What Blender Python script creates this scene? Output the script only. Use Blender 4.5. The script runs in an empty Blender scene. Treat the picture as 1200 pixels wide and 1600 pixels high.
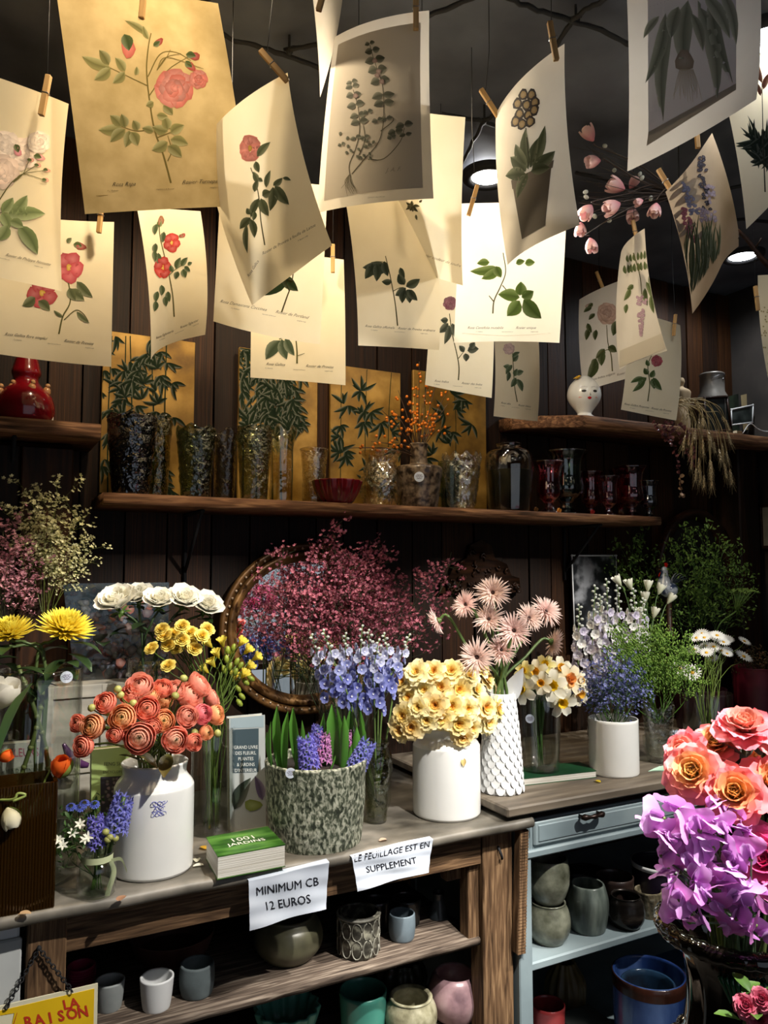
import bpy, math, random
import numpy as np
from mathutils import Vector, Matrix
R_ = random.Random(7)
scene = bpy.context.scene
COL = scene.collection
PI = math.pi
# ---------------- camera, world, exposure, lights ----------------
YAW = math.radians(27.6); PIT = math.radians(4.3); FPX = 1200.0
CAM = np.array([0.0, 0.0, 1.48])
FW = np.array([math.sin(YAW)*math.cos(PIT), math.cos(YAW)*math.cos(PIT), math.sin(PIT)])
RT = np.array([math.cos(YAW), -math.sin(YAW), 0.0]); UP = np.cross(RT, FW)
cd = bpy.data.cameras.new('camera'); cam = bpy.data.objects.new('camera', cd); COL.objects.link(cam)
cd.sensor_fit = 'VERTICAL'; cd.sensor_height = 36.0; cd.lens = 36.0*FPX/1600.0; cd.clip_start = 0.02
cam.location = CAM; cam.rotation_euler = (PI/2+PIT, 0, -YAW)
scene.camera = cam
scene.view_settings.view_transform = 'Standard'; scene.view_settings.look = 'None'
scene.view_settings.gamma = 1.0; scene.view_settings.use_curve_mapping = False
scene.view_settings.exposure = 0.0
w = bpy.data.worlds.new('world'); scene.world = w; w.use_nodes = True
bg = w.node_tree.nodes['Background']; bg.inputs[0].default_value = (0.72, 0.80, 0.92, 1); bg.inputs[1].default_value = 0.5
scene.cycles.max_bounces = 5; scene.cycles.diffuse_bounces = 2; scene.cycles.glossy_bounces = 3; scene.cycles.transmission_bounces = 2; scene.cycles.transparent_max_bounces = 16
CEIL = 2.70
def light(name, kind, loc, power, col, size=0.03, aim=None, cone=60, blend=0.4):
    l = bpy.data.lights.new(name, kind); l.energy = power; l.color = col
    l.shadow_soft_size = size
    o = bpy.data.objects.new(name, l); COL.objects.link(o); o.location = loc
    if kind == 'SPOT':
        l.spot_size = math.radians(cone); l.spot_blend = blend
        o.rotation_euler = (Vector(aim)-Vector(loc)).to_track_quat('-Z', 'Y').to_euler()
    return o
WARM = (1.0, 0.80, 0.54); NEUT = (1.0, 0.95, 0.88); COOL = (0.93, 0.96, 1.0)
LAMPS = [  # ceiling lamps: location, power, colour, aim, cone
    ('spot', (0.98, 0.52, 2.38), 205, NEUT, (0.50, 1.72, 0.78), 54),
    ('spot', (2.02, 0.55, 2.38), 200, NEUT, (1.66, 1.80, 0.85), 50),
    ('spot', (1.30, 0.30, 2.30), 280, NEUT, (1.06, 0.82, 1.0), 42),
    ('down', (0.32, 1.50, 2.685), 9.0, WARM), ('down', (1.34, 1.874, 2.685), 20.0, NEUT, (1.02, 1.36, 2.14), 84),
    ('down', (2.561, 1.912, 2.685), 3.5, COOL), ('down', (1.545, 1.075, 2.685), 1.5, COOL), ('down', (0.86, 1.62, 2.685), 6.0, WARM), ('down', (0.20, 0.86, 2.685), 7.0, WARM, (0.12, 1.45, 2.2), 66)]  # final pair of downlights is added, unseen, as extra light on the prints
for i_, L in enumerate(LAMPS):
    if L[0] == 'spot': light('spot_lamp_light', 'SPOT', L[1], L[2], L[3], 0.02, L[4], L[5], 0.35)
    else: light('downlight_light', 'SPOT', (L[1][0], L[1][1], L[1][2]-0.02), L[2]*4, L[3], 0.03, L[4] if len(L) > 4 else (L[1][0], L[1][1], 0), L[5] if len(L) > 4 else 165, 0.5)
# ---------------- projection helpers (1200x1600 photo pixels) ----------------
def ray(x, y): return FW + RT*((x-600)/FPX) - UP*((y-800)/FPX)
def PY(x, y, Y): r = ray(x, y); return CAM + r*(Y/r[1])
def PZ(x, y, Z): r = ray(x, y); return CAM + r*((Z-CAM[2])/r[2])
def PD(x, y, d): return CAM + ray(x, y)*d
def dep(p): return float((np.asarray(p)-CAM) @ FW)
def pr(p):
    q = np.asarray(p)-CAM; d = q @ FW
    return np.array([600+FPX*(q @ RT)/d, 800-FPX*(q @ UP)/d])
HV = np.array([math.sin(YAW), math.cos(YAW), 0.0])
def std(px, py, z, wpx):
    """standing thing: pixel of the front foot, ground height, pixel width -> centre, radius, metres per pixel"""
    p = PZ(px, py, z); s = dep(p)/FPX; r = wpx/2*s
    h = (p-CAM)*np.array([1, 1, 0]); h = h/np.linalg.norm(h)
    s = (dep(p)+r)/FPX; r = wpx/2*s
    return p + h*r, r, s
# ---------------- mesh helpers ----------------
def lin(h):
    if isinstance(h, str):
        h = h.lstrip('#'); v = [int(h[i:i+2], 16)/255 for i in (0, 2, 4)]
        return tuple(((x+0.055)/1.055)**2.4 if x > 0.04045 else x/12.92 for x in v)
    return tuple(h)
def mix(a, b, t): return tuple(a[i]*(1-t)+b[i]*t for i in range(3))
class G:
    def __init__(s): s.v = []; s.c = []; s.t = []; s.q = []; s.n = 0
    def add(s, V, F, c=(1, 1, 1)):
        V = np.asarray(V, float).reshape(-1, 3); n = len(V)
        c = np.asarray(c, float)
        if c.ndim == 1: c = np.tile(c, (n, 1))
        t = [f for f in F if len(f) == 3]; q = [f for f in F if len(f) == 4]
        if t: s.t.append(np.asarray(t, int)+s.n)
        if q: s.q.append(np.asarray(q, int)+s.n)
        s.v.append(V); s.c.append(c); s.n += n
        return s
    def fin(s):
        V = np.concatenate(s.v) if s.v else np.zeros((0, 3)); Cc = np.concatenate(s.c) if s.c else np.zeros((0, 3))
        T = np.concatenate(s.t) if s.t else np.zeros((0, 3), int); Q = np.concatenate(s.q) if s.q else np.zeros((0, 4), int)
        s.v = [V]; s.c = [Cc]; s.t = [T] if len(T) else []; s.q = [Q] if len(Q) else []
        return V, Cc, T, Q
    def merge(s, g, M=None, tint=None):
        V, Cc, T, Q = g.fin()
        if M is not None:
            A = np.array(M); V = V @ A[:3, :3].T + A[:3, 3]
        if tint is not None: Cc = Cc*np.asarray(tint)
        if len(T): s.t.append(T+s.n)
        if len(Q): s.q.append(Q+s.n)
        s.v.append(V); s.c.append(Cc); s.n += len(V)
        return s
def mesh(name, g, mat, smooth=True):
    V, Cc, T, Q = g.fin(); me = bpy.data.meshes.new(name)
    nt, nq = len(T), len(Q)
    me.vertices.add(len(V)); me.vertices.foreach_set('co', V.astype(np.float32).ravel())
    me.loops.add(nt*3+nq*4)
    me.loops.foreach_set('vertex_index', np.concatenate([T.ravel(), Q.ravel()]).astype(np.int32))
    me.polygons.add(nt+nq)
    st = np.concatenate([np.arange(nt)*3, nt*3+np.arange(nq)*4]).astype(np.int32)
    me.polygons.foreach_set('loop_start', st)
    try: me.polygons.foreach_set('loop_total', np.concatenate([np.full(nt, 3), np.full(nq, 4)]).astype(np.int32))
    except Exception: pass
    me.polygons.foreach_set('use_smooth', np.full(nt+nq, smooth))
    a = me.color_attributes.new('Col', 'FLOAT_COLOR', 'POINT')
    a.data.foreach_set('color', np.concatenate([Cc, np.ones((len(Cc), 1))], 1).astype(np.float32).ravel())
    me.materials.append(mat); me.update(calc_edges=True); me.validate()
    return me
def ob(name, me, parent=None, M=None, loc=None, kind=None, label=None):
    o = bpy.data.objects.new(name, me); COL.objects.link(o)
    if parent is not None: o.parent = parent
    if M is not None: o.matrix_basis = Matrix(M)
    elif loc is not None: o.location = loc
    if kind: o['kind'] = kind
    if label: o['label'] = label
    return o
def obj(name, g, mat, parent=None, M=None, loc=None, smooth=True, kind=None, label=None):
    return ob(name, mesh(name, g, mat, smooth), parent, M, loc, kind, label)
def tag(o, label, cat, group=None):
    o['label'] = label; o['category'] = cat
    if group: o['group'] = group
    return o
def thing(name, label, cat, loc=(0, 0, 0), group=None, M=None):
    o = bpy.data.objects.new(name, None); COL.objects.link(o); o.empty_display_size = 0.02
    if M is not None: o.matrix_basis = Matrix(M)
    else: o.location = loc
    return tag(o, label, cat, group)
def struct(o): o['kind'] = 'structure'; return o
ORD = ['leftmost', 'second from the left', 'third from the left', 'fourth from the left', 'fifth from the left', 'sixth from the left',
       'seventh from the left', 'eighth from the left', 'ninth from the left', 'tenth from the left', 'eleventh from the left',
       'twelfth from the left', 'thirteenth from the left', 'fourteenth from the left', 'fifteenth from the left', 'sixteenth from the left',
       'seventeenth from the left', 'eighteenth from the left', 'nineteenth from the left', 'twentieth from the left'] + \
      ['%s from the left' % x for x in ('twenty-first', 'twenty-second', 'twenty-third', 'twenty-fourth', 'twenty-fifth', 'twenty-sixth', 'twenty-seventh', 'twenty-eighth', 'twenty-ninth', 'thirtieth')]
def ordlabel(lst, desc):
    """lst of (object, pixel x)"""
    for i, (o, _) in enumerate(sorted(lst, key=lambda a: a[1])): o['label'] = desc + ', ' + ORD[i]
def sm(P, n=8):
    """Catmull-Rom through points"""
    P = np.asarray(P, float); P = np.vstack([2*P[0]-P[1], P, 2*P[-1]-P[-2]]); out = []
    for i in range(1, len(P)-2):
        for k in range(n):
            t = k/n; a, b, c, d = P[i-1:i+3]
            out.append(0.5*((2*b)+(c-a)*t+(2*a-5*b+4*c-d)*t*t+(3*b-a-3*c+d)*t**3))
    out.append(P[-2]); return np.array(out)
def tube(g, P, r, n=6, c=(1, 1, 1), c2=None):
    P = np.asarray(P, float); m = len(P); r = np.broadcast_to(np.asarray(r, float), (m,)) if np.ndim(r) == 0 else np.interp(np.linspace(0, 1, m), np.linspace(0, 1, len(r)), r)
    T = np.gradient(P, axis=0); T /= np.linalg.norm(T, axis=1)[:, None]+1e-12
    ref = np.array([0, 0, 1.0]) if abs(T[0][2]) < 0.9 else np.array([1.0, 0, 0])
    V = []; a = np.linspace(0, 2*PI, n, endpoint=False)
    for i in range(m):
        u = np.cross(T[i], ref); u /= np.linalg.norm(u)+1e-12; w_ = np.cross(T[i], u); ref = np.cross(u, T[i]) if False else ref
        V.append(P[i]+r[i]*(np.cos(a)[:, None]*u+np.sin(a)[:, None]*w_))
    V = np.concatenate(V+[P[:1], P[-1:]])
    F = [(i*n+k, i*n+(k+1) % n, (i+1)*n+(k+1) % n, (i+1)*n+k) for i in range(m-1) for k in range(n)]
    F += [(m*n, (k+1) % n, k) for k in range(n)]+[(m*n+1, (m-1)*n+k, (m-1)*n+(k+1) % n) for k in range(n)]
    if c2 is not None:
        t = np.concatenate([np.repeat(np.linspace(0, 1, m), n), [0, 1]])[:, None]; c = np.asarray(c)*(1-t)+np.asarray(c2)*t
    return g.add(V, F, c)
def lathe(g, prof, seg=32, c=(1, 1, 1), mod=None, off=(0, 0, 0)):
    prof = np.asarray(prof, float); m = len(prof); a = np.linspace(0, 2*PI, seg, endpoint=False)
    r = prof[:, 0][:, None]*np.ones(seg); z = prof[:, 1][:, None]*np.ones(seg)
    A = np.ones(m)[:, None]*a
    if mod is not None: r, z = mod(r, z, A)
    V = np.stack([r*np.cos(A)+off[0], r*np.sin(A)+off[1], z+off[2]], -1).reshape(-1, 3)
    F = [(i*seg+k, i*seg+(k+1) % seg, (i+1)*seg+(k+1) % seg, (i+1)*seg+k) for i in range(m-1) for k in range(seg)]
    return g.add(V, F, c)
def box(g, x0, x1, y0, y1, z0, z1, c=(1, 1, 1), b=0.0):
    if b <= 0:
        V = [(x, y, z) for z in (z0, z1) for y in (y0, y1) for x in (x0, x1)]
        return g.add(V, [(0, 2, 3, 1), (4, 5, 7, 6), (0, 1, 5, 4), (2, 6, 7, 3), (0, 4, 6, 2), (1, 3, 7, 5)], c)
    V = []; F = []
    X = (x0, x1); Y = (y0, y1); Z = (z0, z1); idx = {}
    for i in (0, 1):
        for j in (0, 1):
            for k in (0, 1):
                sx, sy, sz = (b, -b)[i], (b, -b)[j], (b, -b)[k]
                for ax, o in enumerate(((0, sy, sz), (sx, 0, sz), (sx, sy, 0))):
                    idx[(i, j, k, ax)] = len(V); V.append((X[i]+o[0], Y[j]+o[1], Z[k]+o[2]))
    I = idx
    for k in (0, 1):
        f = [I[(0, 0, k, 2)], I[(1, 0, k, 2)], I[(1, 1, k, 2)], I[(0, 1, k, 2)]]; F.append(tuple(f if k else f[::-1]))
        f = [I[(k, 0, 0, 0)], I[(k, 1, 0, 0)], I[(k, 1, 1, 0)], I[(k, 0, 1, 0)]]; F.append(tuple(f if k else f[::-1]))
        f = [I[(0, k, 0, 1)], I[(0, k, 1, 1)], I[(1, k, 1, 1)], I[(1, k, 0, 1)]]; F.append(tuple(f if k else f[::-1]))
    for i in (0, 1):
        for j in (0, 1):
            F.append((I[(i, j, 0, 0)], I[(i, j, 0, 1)], I[(i, j, 1, 1)], I[(i, j, 1, 0)]))
            F.append((I[(i, 0, j, 0)], I[(i, 0, j, 2)], I[(i, 1, j, 2)], I[(i, 1, j, 0)]))
            F.append((I[(0, i, j, 1)], I[(0, i, j, 2)], I[(1, i, j, 2)], I[(1, i, j, 1)]))
            for k in (0, 1): F.append((I[(i, j, k, 0)], I[(i, j, k, 1)], I[(i, j, k, 2)]))
    return g.add(V, F, c)
def ball(g, p, r, c=(1, 1, 1), n=8, sz=1.0):
    pf = [(max(1e-5, math.sin(t))*r, -math.cos(t)*r*sz) for t in np.linspace(0, PI, n//2+1)]
    return lathe(g, pf, n, c, None, p)
def grid(g, f, nu, nv, c=(1, 1, 1)):
    V = []; Cc = []
    for i in range(nu):
        for j in range(nv):
            V.append(f(i/(nu-1), j/(nv-1)))
            if callable(c): Cc.append(c(i/(nu-1), j/(nv-1)))
    F = [(i*nv+j, (i+1)*nv+j, (i+1)*nv+j+1, i*nv+j+1) for i in range(nu-1) for j in range(nv-1)]
    return g.add(V, F, Cc if callable(c) else c)
SH = {'round': [.3, .75, 1, 1, .62], 'wide': [.35, .85, 1.05, 1.0, .75], 'point': [.3, .85, 1, .62, .04], 'strap': [.6, .95, 1, .85, .08], 'lance': [.5, 1, .9, .5, .02], 'oval': [.1, .8, 1, .8, .1], 'scale': [.85, 1, .98, .82, .3], 'heart': [.2, .75, 1.08, 1.12, .8], 'rosep': [.35, .85, 1.06, 1.02, .5]}
def petal(g, L, W, th0, th1, phi=0, r0=0, z0=0, cup=0.3, shape='round', ruf=0, nu=6, nv=5, c0=(1, 1, 1), c1=None, seed=0, twist=0, notch=0):
    rr = random.Random(seed); ss = np.linspace(0, 1, nu); th = th0+(th1-th0)*ss
    ds = L/(nu-1); tm = (th[1:]+th[:-1])/2
    rad = r0+np.concatenate([[0], np.cumsum(np.sin(tm)*ds)]); zz = z0+np.concatenate([[0], np.cumsum(np.cos(tm)*ds)])
    wd = W/2*np.interp(ss, np.linspace(0, 1, 5), SH[shape]); tt = np.linspace(-1, 1, nv)
    er = np.array([math.cos(phi), math.sin(phi), 0]); ep = np.array([-math.sin(phi), math.cos(phi), 0]); ez = np.array([0, 0, 1.0])
    p1, p2 = rr.uniform(0, 6), rr.uniform(0, 6); V = []; Cc = []
    c1 = c0 if c1 is None else c1
    for i in range(nu):
        nn = -math.cos(th[i])*er+math.sin(th[i])*ez; al = math.sin(th[i])*er+math.cos(th[i])*ez
        for t in tt:
            r_ = ruf*L*ss[i]**2*(math.sin(5*t+p1)+0.6*math.sin(11*t+p2))*(0.4+0.6*abs(t)) if ruf else 0
            V.append(rad[i]*er+zz[i]*ez+ep*(wd[i]*t)+nn*(cup*wd[i]*t*t+r_+twist*wd[i]*t)-al*(notch*L*ss[i]**4*(1-abs(t))))
            Cc.append(mix(c0, c1, ss[i]**1.3))
    F = [(i*nv+j, (i+1)*nv+j, (i+1)*nv+j+1, i*nv+j+1) for i in range(nu-1) for j in range(nv-1)]
    return g.add(V, F, Cc)
def rotm(axis, ang): return np.array(Matrix.Rotation(ang, 4, axis))
def trs(loc, rot=None, s=1.0):
    M = np.eye(4); M[:3, :3] *= s
    if rot is not None: M = np.array(rot) @ M
    M[:3, 3] = loc; return M
def zto(d, spin=0.0):
    q = Vector(d).to_track_quat('Z', 'Y').to_matrix().to_4x4()
    return np.array(q @ Matrix.Rotation(spin, 4, 'Z'))
_txt = {}
def text2d(s, shear=0.0, bold=0.0):
    k = (s, shear, bold)
    if k not in _txt:
        cu = bpy.data.curves.new('t', 'FONT'); cu.body = s; cu.shear = shear; cu.offset = bold; cu.resolution_u = 2; cu.align_x = 'CENTER'
        o = bpy.data.objects.new('t', cu); COL.objects.link(o)
        me = o.to_mesh(); V = np.array([v.co[:2] for v in me.vertices]).reshape(-1, 2); F = [tuple(p.vertices) for p in me.polygons]
        o.to_mesh_clear(); bpy.data.objects.remove(o); bpy.data.curves.remove(cu)
        F2 = []
        for f in F:
            for i in range(1, len(f)-1): F2.append((f[0], f[i], f[i+1]))
        _txt[k] = (V, F2)
    return _txt[k]
# ---------------- materials ----------------
def nt(name):
    m = bpy.data.materials.new(name); m.use_nodes = True; t = m.node_tree
    for n in list(t.nodes): t.nodes.remove(n)
    out = t.nodes.new('ShaderNodeOutputMaterial'); return m, t, out
def N(t, kind, **kw):
    n = t.nodes.new('ShaderNode'+kind)
    for k, v in kw.items():
        if k.startswith('i_'): n.inputs[k[2:].replace('_', ' ')].default_value = v
        else: setattr(n, k, v)
    return n
def ramp(t, fac, stops):
    r = N(t, 'ValToRGB'); e = r.color_ramp.elements
    while len(e) < len(stops): e.new(0.5)
    for i, (p, c) in enumerate(stops): e[i].position = p; e[i].color = (*lin(c), 1)
    t.links.new(fac, r.inputs[0]); return r.outputs[0]
def surf(name, stops, rough=0.5, scale=8, stretch=(1, 1, 1), detail=5, bump=0.15, metal=0, coat=0, wave=False, rnd=True, dist=0.0, spec=0.5, bscale=None):
    """procedural surface: stretched noise through a colour ramp, with bump"""
    m, t, out = nt(name); p = N(t, 'BsdfPrincipled'); p.inputs['Roughness'].default_value = rough; p.inputs['Metallic'].default_value = metal
    p.inputs['Coat Weight'].default_value = coat; p.inputs['Specular IOR Level'].default_value = spec
    tc = N(t, 'TexCoord'); mp = N(t, 'Mapping'); mp.inputs['Scale'].default_value = stretch
    t.links.new(tc.outputs['Object'], mp.inputs[0])
    if rnd:
        oi = N(t, 'ObjectInfo'); mm = N(t, 'VectorMath', operation='SCALE'); cx = N(t, 'CombineXYZ')
        for k in range(3): t.links.new(oi.outputs['Random'], cx.inputs[k])
        t.links.new(cx.outputs[0], mm.inputs[0]); mm.inputs['Scale'].default_value = 37.0
        t.links.new(mm.outputs[0], mp.inputs['Location'])
    nz = N(t, 'TexNoise'); nz.inputs['Scale'].default_value = scale; nz.inputs['Detail'].default_value = detail; nz.inputs['Distortion'].default_value = dist
    t.links.new(mp.outputs[0], nz.inputs['Vector'])
    t.links.new(ramp(t, nz.outputs['Fac'], stops), p.inputs['Base Color'])
    if bump:
        bp = N(t, 'Bump'); bp.inputs['Strength'].default_value = bump; bp.inputs['Distance'].default_value = 0.004
        src = nz
        if bscale:
            src = N(t, 'TexNoise'); src.inputs['Scale'].default_value = bscale; t.links.new(mp.outputs[0], src.inputs['Vector'])
        t.links.new(src.outputs['Fac'], bp.inputs['Height']); t.links.new(bp.outputs[0], p.inputs['Normal'])
    t.links.new(p.outputs[0], out.inputs[0]); return m
def wood(name, a, b, c, rough=0.55, axis=2, scale=6, bump=0.25):
    st = [10, 10, 10]; st[axis] = 0.7
    return surf(name, [(0.28, a), (0.5, b), (0.72, c)], rough, scale, tuple(st), 7, bump, dist=0.6, spec=0.2)
def attr_mat(name, trans=0.3, rough=0.55, var=0.12, spec=0.3, noise=0.0):
    """colour comes from the mesh's colour attribute, with per-object variation and translucency"""
    m, t, out = nt(name); a = N(t, 'VertexColor'); a.layer_name = 'Col'
    oi = N(t, 'ObjectInfo'); hs = N(t, 'HueSaturation'); mr = N(t, 'MapRange'); mr.inputs['To Min'].default_value = 1-var; mr.inputs['To Max'].default_value = 1+var
    t.links.new(oi.outputs['Random'], mr.inputs['Value']); t.links.new(mr.outputs[0], hs.inputs['Value']); t.links.new(a.outputs['Color'], hs.inputs['Color'])
    p = N(t, 'BsdfPrincipled'); p.inputs['Roughness'].default_value = rough; p.inputs['Specular IOR Level'].default_value = spec
    t.links.new(hs.outputs[0], p.inputs['Base Color'])
    if trans > 0:
        tr = N(t, 'BsdfTranslucent'); t.links.new(hs.outputs[0], tr.inputs['Color']); mx = N(t, 'MixShader'); mx.inputs[0].default_value = trans
        t.links.new(p.outputs[0], mx.inputs[1]); t.links.new(tr.outputs[0], mx.inputs[2]); t.links.new(mx.outputs[0], out.inputs[0])
    else: t.links.new(p.outputs[0], out.inputs[0])
    return m
def glass(name, tint, refl=0.5, bump=0.0, bscale=30, base=0.06, rough=0.02, body=None):
    """thin glass: tinted see-through with mirror reflection growing to the edges"""
    m, t, out = nt(name); tr = N(t, 'BsdfTransparent'); tr.inputs[0].default_value = (*[x**0.22 for x in lin(tint)], 1)
    gl = N(t, 'BsdfGlossy'); gl.inputs['Roughness'].default_value = rough; gl.inputs['Color'].default_value = (.95, .95, .95, 1)
    lw = N(t, 'LayerWeight'); lw.inputs['Blend'].default_value = 0.5
    pw = N(t, 'Math', operation='POWER'); pw.inputs[1].default_value = 3.0; t.links.new(lw.outputs['Facing'], pw.inputs[0])
    ma = N(t, 'Math', operation='MULTIPLY_ADD'); ma.inputs[1].default_value = refl; ma.inputs[2].default_value = base; t.links.new(pw.outputs[0], ma.inputs[0])
    mx = N(t, 'MixShader'); t.links.new(ma.outputs[0], mx.inputs[0]); t.links.new(tr.outputs[0], mx.inputs[1]); t.links.new(gl.outputs[0], mx.inputs[2])
    if bump:
        tc = N(t, 'TexCoord'); nz = N(t, 'TexNoise'); nz.inputs['Scale'].default_value = bscale; t.links.new(tc.outputs['Object'], nz.inputs['Vector'])
        bp = N(t, 'Bump'); bp.inputs['Strength'].default_value = bump; bp.inputs['Distance'].default_value = 0.01
        t.links.new(nz.outputs['Fac'], bp.inputs['Height']); t.links.new(bp.outputs[0], gl.inputs['Normal']); t.links.new(bp.outputs[0], lw.inputs['Normal'])
    if body:
        tl = N(t, 'BsdfTranslucent'); tl.inputs[0].default_value = (*lin(body[0]), 1); df = N(t, 'BsdfDiffuse'); df.inputs[0].default_value = (*lin(body[0]), 1); m1 = N(t, 'MixShader'); m2 = N(t, 'MixShader'); m2.inputs[0].default_value = body[1]
        t.links.new(tl.outputs[0], m1.inputs[1]); t.links.new(df.outputs[0], m1.inputs[2]); t.links.new(tr.outputs[0], m2.inputs[1]); t.links.new(m1.outputs[0], m2.inputs[2]); t.links.new(m2.outputs[0], mx.inputs[1])
    t.links.new(mx.outputs[0], out.inputs[0]); return m
def paper(name, c1, c2, trans=0.35, scale=6, rough=0.8):
    m, t, out = nt(name); tc = N(t, 'TexCoord'); nz = N(t, 'TexNoise'); nz.inputs['Scale'].default_value = scale; nz.inputs['Detail'].default_value = 6
    t.links.new(tc.outputs['Object'], nz.inputs['Vector']); col = ramp(t, nz.outputs['Fac'], [(0.35, c1), (0.65, c2)])
    p = N(t, 'BsdfPrincipled'); p.inputs['Roughness'].default_value = rough; p.inputs['Specular IOR Level'].default_value = 0.2; t.links.new(col, p.inputs['Base Color'])
    tr = N(t, 'BsdfTranslucent'); t.links.new(col, tr.inputs['Color']); mx = N(t, 'MixShader'); mx.inputs[0].default_value = trans
    t.links.new(p.outputs[0], mx.inputs[1]); t.links.new(tr.outputs[0], mx.inputs[2]); t.links.new(mx.outputs[0], out.inputs[0]); return m
def emit(name, c, s):
    m, t, out = nt(name); e = N(t, 'Emission'); e.inputs[0].default_value = (*c, 1); e.inputs[1].default_value = s
    t.links.new(e.outputs[0], out.inputs[0]); return m
def plain(name, c, rough=0.5, metal=0, spec=0.5, coat=0): return surf(name, [(0.3, mix(lin(c), (0, 0, 0), 0.12)), (0.7, lin(c))], rough, 14, bump=0.03, metal=metal, spec=spec, coat=coat)
MT = {}
MT['petal'] = attr_mat('petal', 0.35, 0.55, 0.10)
MT['leaf'] = attr_mat('leaf', 0.2, 0.42, 0.12, 0.4)
MT['ink'] = attr_mat('printed_ink', 0.22, 0.8, 0.0, 0.1)
MT['inkm'] = attr_mat('matt_paint', 0.0, 0.85, 0.0, 0.08)
MT['papert'] = paper('tan_print_paper', 'a8957c', 'b8a58c', 0.2)
MT['attr'] = attr_mat('painted', 0.0, 0.5, 0.0, 0.4)
MT['gloss'] = attr_mat('glazed', 0.0, 0.12, 0.03, 0.6)
MT['plank'] = wood('dark_plank', '0a0502', '190d05', '2e190a', 0.6, 2, 5)
MT['plank2'] = wood('warm_plank', '130a04', '2a1708', '482a12', 0.55, 2, 5)
MT['shelf'] = wood('shelf_board', '33220f', '664630', '9a7350', 0.7, 0, 11)
MT['worn'] = wood('worn_oak', '2a1d12', '5a4430', '86694c', 0.65, 0, 13)
MT['wornz'] = wood('worn_oak_post', '2a1d12', '5e4732', '8c7052', 0.65, 2, 13)
MT['greywood'] = wood('grey_weathered_board', '241d18', '564a40', '8a7d6f', 0.75, 0, 13)
MT['darkwood'] = wood('dark_stained_wood', '120a06', '23140b', '3a2314', 0.45, 0, 6)
MT['top'] = surf('worn_zinc_top', [(0.28, '38342c'), (0.5, '69645a'), (0.72, '948d82')], 0.5, 7, (1, 1.6, 1), 10, 0.2, metal=0.1)
MT['top2'] = surf('worn_wood_top', [(0.25, '3a3229'), (0.5, '62584b'), (0.75, '827868')], 0.6, 5, (.8, 6, 4), 9, 0.12)
MT['blue'] = surf('grey_blue_paint', [(0.2, '535f64'), (0.5, '77868b'), (0.8, '8f9da0')], 0.5, 4, (1, 1, 1), 8, 0.06)
MT['ceil'] = surf('dark_ceiling_cloth', [(0.3, '343842'), (0.7, '5c626e')], 0.75, 4, (1, 1, 1), 8, 0.5)
MT['plaster'] = surf('rough_plaster', [(0.3, '1e1a17'), (0.7, '3e3731')], 0.9, 5, (1, 1, 1), 8, 0.6)
MT['floor'] = surf('stone_floor', [(0.3, '2b2723'), (0.7, '4a443d')], 0.6, 3, bump=0.1)
MT['paper'] = paper('cream_print_paper', 'e6d9b8', 'eee3c6', 0.32)
MT['paperg'] = paper('grey_white_print_paper', 'cfc9bd', 'd9d4c9', 0.22)
MT['paperb'] = paper('thin_white_print_paper', 'ece2c8', 'f2ead4', 0.5)
MT['paperk'] = paper('gold_kraft_paper', 'a38e60', 'b8a274', 0.10, 20)
MT['white'] = surf('white_glazed_ceramic', [(0.3, 'dcdcd8'), (0.7, 'e8e8e4')], 0.18, 5, bump=0.02, coat=0.3)
MT['whitem'] = surf('white_matt_ceramic', [(0.3, 'd2d4d4'), (0.7, 'e2e3e2')], 0.5, 5, bump=0.04)
MT['sign'] = paper('white_sign_paper', 'c9d2e0', 'dbe3ee', 0.15)
MT['black'] = plain('black_cord', '0d0d10', 0.8)
MT['peg'] = wood('pale_peg_wood', '8a6a45', 'b8935f', 'd0ab78', 0.6, 2, 5)
MT['steel'] = plain('steel', '8f9092', 0.3, 1.0)
MT['clear'] = glass('clear_glass', 'e6ece8', 0.85, 0, base=0.07)
MT['crystal'] = glass('pressed_clear_glass', 'd6dcd4', 0.7, 0.5, 60, base=0.16)
MT['water'] = glass('water', 'c9d2c0', 0.25, 0, base=0.02)
# ================= structure =================
WALL = 2.25
g = G(); box(g, -1.2, 3.1, -1.6, 2.4, -0.05, 0); struct(obj('floor', g, MT['floor']))
rr = np.random.RandomState(3); puck = [(rr.uniform(-1, 3), rr.uniform(0.6, 2.3)) for _ in range(26)]
def cz(u, v):
    x, y = -1.2+4.3*u, -1.6+4.0*v
    return (x, y, CEIL + 0.012*math.sin(3.1*x+1)*math.sin(2.3*y) + sum(0.018*math.exp(-((x-a)**2+(y-b)**2)/0.006) for a, b in puck))
g = G(); grid(g, cz, 90, 80); box(g, -1.2, 3.1, -1.6, 2.4, CEIL+0.05, CEIL+0.1); struct(obj('ceiling', g, MT['ceil']))
g = G(); box(g, -1.2, 3.0, WALL+0.02, WALL+0.1, 0, CEIL); wall = struct(obj('wall_back', g, MT['darkwood']))
x = -1.0; k = 0
pm = [mesh('plank', box(G(), -0.5, 0.5, -0.006, 0.02, 0, CEIL-0.01, b=0.003), MT['plank'], False), mesh('plank', box(G(), -0.5, 0.5, -0.006, 0.02, 0, CEIL-0.01, b=0.003), MT['plank2'], False)]
while x < 2.88:
    wd = R_.uniform(0.085, 0.14); M = np.eye(4); M[0, 0] = wd-0.005; M[:3, 3] = (x+wd/2, WALL+R_.uniform(-0.004, 0.003), 0)
    ob('plank', pm[1 if R_.random() < (0.3 if x < 1.3 else 0.55) else 0], wall, M); x += wd
g = G(); box(g, 2.9, 3.0, -1.6, 2.3, 0, CEIL); struct(obj('wall_right', g, MT['plaster']))
g = G(); box(g, -1.2, -1.1, -1.6, 2.3, 0, CEIL); struct(obj('wall_left', g, MT['plaster']))
g = G()
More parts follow.
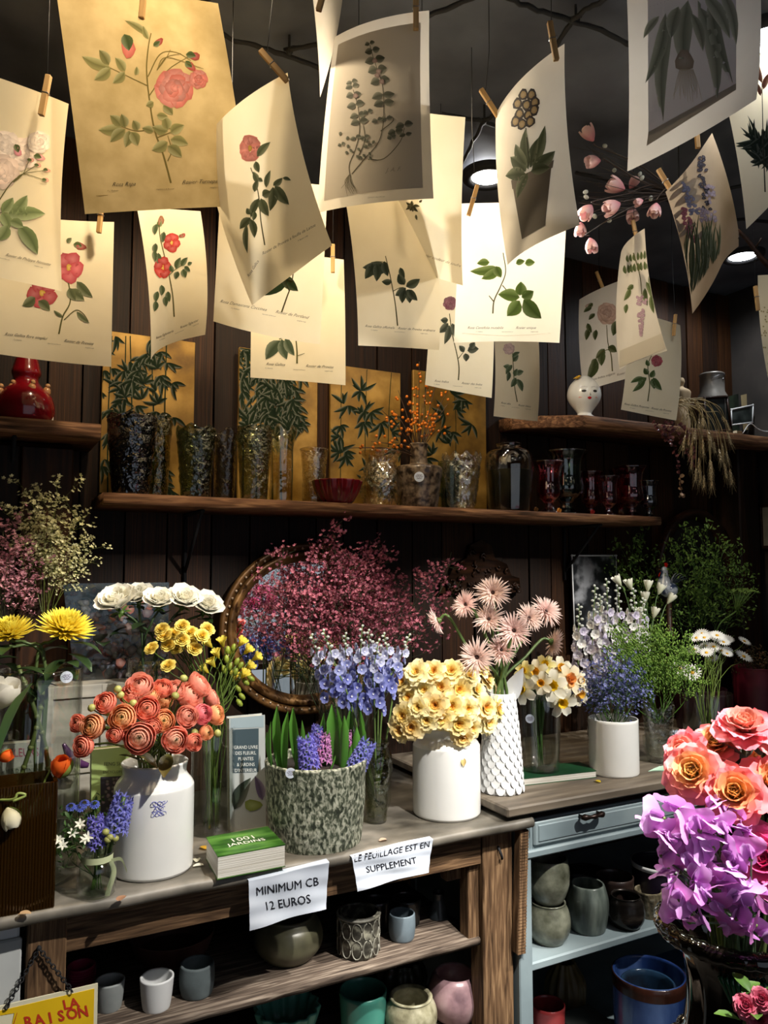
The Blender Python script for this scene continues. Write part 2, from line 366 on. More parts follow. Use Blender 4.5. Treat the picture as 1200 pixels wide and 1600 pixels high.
for q in ((-1.2, -.5, 0, CEIL), (2.6, 3.0, 0, CEIL), (-.5, 2.6, 2.45, CEIL), (-.5, 2.6, 0, .25)): box(g, q[0], q[1], -1.7, -1.6, q[2], q[3])
struct(obj('wall_front', g, MT['plaster']))
# projecting board panel at the left end of the back wall
g = G(); box(g, -1.1, 0.20, 2.12, 2.24, 0, 1.80); pl = struct(obj('trim_1', g, MT['darkwood']))
for i, (a, b_) in enumerate([(-1.1, -0.6), (-0.595, -0.22), (-0.215, -0.05), (-0.045, 0.075), (0.08, 0.2)]):
    gg = G(); box(gg, a, b_, 2.105, 2.12, 0, 1.79, b=0.003); obj('plank', gg, MT['plank2' if i == 4 else 'plank'], pl, smooth=False)
g = G(); box(g, 2.74, 2.86, 2.10, 2.24, 0, 2.0, b=0.006); struct(obj('trim_2', g, MT['plank'], smooth=False))
# ---- shelves ----
def board(name, label, x0, x1, y0, y1, z0, z1, mat='shelf', cut=0.0, brackets=()):
    T = thing(name, label, 'shelf', ((x0+x1)/2, (y0+y1)/2, z0)); g = G(); cx, cy = (x0+x1)/2, (y0+y1)/2; n = 40
    rs = np.random.RandomState(int(x0*100) % 97+3)
    ed = np.cumsum(rs.uniform(-1, 1, n+1))*0.0006
    V = []
    for i in range(n+1):
        xx = x0+(x1-x0)*i/n-cx; yf = y0-cy+ed[i]+(cut*max(0, 1-i/n*6) if cut else 0)
        V += [(xx, yf+0.004, 0), (xx, yf, 0.005), (xx, yf+0.001, z1-z0-0.004), (xx, yf+0.005, z1-z0), (xx, y1-cy, z1-z0), (xx, y1-cy, 0)]
    F = [(i*6+k, (i+1)*6+k, (i+1)*6+(k+1) % 6, i*6+(k+1) % 6) for i in range(n) for k in range(6)]
    for b0, rev in ((0, False), (n*6, True)):
        q = [(b0, b0+1, b0+2, b0+3), (b0, b0+3, b0+4, b0+5)]; F += [tuple(reversed(f)) if rev else f for f in q]
    g.add(V, F); obj('shelf_board', g, MT[mat], T)
    for bx in brackets:
        gb = G(); tube(gb, [(bx-cx, y1-cy-0.006, -0.005), (bx-cx, y0-cy+0.04, -0.005)], 0.006, 6); tube(gb, [(bx-cx, y0-cy+0.05, -0.006), (bx-cx, y1-cy-0.006, -0.17)], 0.005, 6); tube(gb, [(bx-cx, y1-cy-0.006, 0), (bx-cx, y1-cy-0.006, -0.2)], 0.006, 6)
        obj('bracket', gb, MT['black'], T)
    return T
SZ = 1.672; SZL = 1.842; SZR = 2.02
board('wall_shelf', 'short dark wooden shelf at the left carrying the red bird vase', -0.9, 0.252, 2.0, 2.24, SZL-0.038, SZL, brackets=(0.06,))
board('wall_shelf', 'long rough wooden shelf carrying the row of glass vases', 0.262, 2.185, 2.0, 2.24, SZ-0.03, SZ, brackets=(0.52, 1.93))
board('wall_shelf', 'dark high shelf on the right carrying the white face vase', 1.64, 2.89, 2.02, 2.24, SZR-0.045, SZR, 'plank2' if False else 'shelf', cut=0.14)
# ---- ceiling lamps ----
M_lens = {}
def lens(col, s):
    k = (col, s)
    if k not in M_lens: M_lens[k] = emit('lamp_lens', col, s)
    return M_lens[k]
dl = ['round ceiling downlight hidden above the gold rose print', 'round glowing ceiling downlight above the white rose leaf print', 'round glowing ceiling downlight above the right-hand shelf', 'round glowing ceiling downlight in the upper right corner', 'added unseen downlight hidden behind the grey nettle print', 'added unseen downlight brightening the gold rose print from the front']
i = 0
for L in LAMPS:
    if L[0] == 'down':
        T = thing('ceiling_downlight', dl[i], 'lamp', (L[1][0], L[1][1], L[1][2])); i += 1
        g = G(); lathe(g, sm([(0.05, 0.0), (0.056, -0.006), (0.068, -0.008), (0.078, -0.002), (0.08, 0.014)], 4), 36); obj('trim_ring', g, MT['black'], T)
        g = G(); lathe(g, [(0.0001, -0.004), (0.03, -0.003), (0.05, 0.002), (0.05, 0.006), (0.0001, 0.006)], 36); obj('lens', g, lens(L[3], 25.0), T)
    else:
        T = thing('track_spotlight', 'black track spotlight on the ceiling aimed at ' + ('the left table', 'the right table', 'the front bouquet')[[l[1] for l in LAMPS].index(L[1])], 'lamp', L[1])
        d = np.array(L[4])-np.array(L[1]); d = d/np.linalg.norm(d)
        M = trs((0, 0, 0), zto(-d)); g = G(); lathe(g, [(0.032, 0.002), (0.036, 0.0), (0.036, 0.1), (0.02, 0.115), (0.0001, 0.115)], 24); obj('housing', g, MT['black'], T, M)
        g = G(); lathe(g, [(0.0001, 0.012), (0.031, 0.012), (0.031, 0.014), (0.0001, 0.014)], 24); obj('lens', g, lens(L[3], 25.0), T, M)
        g = G(); tube(g, [tuple(-d*0.06), (-d[0]*0.06, -d[1]*0.06, CEIL-L[1][2]+0.02)], 0.008, 8); obj('mount', g, MT['black'], T)
# ---- black ropes pinned across the ceiling ----
ROPES = [([(330, 35), (352, 55), (400, 72), (450, 88), (505, 108)], 'black rope on the ceiling behind the top corner of the pink rose print'),
         ([(452, 78), (480, 72), (540, 62), (600, 48), (680, 20), (752, -8)], 'black rope running above the grey nettle print'),
         ([(790, -6), (830, 12), (880, 28), (940, 48), (990, 76)], 'black rope crossing the ceiling beside the orchid print'),
         ([(960, -10), (920, 12), (897, 30), (872, 68), (864, 90)], 'black rope dropping to the peg of the primula print'),
         ([(690, 178), (732, 186), (757, 190), (790, 206)], 'black rope knotted beside the bright downlight'),
         ([(775, 178), (757, 190), (740, 220), (719, 262)], 'short black rope hanging down from the ceiling knot'),
         ([(1110, 300), (1160, 290), (1215, 283)], 'black rope stretched behind the hyacinth print, upper one'),
         ([(1110, 338), (1150, 343), (1215, 346)], 'black rope stretched behind the hyacinth print, lower one'),
         ([(900, 270), (960, 285), (1010, 300), (1050, 318)], 'black rope behind the magnolia branch')]
for P, lab in ROPES:
    Q = np.array([PZ(a, b, 2.655) for a, b in P]); g = G(); q = sm(Q, 5); rs = np.random.RandomState(len(lab)); n = len(q)
    tube(g, q+rs.normal(0, 0.0015, q.shape), list(0.0048+0.0012*rs.rand(n)), 7); tag(obj('ceiling_rope', g, MT['black']), lab, 'rope')
for (a, b), lab in (((452, 80), 'black ceiling hook near the pink rose print'), ((757, 190), 'black ceiling hook by the bright downlight'), ((900, 32), 'black ceiling hook by the orchid print')):
    p = PZ(a, b, 2.66); g = G(); ball(g, (0, 0, 0), 0.009); tube(g, [(0, 0, 0), (0, 0, 0.06)], 0.003); tube(g, [(-0.012, 0.004, 0.002), (0.012, -0.003, 0.012)], 0.004); tag(obj('ceiling_hook', g, MT['black'], loc=p), lab, 'hook')
# ================= left table =================
TZ = 0.85
T = thing('wooden_table', 'weathered oak table with grey zinc top and lower shelves', 'table', (0.4, 1.9, 0)); o = (0.4, 1.9, 0)
def lb(g, x0, x1, y0, y1, z0, z1, b=0.0, o=None): return box(g, x0-o[0], x1-o[0], y0-o[1], y1-o[1], z0-o[2], z1-o[2], b=b)
g = G(); n = 30; V = []
for i in range(n+1):
    xx = -0.6+1.87*i/n-o[0]; yy = 1.60-o[1]+0.002*math.sin(i*1.7)
    for a in np.linspace(-PI/2, PI/2, 7): V.append((xx, yy+0.012-0.012*math.cos(a), TZ-0.013+0.013*math.sin(a)))
    V += [(xx, 2.24-o[1], TZ), (xx, 2.24-o[1], TZ-0.026)]
F = [(i*9+k, (i+1)*9+k, (i+1)*9+(k+1) % 9, i*9+(k+1) % 9) for i in range(n) for k in range(9)]
for b0 in (0, n*9): F += [(b0, b0+k, b0+k+1) for k in range(1, 8)]
g.add(V, F); obj('table_top', g, MT['top'], T)
g = G(); lb(g, 0.168, 1.135, 1.645, 1.667, 0.745, 0.824, 0.002, o); obj('apron', g, MT['worn'], T, smooth=False)
for a, b_ in ((0.10, 0.170), (1.137, 1.228)):
    g = G(); lb(g, a, b_, 1.64, 1.70, 0, 0.824, 0.003, o); obj('leg', g, MT['wornz'], T, smooth=False)
for a, b_ in ((0.10, 0.170), (1.137, 1.228)):
    g = G(); lb(g, a, b_, 2.16, 2.22, 0, 0.824, 0.003, o); obj('leg', g, MT['wornz'], T, smooth=False)
g = G(); lb(g, 1.105, 1.137, 1.66, 1.70, 0.56, 0.745, 0.002, o); obj('inner_post', g, MT['wornz'], T, smooth=False)
g = G(); lb(g, 1.06, 1.105, 1.69, 1.72, 0.70, 0.745, 0.002, o); obj('corner_block', g, MT['wornz'], T, smooth=False)
for z in (0.565, 0.33):
    g = G(); n = 24; rs = np.random.RandomState(int(z*100)); V = []
    for i in range(n+1):
        xx = 0.105+1.03*i/n-o[0]; e = rs.uniform(-0.002, 0.002)
        V += [(xx, 1.655+e-o[1], z-0.018), (xx, 1.652+e-o[1], z-0.004), (xx, 1.656+e-o[1], z), (xx, 2.2-o[1], z), (xx, 2.2-o[1], z-0.018)]
    F = [(i*5+k, (i+1)*5+k, (i+1)*5+(k+1) % 5, i*5+(k+1) % 5) for i in range(n) for k in range(5)]+[(0, 1, 2), (0, 2, 3), (0, 3, 4)]+[(n*5, n*5+2, n*5+1), (n*5, n*5+3, n*5+2), (n*5, n*5+4, n*5+3)]
    g.add(V, F); obj('lower_shelf', g, MT['greywood'], T)
g = G(); lb(g, 0.1, 1.23, 2.2, 2.23, 0.05, 0.82, 0, o); obj('back_panel', g, MT['darkwood'], T, smooth=False)
g = G(); p = PY(778, 1330, 1.64)-np.array(o); tube(g, [p+np.array((0.0, 0, 0.012)), p+np.array((0, -0.008, 0.004)), p+np.array((0.004, -0.012, -0.012)), p+np.array((0.008, -0.006, -0.018))], 0.0035, 6); obj('hook', g, MT['black'], T)
# white painted cabinet side at the far left, under the same top
T = thing('white_cabinet', 'pale grey painted cabinet side left of the table leg', 'cabinet', (-0.25, 1.9, 0)); o = (-0.25, 1.9, 0)
g = G(); lb(g, -0.6, 0.088, 1.655, 2.2, 0, 0.822, 0.004, o); obj('body', g, MT['whitem'], T, smooth=False)
g = G(); lb(g, -0.59, 0.092, 1.645, 1.655, 0.0, 0.79, 0.003, o); obj('front_panel', g, plain('pale_grey_paint', 'b9bcba', 0.5), T, smooth=False)
# loose plank standing between the two tables
Mx = trs((1.232, 1.628, 0.52), rotm('Y', 0.05)); g = G(); box(g, -0.012, 0.012, -0.012, 0.012, 0, 0.30, b=0.002)
g2 = G(); n = 12
box(g2, -0.013, 0.013, -0.014, 0.010, 0, 0.30, b=0.0015)
for i in range(40): box(g2, -0.0125, 0.0125, -0.0150-0.0012*R_.random(), -0.012, i*0.0075, i*0.0075+0.0055)
tag(obj('rough_plank', g2, MT['wornz'], M=Mx, smooth=False), 'narrow rough-sawn wooden strip upright between the two tables', 'plank')
# ================= blue-grey table =================
BZ = 0.885; bx0, bx1 = 1.235, 2.35
T = thing('painted_table', 'grey-blue painted side table with drawer and open shelves', 'table', (1.8, 1.9, 0)); o = (1.8, 1.9, 0)
g = G(); lb(g, 1.185, 2.5, 1.60, 2.24, BZ-0.024, BZ, 0.004, o); obj('table_top', g, MT['top2'], T, smooth=False)
g = G(); lb(g, 1.28, 2.4, 1.64, 2.2, 0.836, BZ-0.024, 0.0, o); obj('top_moulding', g, MT['darkwood'], T, smooth=False)
g = G(); lb(g, bx0, 1.276, 1.63, 1.66, 0.752, 0.822, 0.002, o); lb(g, 1.276, bx1, 1.63, 1.66, 0.752, 0.836, 0.002, o); lb(g, bx0, bx1, 1.62, 1.66, 0.742, 0.762, 0.004, o); obj('drawer_frame', g, MT['blue'], T, smooth=False)
g = G(); lb(g, 1.285, 1.80, 1.622, 1.64, 0.770, 0.832, 0.004, o); dr = obj('drawer', g, MT['blue'], T, smooth=False)
g = G(); lb(g, 1.297, 1.788, 1.6195, 1.63, 0.780, 0.822, 0.002, o); obj('raised_panel', g, MT['blue'], dr, smooth=False)
p1, p2 = PY(908, 1278, 1.605)-np.array(o), PY(944, 1271, 1.605)-np.array(o)
g = G(); P = np.array([p1+(p2-p1)*t+np.array((0, -0.008*math.sin(PI*t), 0)) for t in np.linspace(0, 1, 15)]); tube(g, P, [.004, .009, .006, .0045, .007, .0045, .006, .009, .004], 10)
for q in (p1+(p2-p1)*0.12, p1+(p2-p1)*0.88): tube(g, [q, q+np.array((0, 0.018, 0))], 0.004, 8)
obj('handle', g, plain('dark_bronze', '2b1f1b', 0.35, 0.7), dr)
for a in (bx0, 2.30):
    for y in (1.625, 2.15):
        g = G(); lb(g, a, a+0.042, y, y+0.05, 0, 0.752, 0.003, o); obj('leg', g, MT['blue'], T, smooth=False)
for z in (0.482, 0.16):
    g = G(); lb(g, bx0+0.03, bx1-0.03, 1.628, 2.2, z-0.022, z, 0.004, o); obj('lower_shelf', g, MT['blue'], T, smooth=False)
g = G(); lb(g, bx0+0.045, bx1-0.03, 2.18, 2.2, 0.05, 0.84, 0, o); obj('back_panel', g, MT['darkwood'], T, smooth=False)
g = G(); lb(g, bx0+0.005, bx0+0.015, 1.68, 2.15, 0.1, 0.82, 0, o); obj('side_panel', g, MT['blue'], T, smooth=False)
# ================= hanging botanical prints =================
class Art:
    """flat print drawn in photo pixels, then laid on a paper surface"""
    def __init__(s, seed=1): s.P = []; s.r = random.Random(seed); s.lay = 0
    def poly(s, pts, F, c, lay=None):
        s.lay += 1; pts = np.asarray(pts, float); c = np.asarray(c, float)
        if c.ndim == 1: c = np.tile(c, (len(pts), 1))
        s.P.append((pts, F, c, s.lay))
    def quad(s, C, cols, n=12):
        C = np.array(C, float); cols = [lin(c) for c in (cols if isinstance(cols, (list, tuple)) else [cols]*4)]; V = []; Cc = []
        for i in range(n+1):
            for j in range(n+1):
                u, v = i/n, j/n; w_ = ((1-u)*(1-v), u*(1-v), u*v, (1-u)*v); V.append(sum(w_[k]*C[k] for k in range(4))); Cc.append(tuple(sum(w_[k]*cols[k][m] for k in range(4)) for m in range(3)))
        s.poly(V, [(i*(n+1)+j, (i+1)*(n+1)+j, (i+1)*(n+1)+j+1, i*(n+1)+j+1) for i in range(n) for j in range(n)], Cc)
    def leaf(s, x0, y0, x1, y1, w, c='5f6e44', bend=0.12):
        c = lin(c); k = s.r.uniform(0.8, 1.15); c = tuple(a*k for a in c); n = 7; a = np.array((x0, y0), float); b = np.array((x1, y1), float); d = b-a; nn = np.array((-d[1], d[0])); L = np.linalg.norm(d)+1e-6; nn /= L
        V = []; Cc = []
        sd = 1 if s.r.random() < .5 else -1
        for i in range(n):
            t = i/(n-1); h = w/2*(math.sin(PI*t**0.8)**0.85 if 0 < t < 1 else 0); m = a+d*t+nn*sd*bend*L*math.sin(PI*t)*0.5
            V += [m-nn*h, m-nn*h*0.08, m+nn*h*0.08, m+nn*h]; Cc += [mix(c, (0, 0, 0), .15), mix(c, (.02, .03, .01), .55), mix(c, (.02, .03, .01), .35), mix(c, (1, 1, .8), .12)]
        F = [(i*4+k, i*4+k+1, i*4+5+k, i*4+4+k) for i in range(n-1) for k in range(3)]
        s.poly(V, F, Cc)
    def stem(s, pts, w=2, c='5c5a35'):
        q = sm(np.array(pts, float), 5) if len(pts) > 2 else np.array(pts, float); T = np.gradient(q, axis=0); T /= np.linalg.norm(T, axis=1)[:, None]+1e-9; nn = np.stack([-T[:, 1], T[:, 0]], 1); ww = np.linspace(w, w*0.6, len(q))[:, None]/2
        V = np.stack([q-nn*ww, q+nn*ww], 1).reshape(-1, 2); s.poly(V, [(2*i, 2*i+1, 2*i+3, 2*i+2) for i in range(len(q)-1)], lin(c))
    def blob(s, cx, cy, rx, ry, ang, c, edge=0.25, n=10, wob=0.12):
        c = lin(c) if isinstance(c, str) else c; p = s.r.uniform(0, 6); V = [(cx, cy)]; Cc = [mix(c, (1, 1, 1), .10)]
        for i in range(n):
            a = 2*PI*i/n; f = 1+wob*math.sin(3*a+p); x, y = rx*f*math.cos(a), ry*f*math.sin(a)
            V.append((cx+x*math.cos(ang)-y*math.sin(ang), cy+x*math.sin(ang)+y*math.cos(ang))); Cc.append(mix(c, (0.05, 0, 0), edge*s.r.uniform(.4, 1.2)))
        s.poly(V, [(0, 1+i, 1+(i+1) % n) for i in range(n)], Cc)
    def rose(s, cx, cy, r, c='c8635a', sx=1.0):
        c = lin(c)
        for rad, n, pr_ in ((0.62, 7, .5), (0.42, 6, .42), (0.2, 5, .34), (0.05, 3, .2)):
            p0 = s.r.uniform(0, 6)
            for i in range(n):
                a = p0+2*PI*i/n; k = s.r.uniform(.72, 1.15); cc = mix(tuple(v*k for v in c), (1, .9, .8), s.r.uniform(0, .15))
                s.blob(cx+r*rad*math.cos(a)*sx, cy+r*rad*math.sin(a), r*pr_*sx*.8, r*pr_, a, cc, 0.3)
    def flat5(s, cx, cy, r, c, sx=1.0, n=5, cen='c9a43a'):
        p0 = s.r.uniform(0, 6); c = lin(c)
        for i in range(n):
            a = p0+2*PI*i/n; k = s.r.uniform(.8, 1.15); s.blob(cx+r*.55*math.cos(a)*sx, cy+r*.55*math.sin(a), r*.5*sx, r*.48, a, tuple(v*k for v in c), .3)
        s.blob(cx, cy, r*.2*sx, r*.2, 0, cen)
    def sprig(s, x0, y0, x1, y1, n=5, l=18, w=10, c='5f6e44'):
        s.stem([(x0, y0), ((x0+x1)/2+s.r.uniform(-3, 3), (y0+y1)/2+s.r.uniform(-3, 3)), (x1, y1)], 1.5); a = math.atan2(y1-y0, x1-x0)
        for i in range(n//2):
            t = 0.35+0.55*i/max(1, n//2-1) if n > 3 else .6; x, y = x0+(x1-x0)*t, y0+(y1-y0)*t
            for sg in (-1, 1): b = a+sg*1.05; s.leaf(x, y, x+l*.85*math.cos(b), y+l*.85*math.sin(b), w*.85, c)
        s.leaf(x1, y1, x1+l*math.cos(a), y1+l*math.sin(a), w, c)
    def bud(s, cx, cy, r, ang, c='c8635a'):
        s.blob(cx, cy, r, r*.62, ang, c); s.leaf(cx-r*1.3*math.cos(ang), cy-r*1.3*math.sin(ang), cx+r*.3*math.cos(ang), cy+r*.3*math.sin(ang), r*1.1, '5d6b3e')
    def text(s, st, cx, cy, size, ang=0.0, c='57503f', shear=0.5, sx=1.0, bold=0.0):
        V, F = text2d(st, shear, bold)
        if not len(V): return
        x, y = V[:, 0]*size*sx, -V[:, 1]*size; ca, sa = math.cos(ang), math.sin(ang)
        s.poly(np.stack([cx+x*ca-y*sa, cy+x*sa+y*ca], 1), F, lin(c))
    def cap(s, p, q, left, right, size=8):
        """two italic captions between pixel p and pixel q on the lower margin, each with a small line under it"""
        size *= .8
        a = math.atan2(q[1]-p[1], q[0]-p[0]); L = math.hypot(q[0]-p[0], q[1]-p[1]); f = lambda t, dy: (p[0]+(q[0]-p[0])*t-dy*math.sin(a), p[1]+(q[1]-p[1])*t+dy*math.cos(a))
        s.text(left, *f(.2, 0), size, a); s.text(right, *f(.75, 0), size, a)
        s.text('P. J. Redoute', *f(.12, size*.9), size*.38, a); s.text('Imprimerie de Remond', *f(.5, size*.9), size*.33, a); s.text('Langlois sculp.', *f(.87, size*.9), size*.38, a)
    def lay_on(s, S, off=0.0005):
        """S(u,v)->points; solve each pixel to (u,v) and lift it just off the paper"""
        g = G()
        if not s.P: return g
        pts = np.concatenate([p[0] for p in s.P]); uv = np.full((len(pts), 2), 0.5)
        for _ in range(14):
            f0 = prv(S(uv)); J = np.empty((len(pts), 2, 2))
            for k in range(2):
                d = uv.copy(); d[:, k] += 1e-4; J[:, :, k] = (prv(S(d))-f0)/1e-4
            det = J[:, 0, 0]*J[:, 1, 1]-J[:, 0, 1]*J[:, 1, 0]; det = np.where(np.abs(det) < 1e-3, 1e-3, det); e = pts-f0
            st = np.stack([(J[:, 1, 1]*e[:, 0]-J[:, 0, 1]*e[:, 1])/det, (-J[:, 1, 0]*e[:, 0]+J[:, 0, 0]*e[:, 1])/det], 1)
            uv = np.clip(uv+np.clip(st, -.5, .5), -.6, 1.6)
        ok = ((uv > 0.004) & (uv < 0.996)).all(1); uvc = np.clip(uv, 0.004, 0.996)
        X = S(uvc); d = 1e-3; du = S(uvc+np.array((d, 0)))-X; dv = S(uvc+np.array((0, d)))-X; nn = np.cross(du, dv); nn /= np.linalg.norm(nn, axis=1)[:, None]+1e-12
        lay = np.concatenate([np.full(len(p[0]), p[3]) for p in s.P])[:, None]
        X = X+nn*np.sign(np.sum(nn*(CAM-X), 1))[:, None]*(off+lay*0.000008); b = 0
        for p, F, c, _ in s.P:
            n = len(p); F = [f for f in F if any(ok[b+i] for i in f)]
            if F: g.add(X[b:b+n], F, c)
            b += n
        return g
def prv(X):
    q = X-CAM; d = q @ FW; return np.stack([600+FPX*(q @ RT)/d, 800-FPX*(q @ UP)/d], 1)
def quad_surf(C4, bu=0, bv=0, curl=0, cr=0):
    TL, TR, BR, BL = [np.array(c) for c in C4]; n0 = np.cross(TR-TL, BL-TL); n0 /= np.linalg.norm(n0)
    if n0 @ (CAM-TL) < 0: n0 = -n0
    def S(uv):
        u, v = uv[:, :1], uv[:, 1:]
        X = BL*(1-u)*(1-v)+BR*u*(1-v)+TL*(1-u)*v+TR*u*v
        h = bu*4*u*(1-u)+bv*4*v*(1-v)+curl*(np.clip(1-v, 0, 2)**3)*np.sin(u*3.0)+cr*np.clip(u-.7, 0, 1)**2*np.clip(1.15-v, 0, 1)*10
        return X+n0*h
    return S
QUAD = {
1:[[-0.08, 1.386, 2.306], [0.116, 1.513, 2.361], [0.123, 1.614, 2.031], [-0.077, 1.487, 2.0]],
2:[[0.079, 1.398, 2.506], [0.362, 1.375, 2.556], [0.445, 1.421, 2.196], [0.145, 1.455, 2.127]],
3:[[-0.003, 1.81, 2.248], [0.238, 1.769, 2.262], [0.236, 1.737, 1.922], [0.001, 1.773, 1.931]],
4:[[0.28, 1.733, 2.293], [0.456, 1.866, 2.377], [0.512, 2.009, 2.108], [0.345, 1.874, 1.986]],
5:[[0.359, 1.457, 2.322], [0.451, 1.232, 2.36], [0.524, 1.203, 2.048], [0.451, 1.419, 1.995]],
6:[[0.424, 1.559, 2.323], [0.616, 1.433, 2.284], [0.669, 1.595, 1.994], [0.457, 1.729, 2.055]],
7:[[0.568, 1.803, 2.276], [0.803, 1.761, 2.28], [0.803, 1.747, 1.947], [0.567, 1.79, 1.949]],
8:[[0.442, 1.135, 2.539], [0.525, 1.137, 2.752], [0.651, 1.436, 2.724], [0.594, 1.425, 2.466]],
9:[[0.582, 1.323, 2.529], [0.685, 1.133, 2.492], [0.722, 1.182, 2.169], [0.577, 1.394, 2.199]],
10:[[0.653, 1.327, 2.418], [0.781, 1.162, 2.333], [0.913, 1.374, 2.101], [0.754, 1.554, 2.222]],
11:[[0.613, 1.353, 2.253], [0.846, 1.399, 2.309], [0.898, 1.449, 1.974], [0.671, 1.398, 1.94]],
12:[[0.964, 1.595, 2.259], [1.192, 1.647, 2.288], [1.209, 1.683, 1.944], [0.971, 1.635, 1.943]],
13:[[0.964, 1.456, 2.334], [1.16, 1.313, 2.317], [1.14, 1.325, 1.991], [0.948, 1.465, 2.002]],
14:[[0.934, 1.274, 2.444], [0.915, 1.035, 2.443], [0.95, 1.043, 2.11], [0.966, 1.282, 2.124]],
15:[[1.302, 1.809, 2.25], [1.527, 1.882, 2.296], [1.561, 1.925, 1.954], [1.335, 1.85, 1.936]],
16:[[0.983, 0.948, 2.54], [1.164, 0.816, 2.572], [1.385, 0.989, 2.449], [1.176, 1.144, 2.316]],
17:[[1.319, 1.172, 2.318], [1.472, 1.172, 2.496], [1.702, 1.312, 2.323], [1.557, 1.31, 2.12]],
18:[[1.903, 2.099, 2.465], [1.884, 1.874, 2.457], [1.961, 1.858, 2.139], [1.927, 2.112, 2.129]],
19:[[1.634, 1.622, 2.409], [1.514, 1.417, 2.375], [1.585, 1.418, 2.057], [1.649, 1.654, 2.07]],
20:[[1.848, 1.813, 2.328], [2.084, 1.805, 2.312], [2.065, 1.816, 1.983], [1.824, 1.827, 1.999]],
21:[[1.397, 1.087, 2.574], [1.59, 1.045, 2.686], [1.792, 1.149, 2.501], [1.612, 1.191, 2.302]],
22:[[2.066, 1.493, 2.375], [2.04, 1.266, 2.31], [2.189, 1.336, 2.018], [2.202, 1.569, 2.091]],
}
A = {}
a = A[1] = Art(1)
for x, y, r, c in ((35, 240, 26, 'f8e6d8'), (8, 228, 24, 'f8eade'), (2, 268, 28, 'f8e0d0'), (60, 222, 18, 'f8ecdf')): a.rose(x, y, r, c)
a.bud(27, 236, 9, 1.2, 'd8909a'); a.bud(62, 246, 8, 0.3, 'dba0a0')
for x, y in ((45, 250), (56, 258), (70, 266), (68, 281)): a.stem([(20, 285), (35, 272), (x, y)], 1.4); a.bud(x+3, y, 5, 0.2, 'd8a090')
a.stem([(-20, 345), (0, 310), (15, 288), (25, 278)], 2.2)
a.sprig(-12, 330, 12, 333, 3, 34, 22, '8a9a68'); a.leaf(18, 335, 42, 305, 20, '8a9a68'); a.leaf(20, 338, 70, 334, 22, '8a9a68'); a.leaf(28, 352, 58, 398, 24, '7d8e5d'); a.leaf(12, 352, -4, 376, 20, '8a9a68'); a.leaf(15, 345, 36, 355, 16, '8a9a68')
a.cap((-70, 382), (80, 416), 'Rosa Noisettiana', 'Rosier de Philippe Noisette', 8)
a = A[2] = Art(2)
a.stem([(267, 286), (256, 245), (242, 205), (234, 160), (229, 110), (232, 72), (236, 52)], 3, '75683a')
for pts in ([(232, 135), (205, 122), (172, 106)], [(231, 120), (250, 85), (275, 82), (298, 95)], [(233, 150), (262, 110), (296, 88)], [(240, 200), (215, 205), (190, 198)], [(246, 215), (270, 205), (262, 200)], [(262, 252), (268, 235), (262, 212)]): a.stem(pts, 1.8, '75683a')
for L in ((172, 106, 128, 88, 18), (170, 102, 155, 78, 16), (173, 107, 147, 125, 18), (195, 112, 180, 90, 14), (195, 113, 176, 130, 15), (212, 118, 214, 104, 8), (230, 55, 195, 32, 11), (232, 62, 224, 40, 9), (190, 200, 154, 203, 18), (190, 198, 172, 180, 16), (195, 200, 190, 178, 15), (196, 202, 172, 222, 17), (202, 204, 196, 230, 16), (205, 206, 215, 228, 17), (215, 204, 208, 188, 14), (240, 206, 222, 200, 12), (262, 205, 238, 198, 16), (262, 203, 256, 181, 16), (266, 208, 288, 196, 17), (262, 222, 237, 235, 18), (266, 218, 294, 226, 17), (262, 228, 284, 246, 17), (245, 180, 262, 182, 12), (240, 160, 228, 165, 12), (255, 165, 270, 180, 14)): a.leaf(*L, 'a09a62')
a.rose(272, 138, 31, 'd87868'); a.rose(310, 124, 15, 'd87868'); a.bud(200, 75, 17, 1.3, 'd87464'); a.bud(248, 66, 8, -.6, 'a8483c'); a.bud(303, 88, 10, .2, 'a94a3e'); a.bud(298, 104, 9, .8, 'b04c40')
for x, y in ((266, 78), (283, 84), (318, 108)): a.stem([(245, 110), (260, 90), (x, y)], 1.3, '75683a')
a.cap((150, 292), (365, 285), 'Rosa Rapa', 'Rosier Turneps', 11); a.stem([(150, 306), (370, 299)], 0.7, '8a7440')
a = A[3] = Art(3)
a.stem([(92, 522), (98, 495), (110, 470), (105, 430), (98, 395)], 2.6); a.stem([(100, 500), (118, 485), (130, 490), (138, 502)], 1.6)
a.flat5(108, 418, 26, 'c4525a', .85); a.flat5(66, 458, 24, 'b84a50', 1.0); a.bud(126, 385, 9, .3, '9a4a40')
for L in ((120, 440, 145, 465, 15), (105, 455, 132, 470, 18), (108, 450, 118, 470, 14), (55, 465, 35, 478, 16), (60, 470, 78, 486, 15), (120, 487, 140, 505, 8), (98, 495, 84, 485, 6), (105, 380, 112, 372, 8)): a.leaf(*L, '6b7250')
a.cap((10, 524), (160, 541), 'Rosa Gallica flore simplici', 'Rosier de Provins', 8)
a = A[4] = Art(4)
a.stem([(272, 495), (270, 465), (266, 440), (258, 405), (250, 370), (248, 345)], 2)
a.flat5(268, 379, 17, 'b8342a', .75); a.flat5(254, 418, 19, 'b8342a', .7); a.bud(251, 345, 8, -1.3, '8a5a3a'); a.bud(285, 368, 5, -.4, 'a04a3a')
for i, (x, y) in enumerate(((243, 380), (247, 395), (240, 392), (256, 362), (246, 455), (262, 455), (252, 445), (243, 470), (259, 462), (244, 350))): a.leaf(x, y, x+R_.uniform(-3, 3), y+17, 9, '4c5a3c')
a.stem([(264, 430), (275, 420), (290, 412)], 1.3)
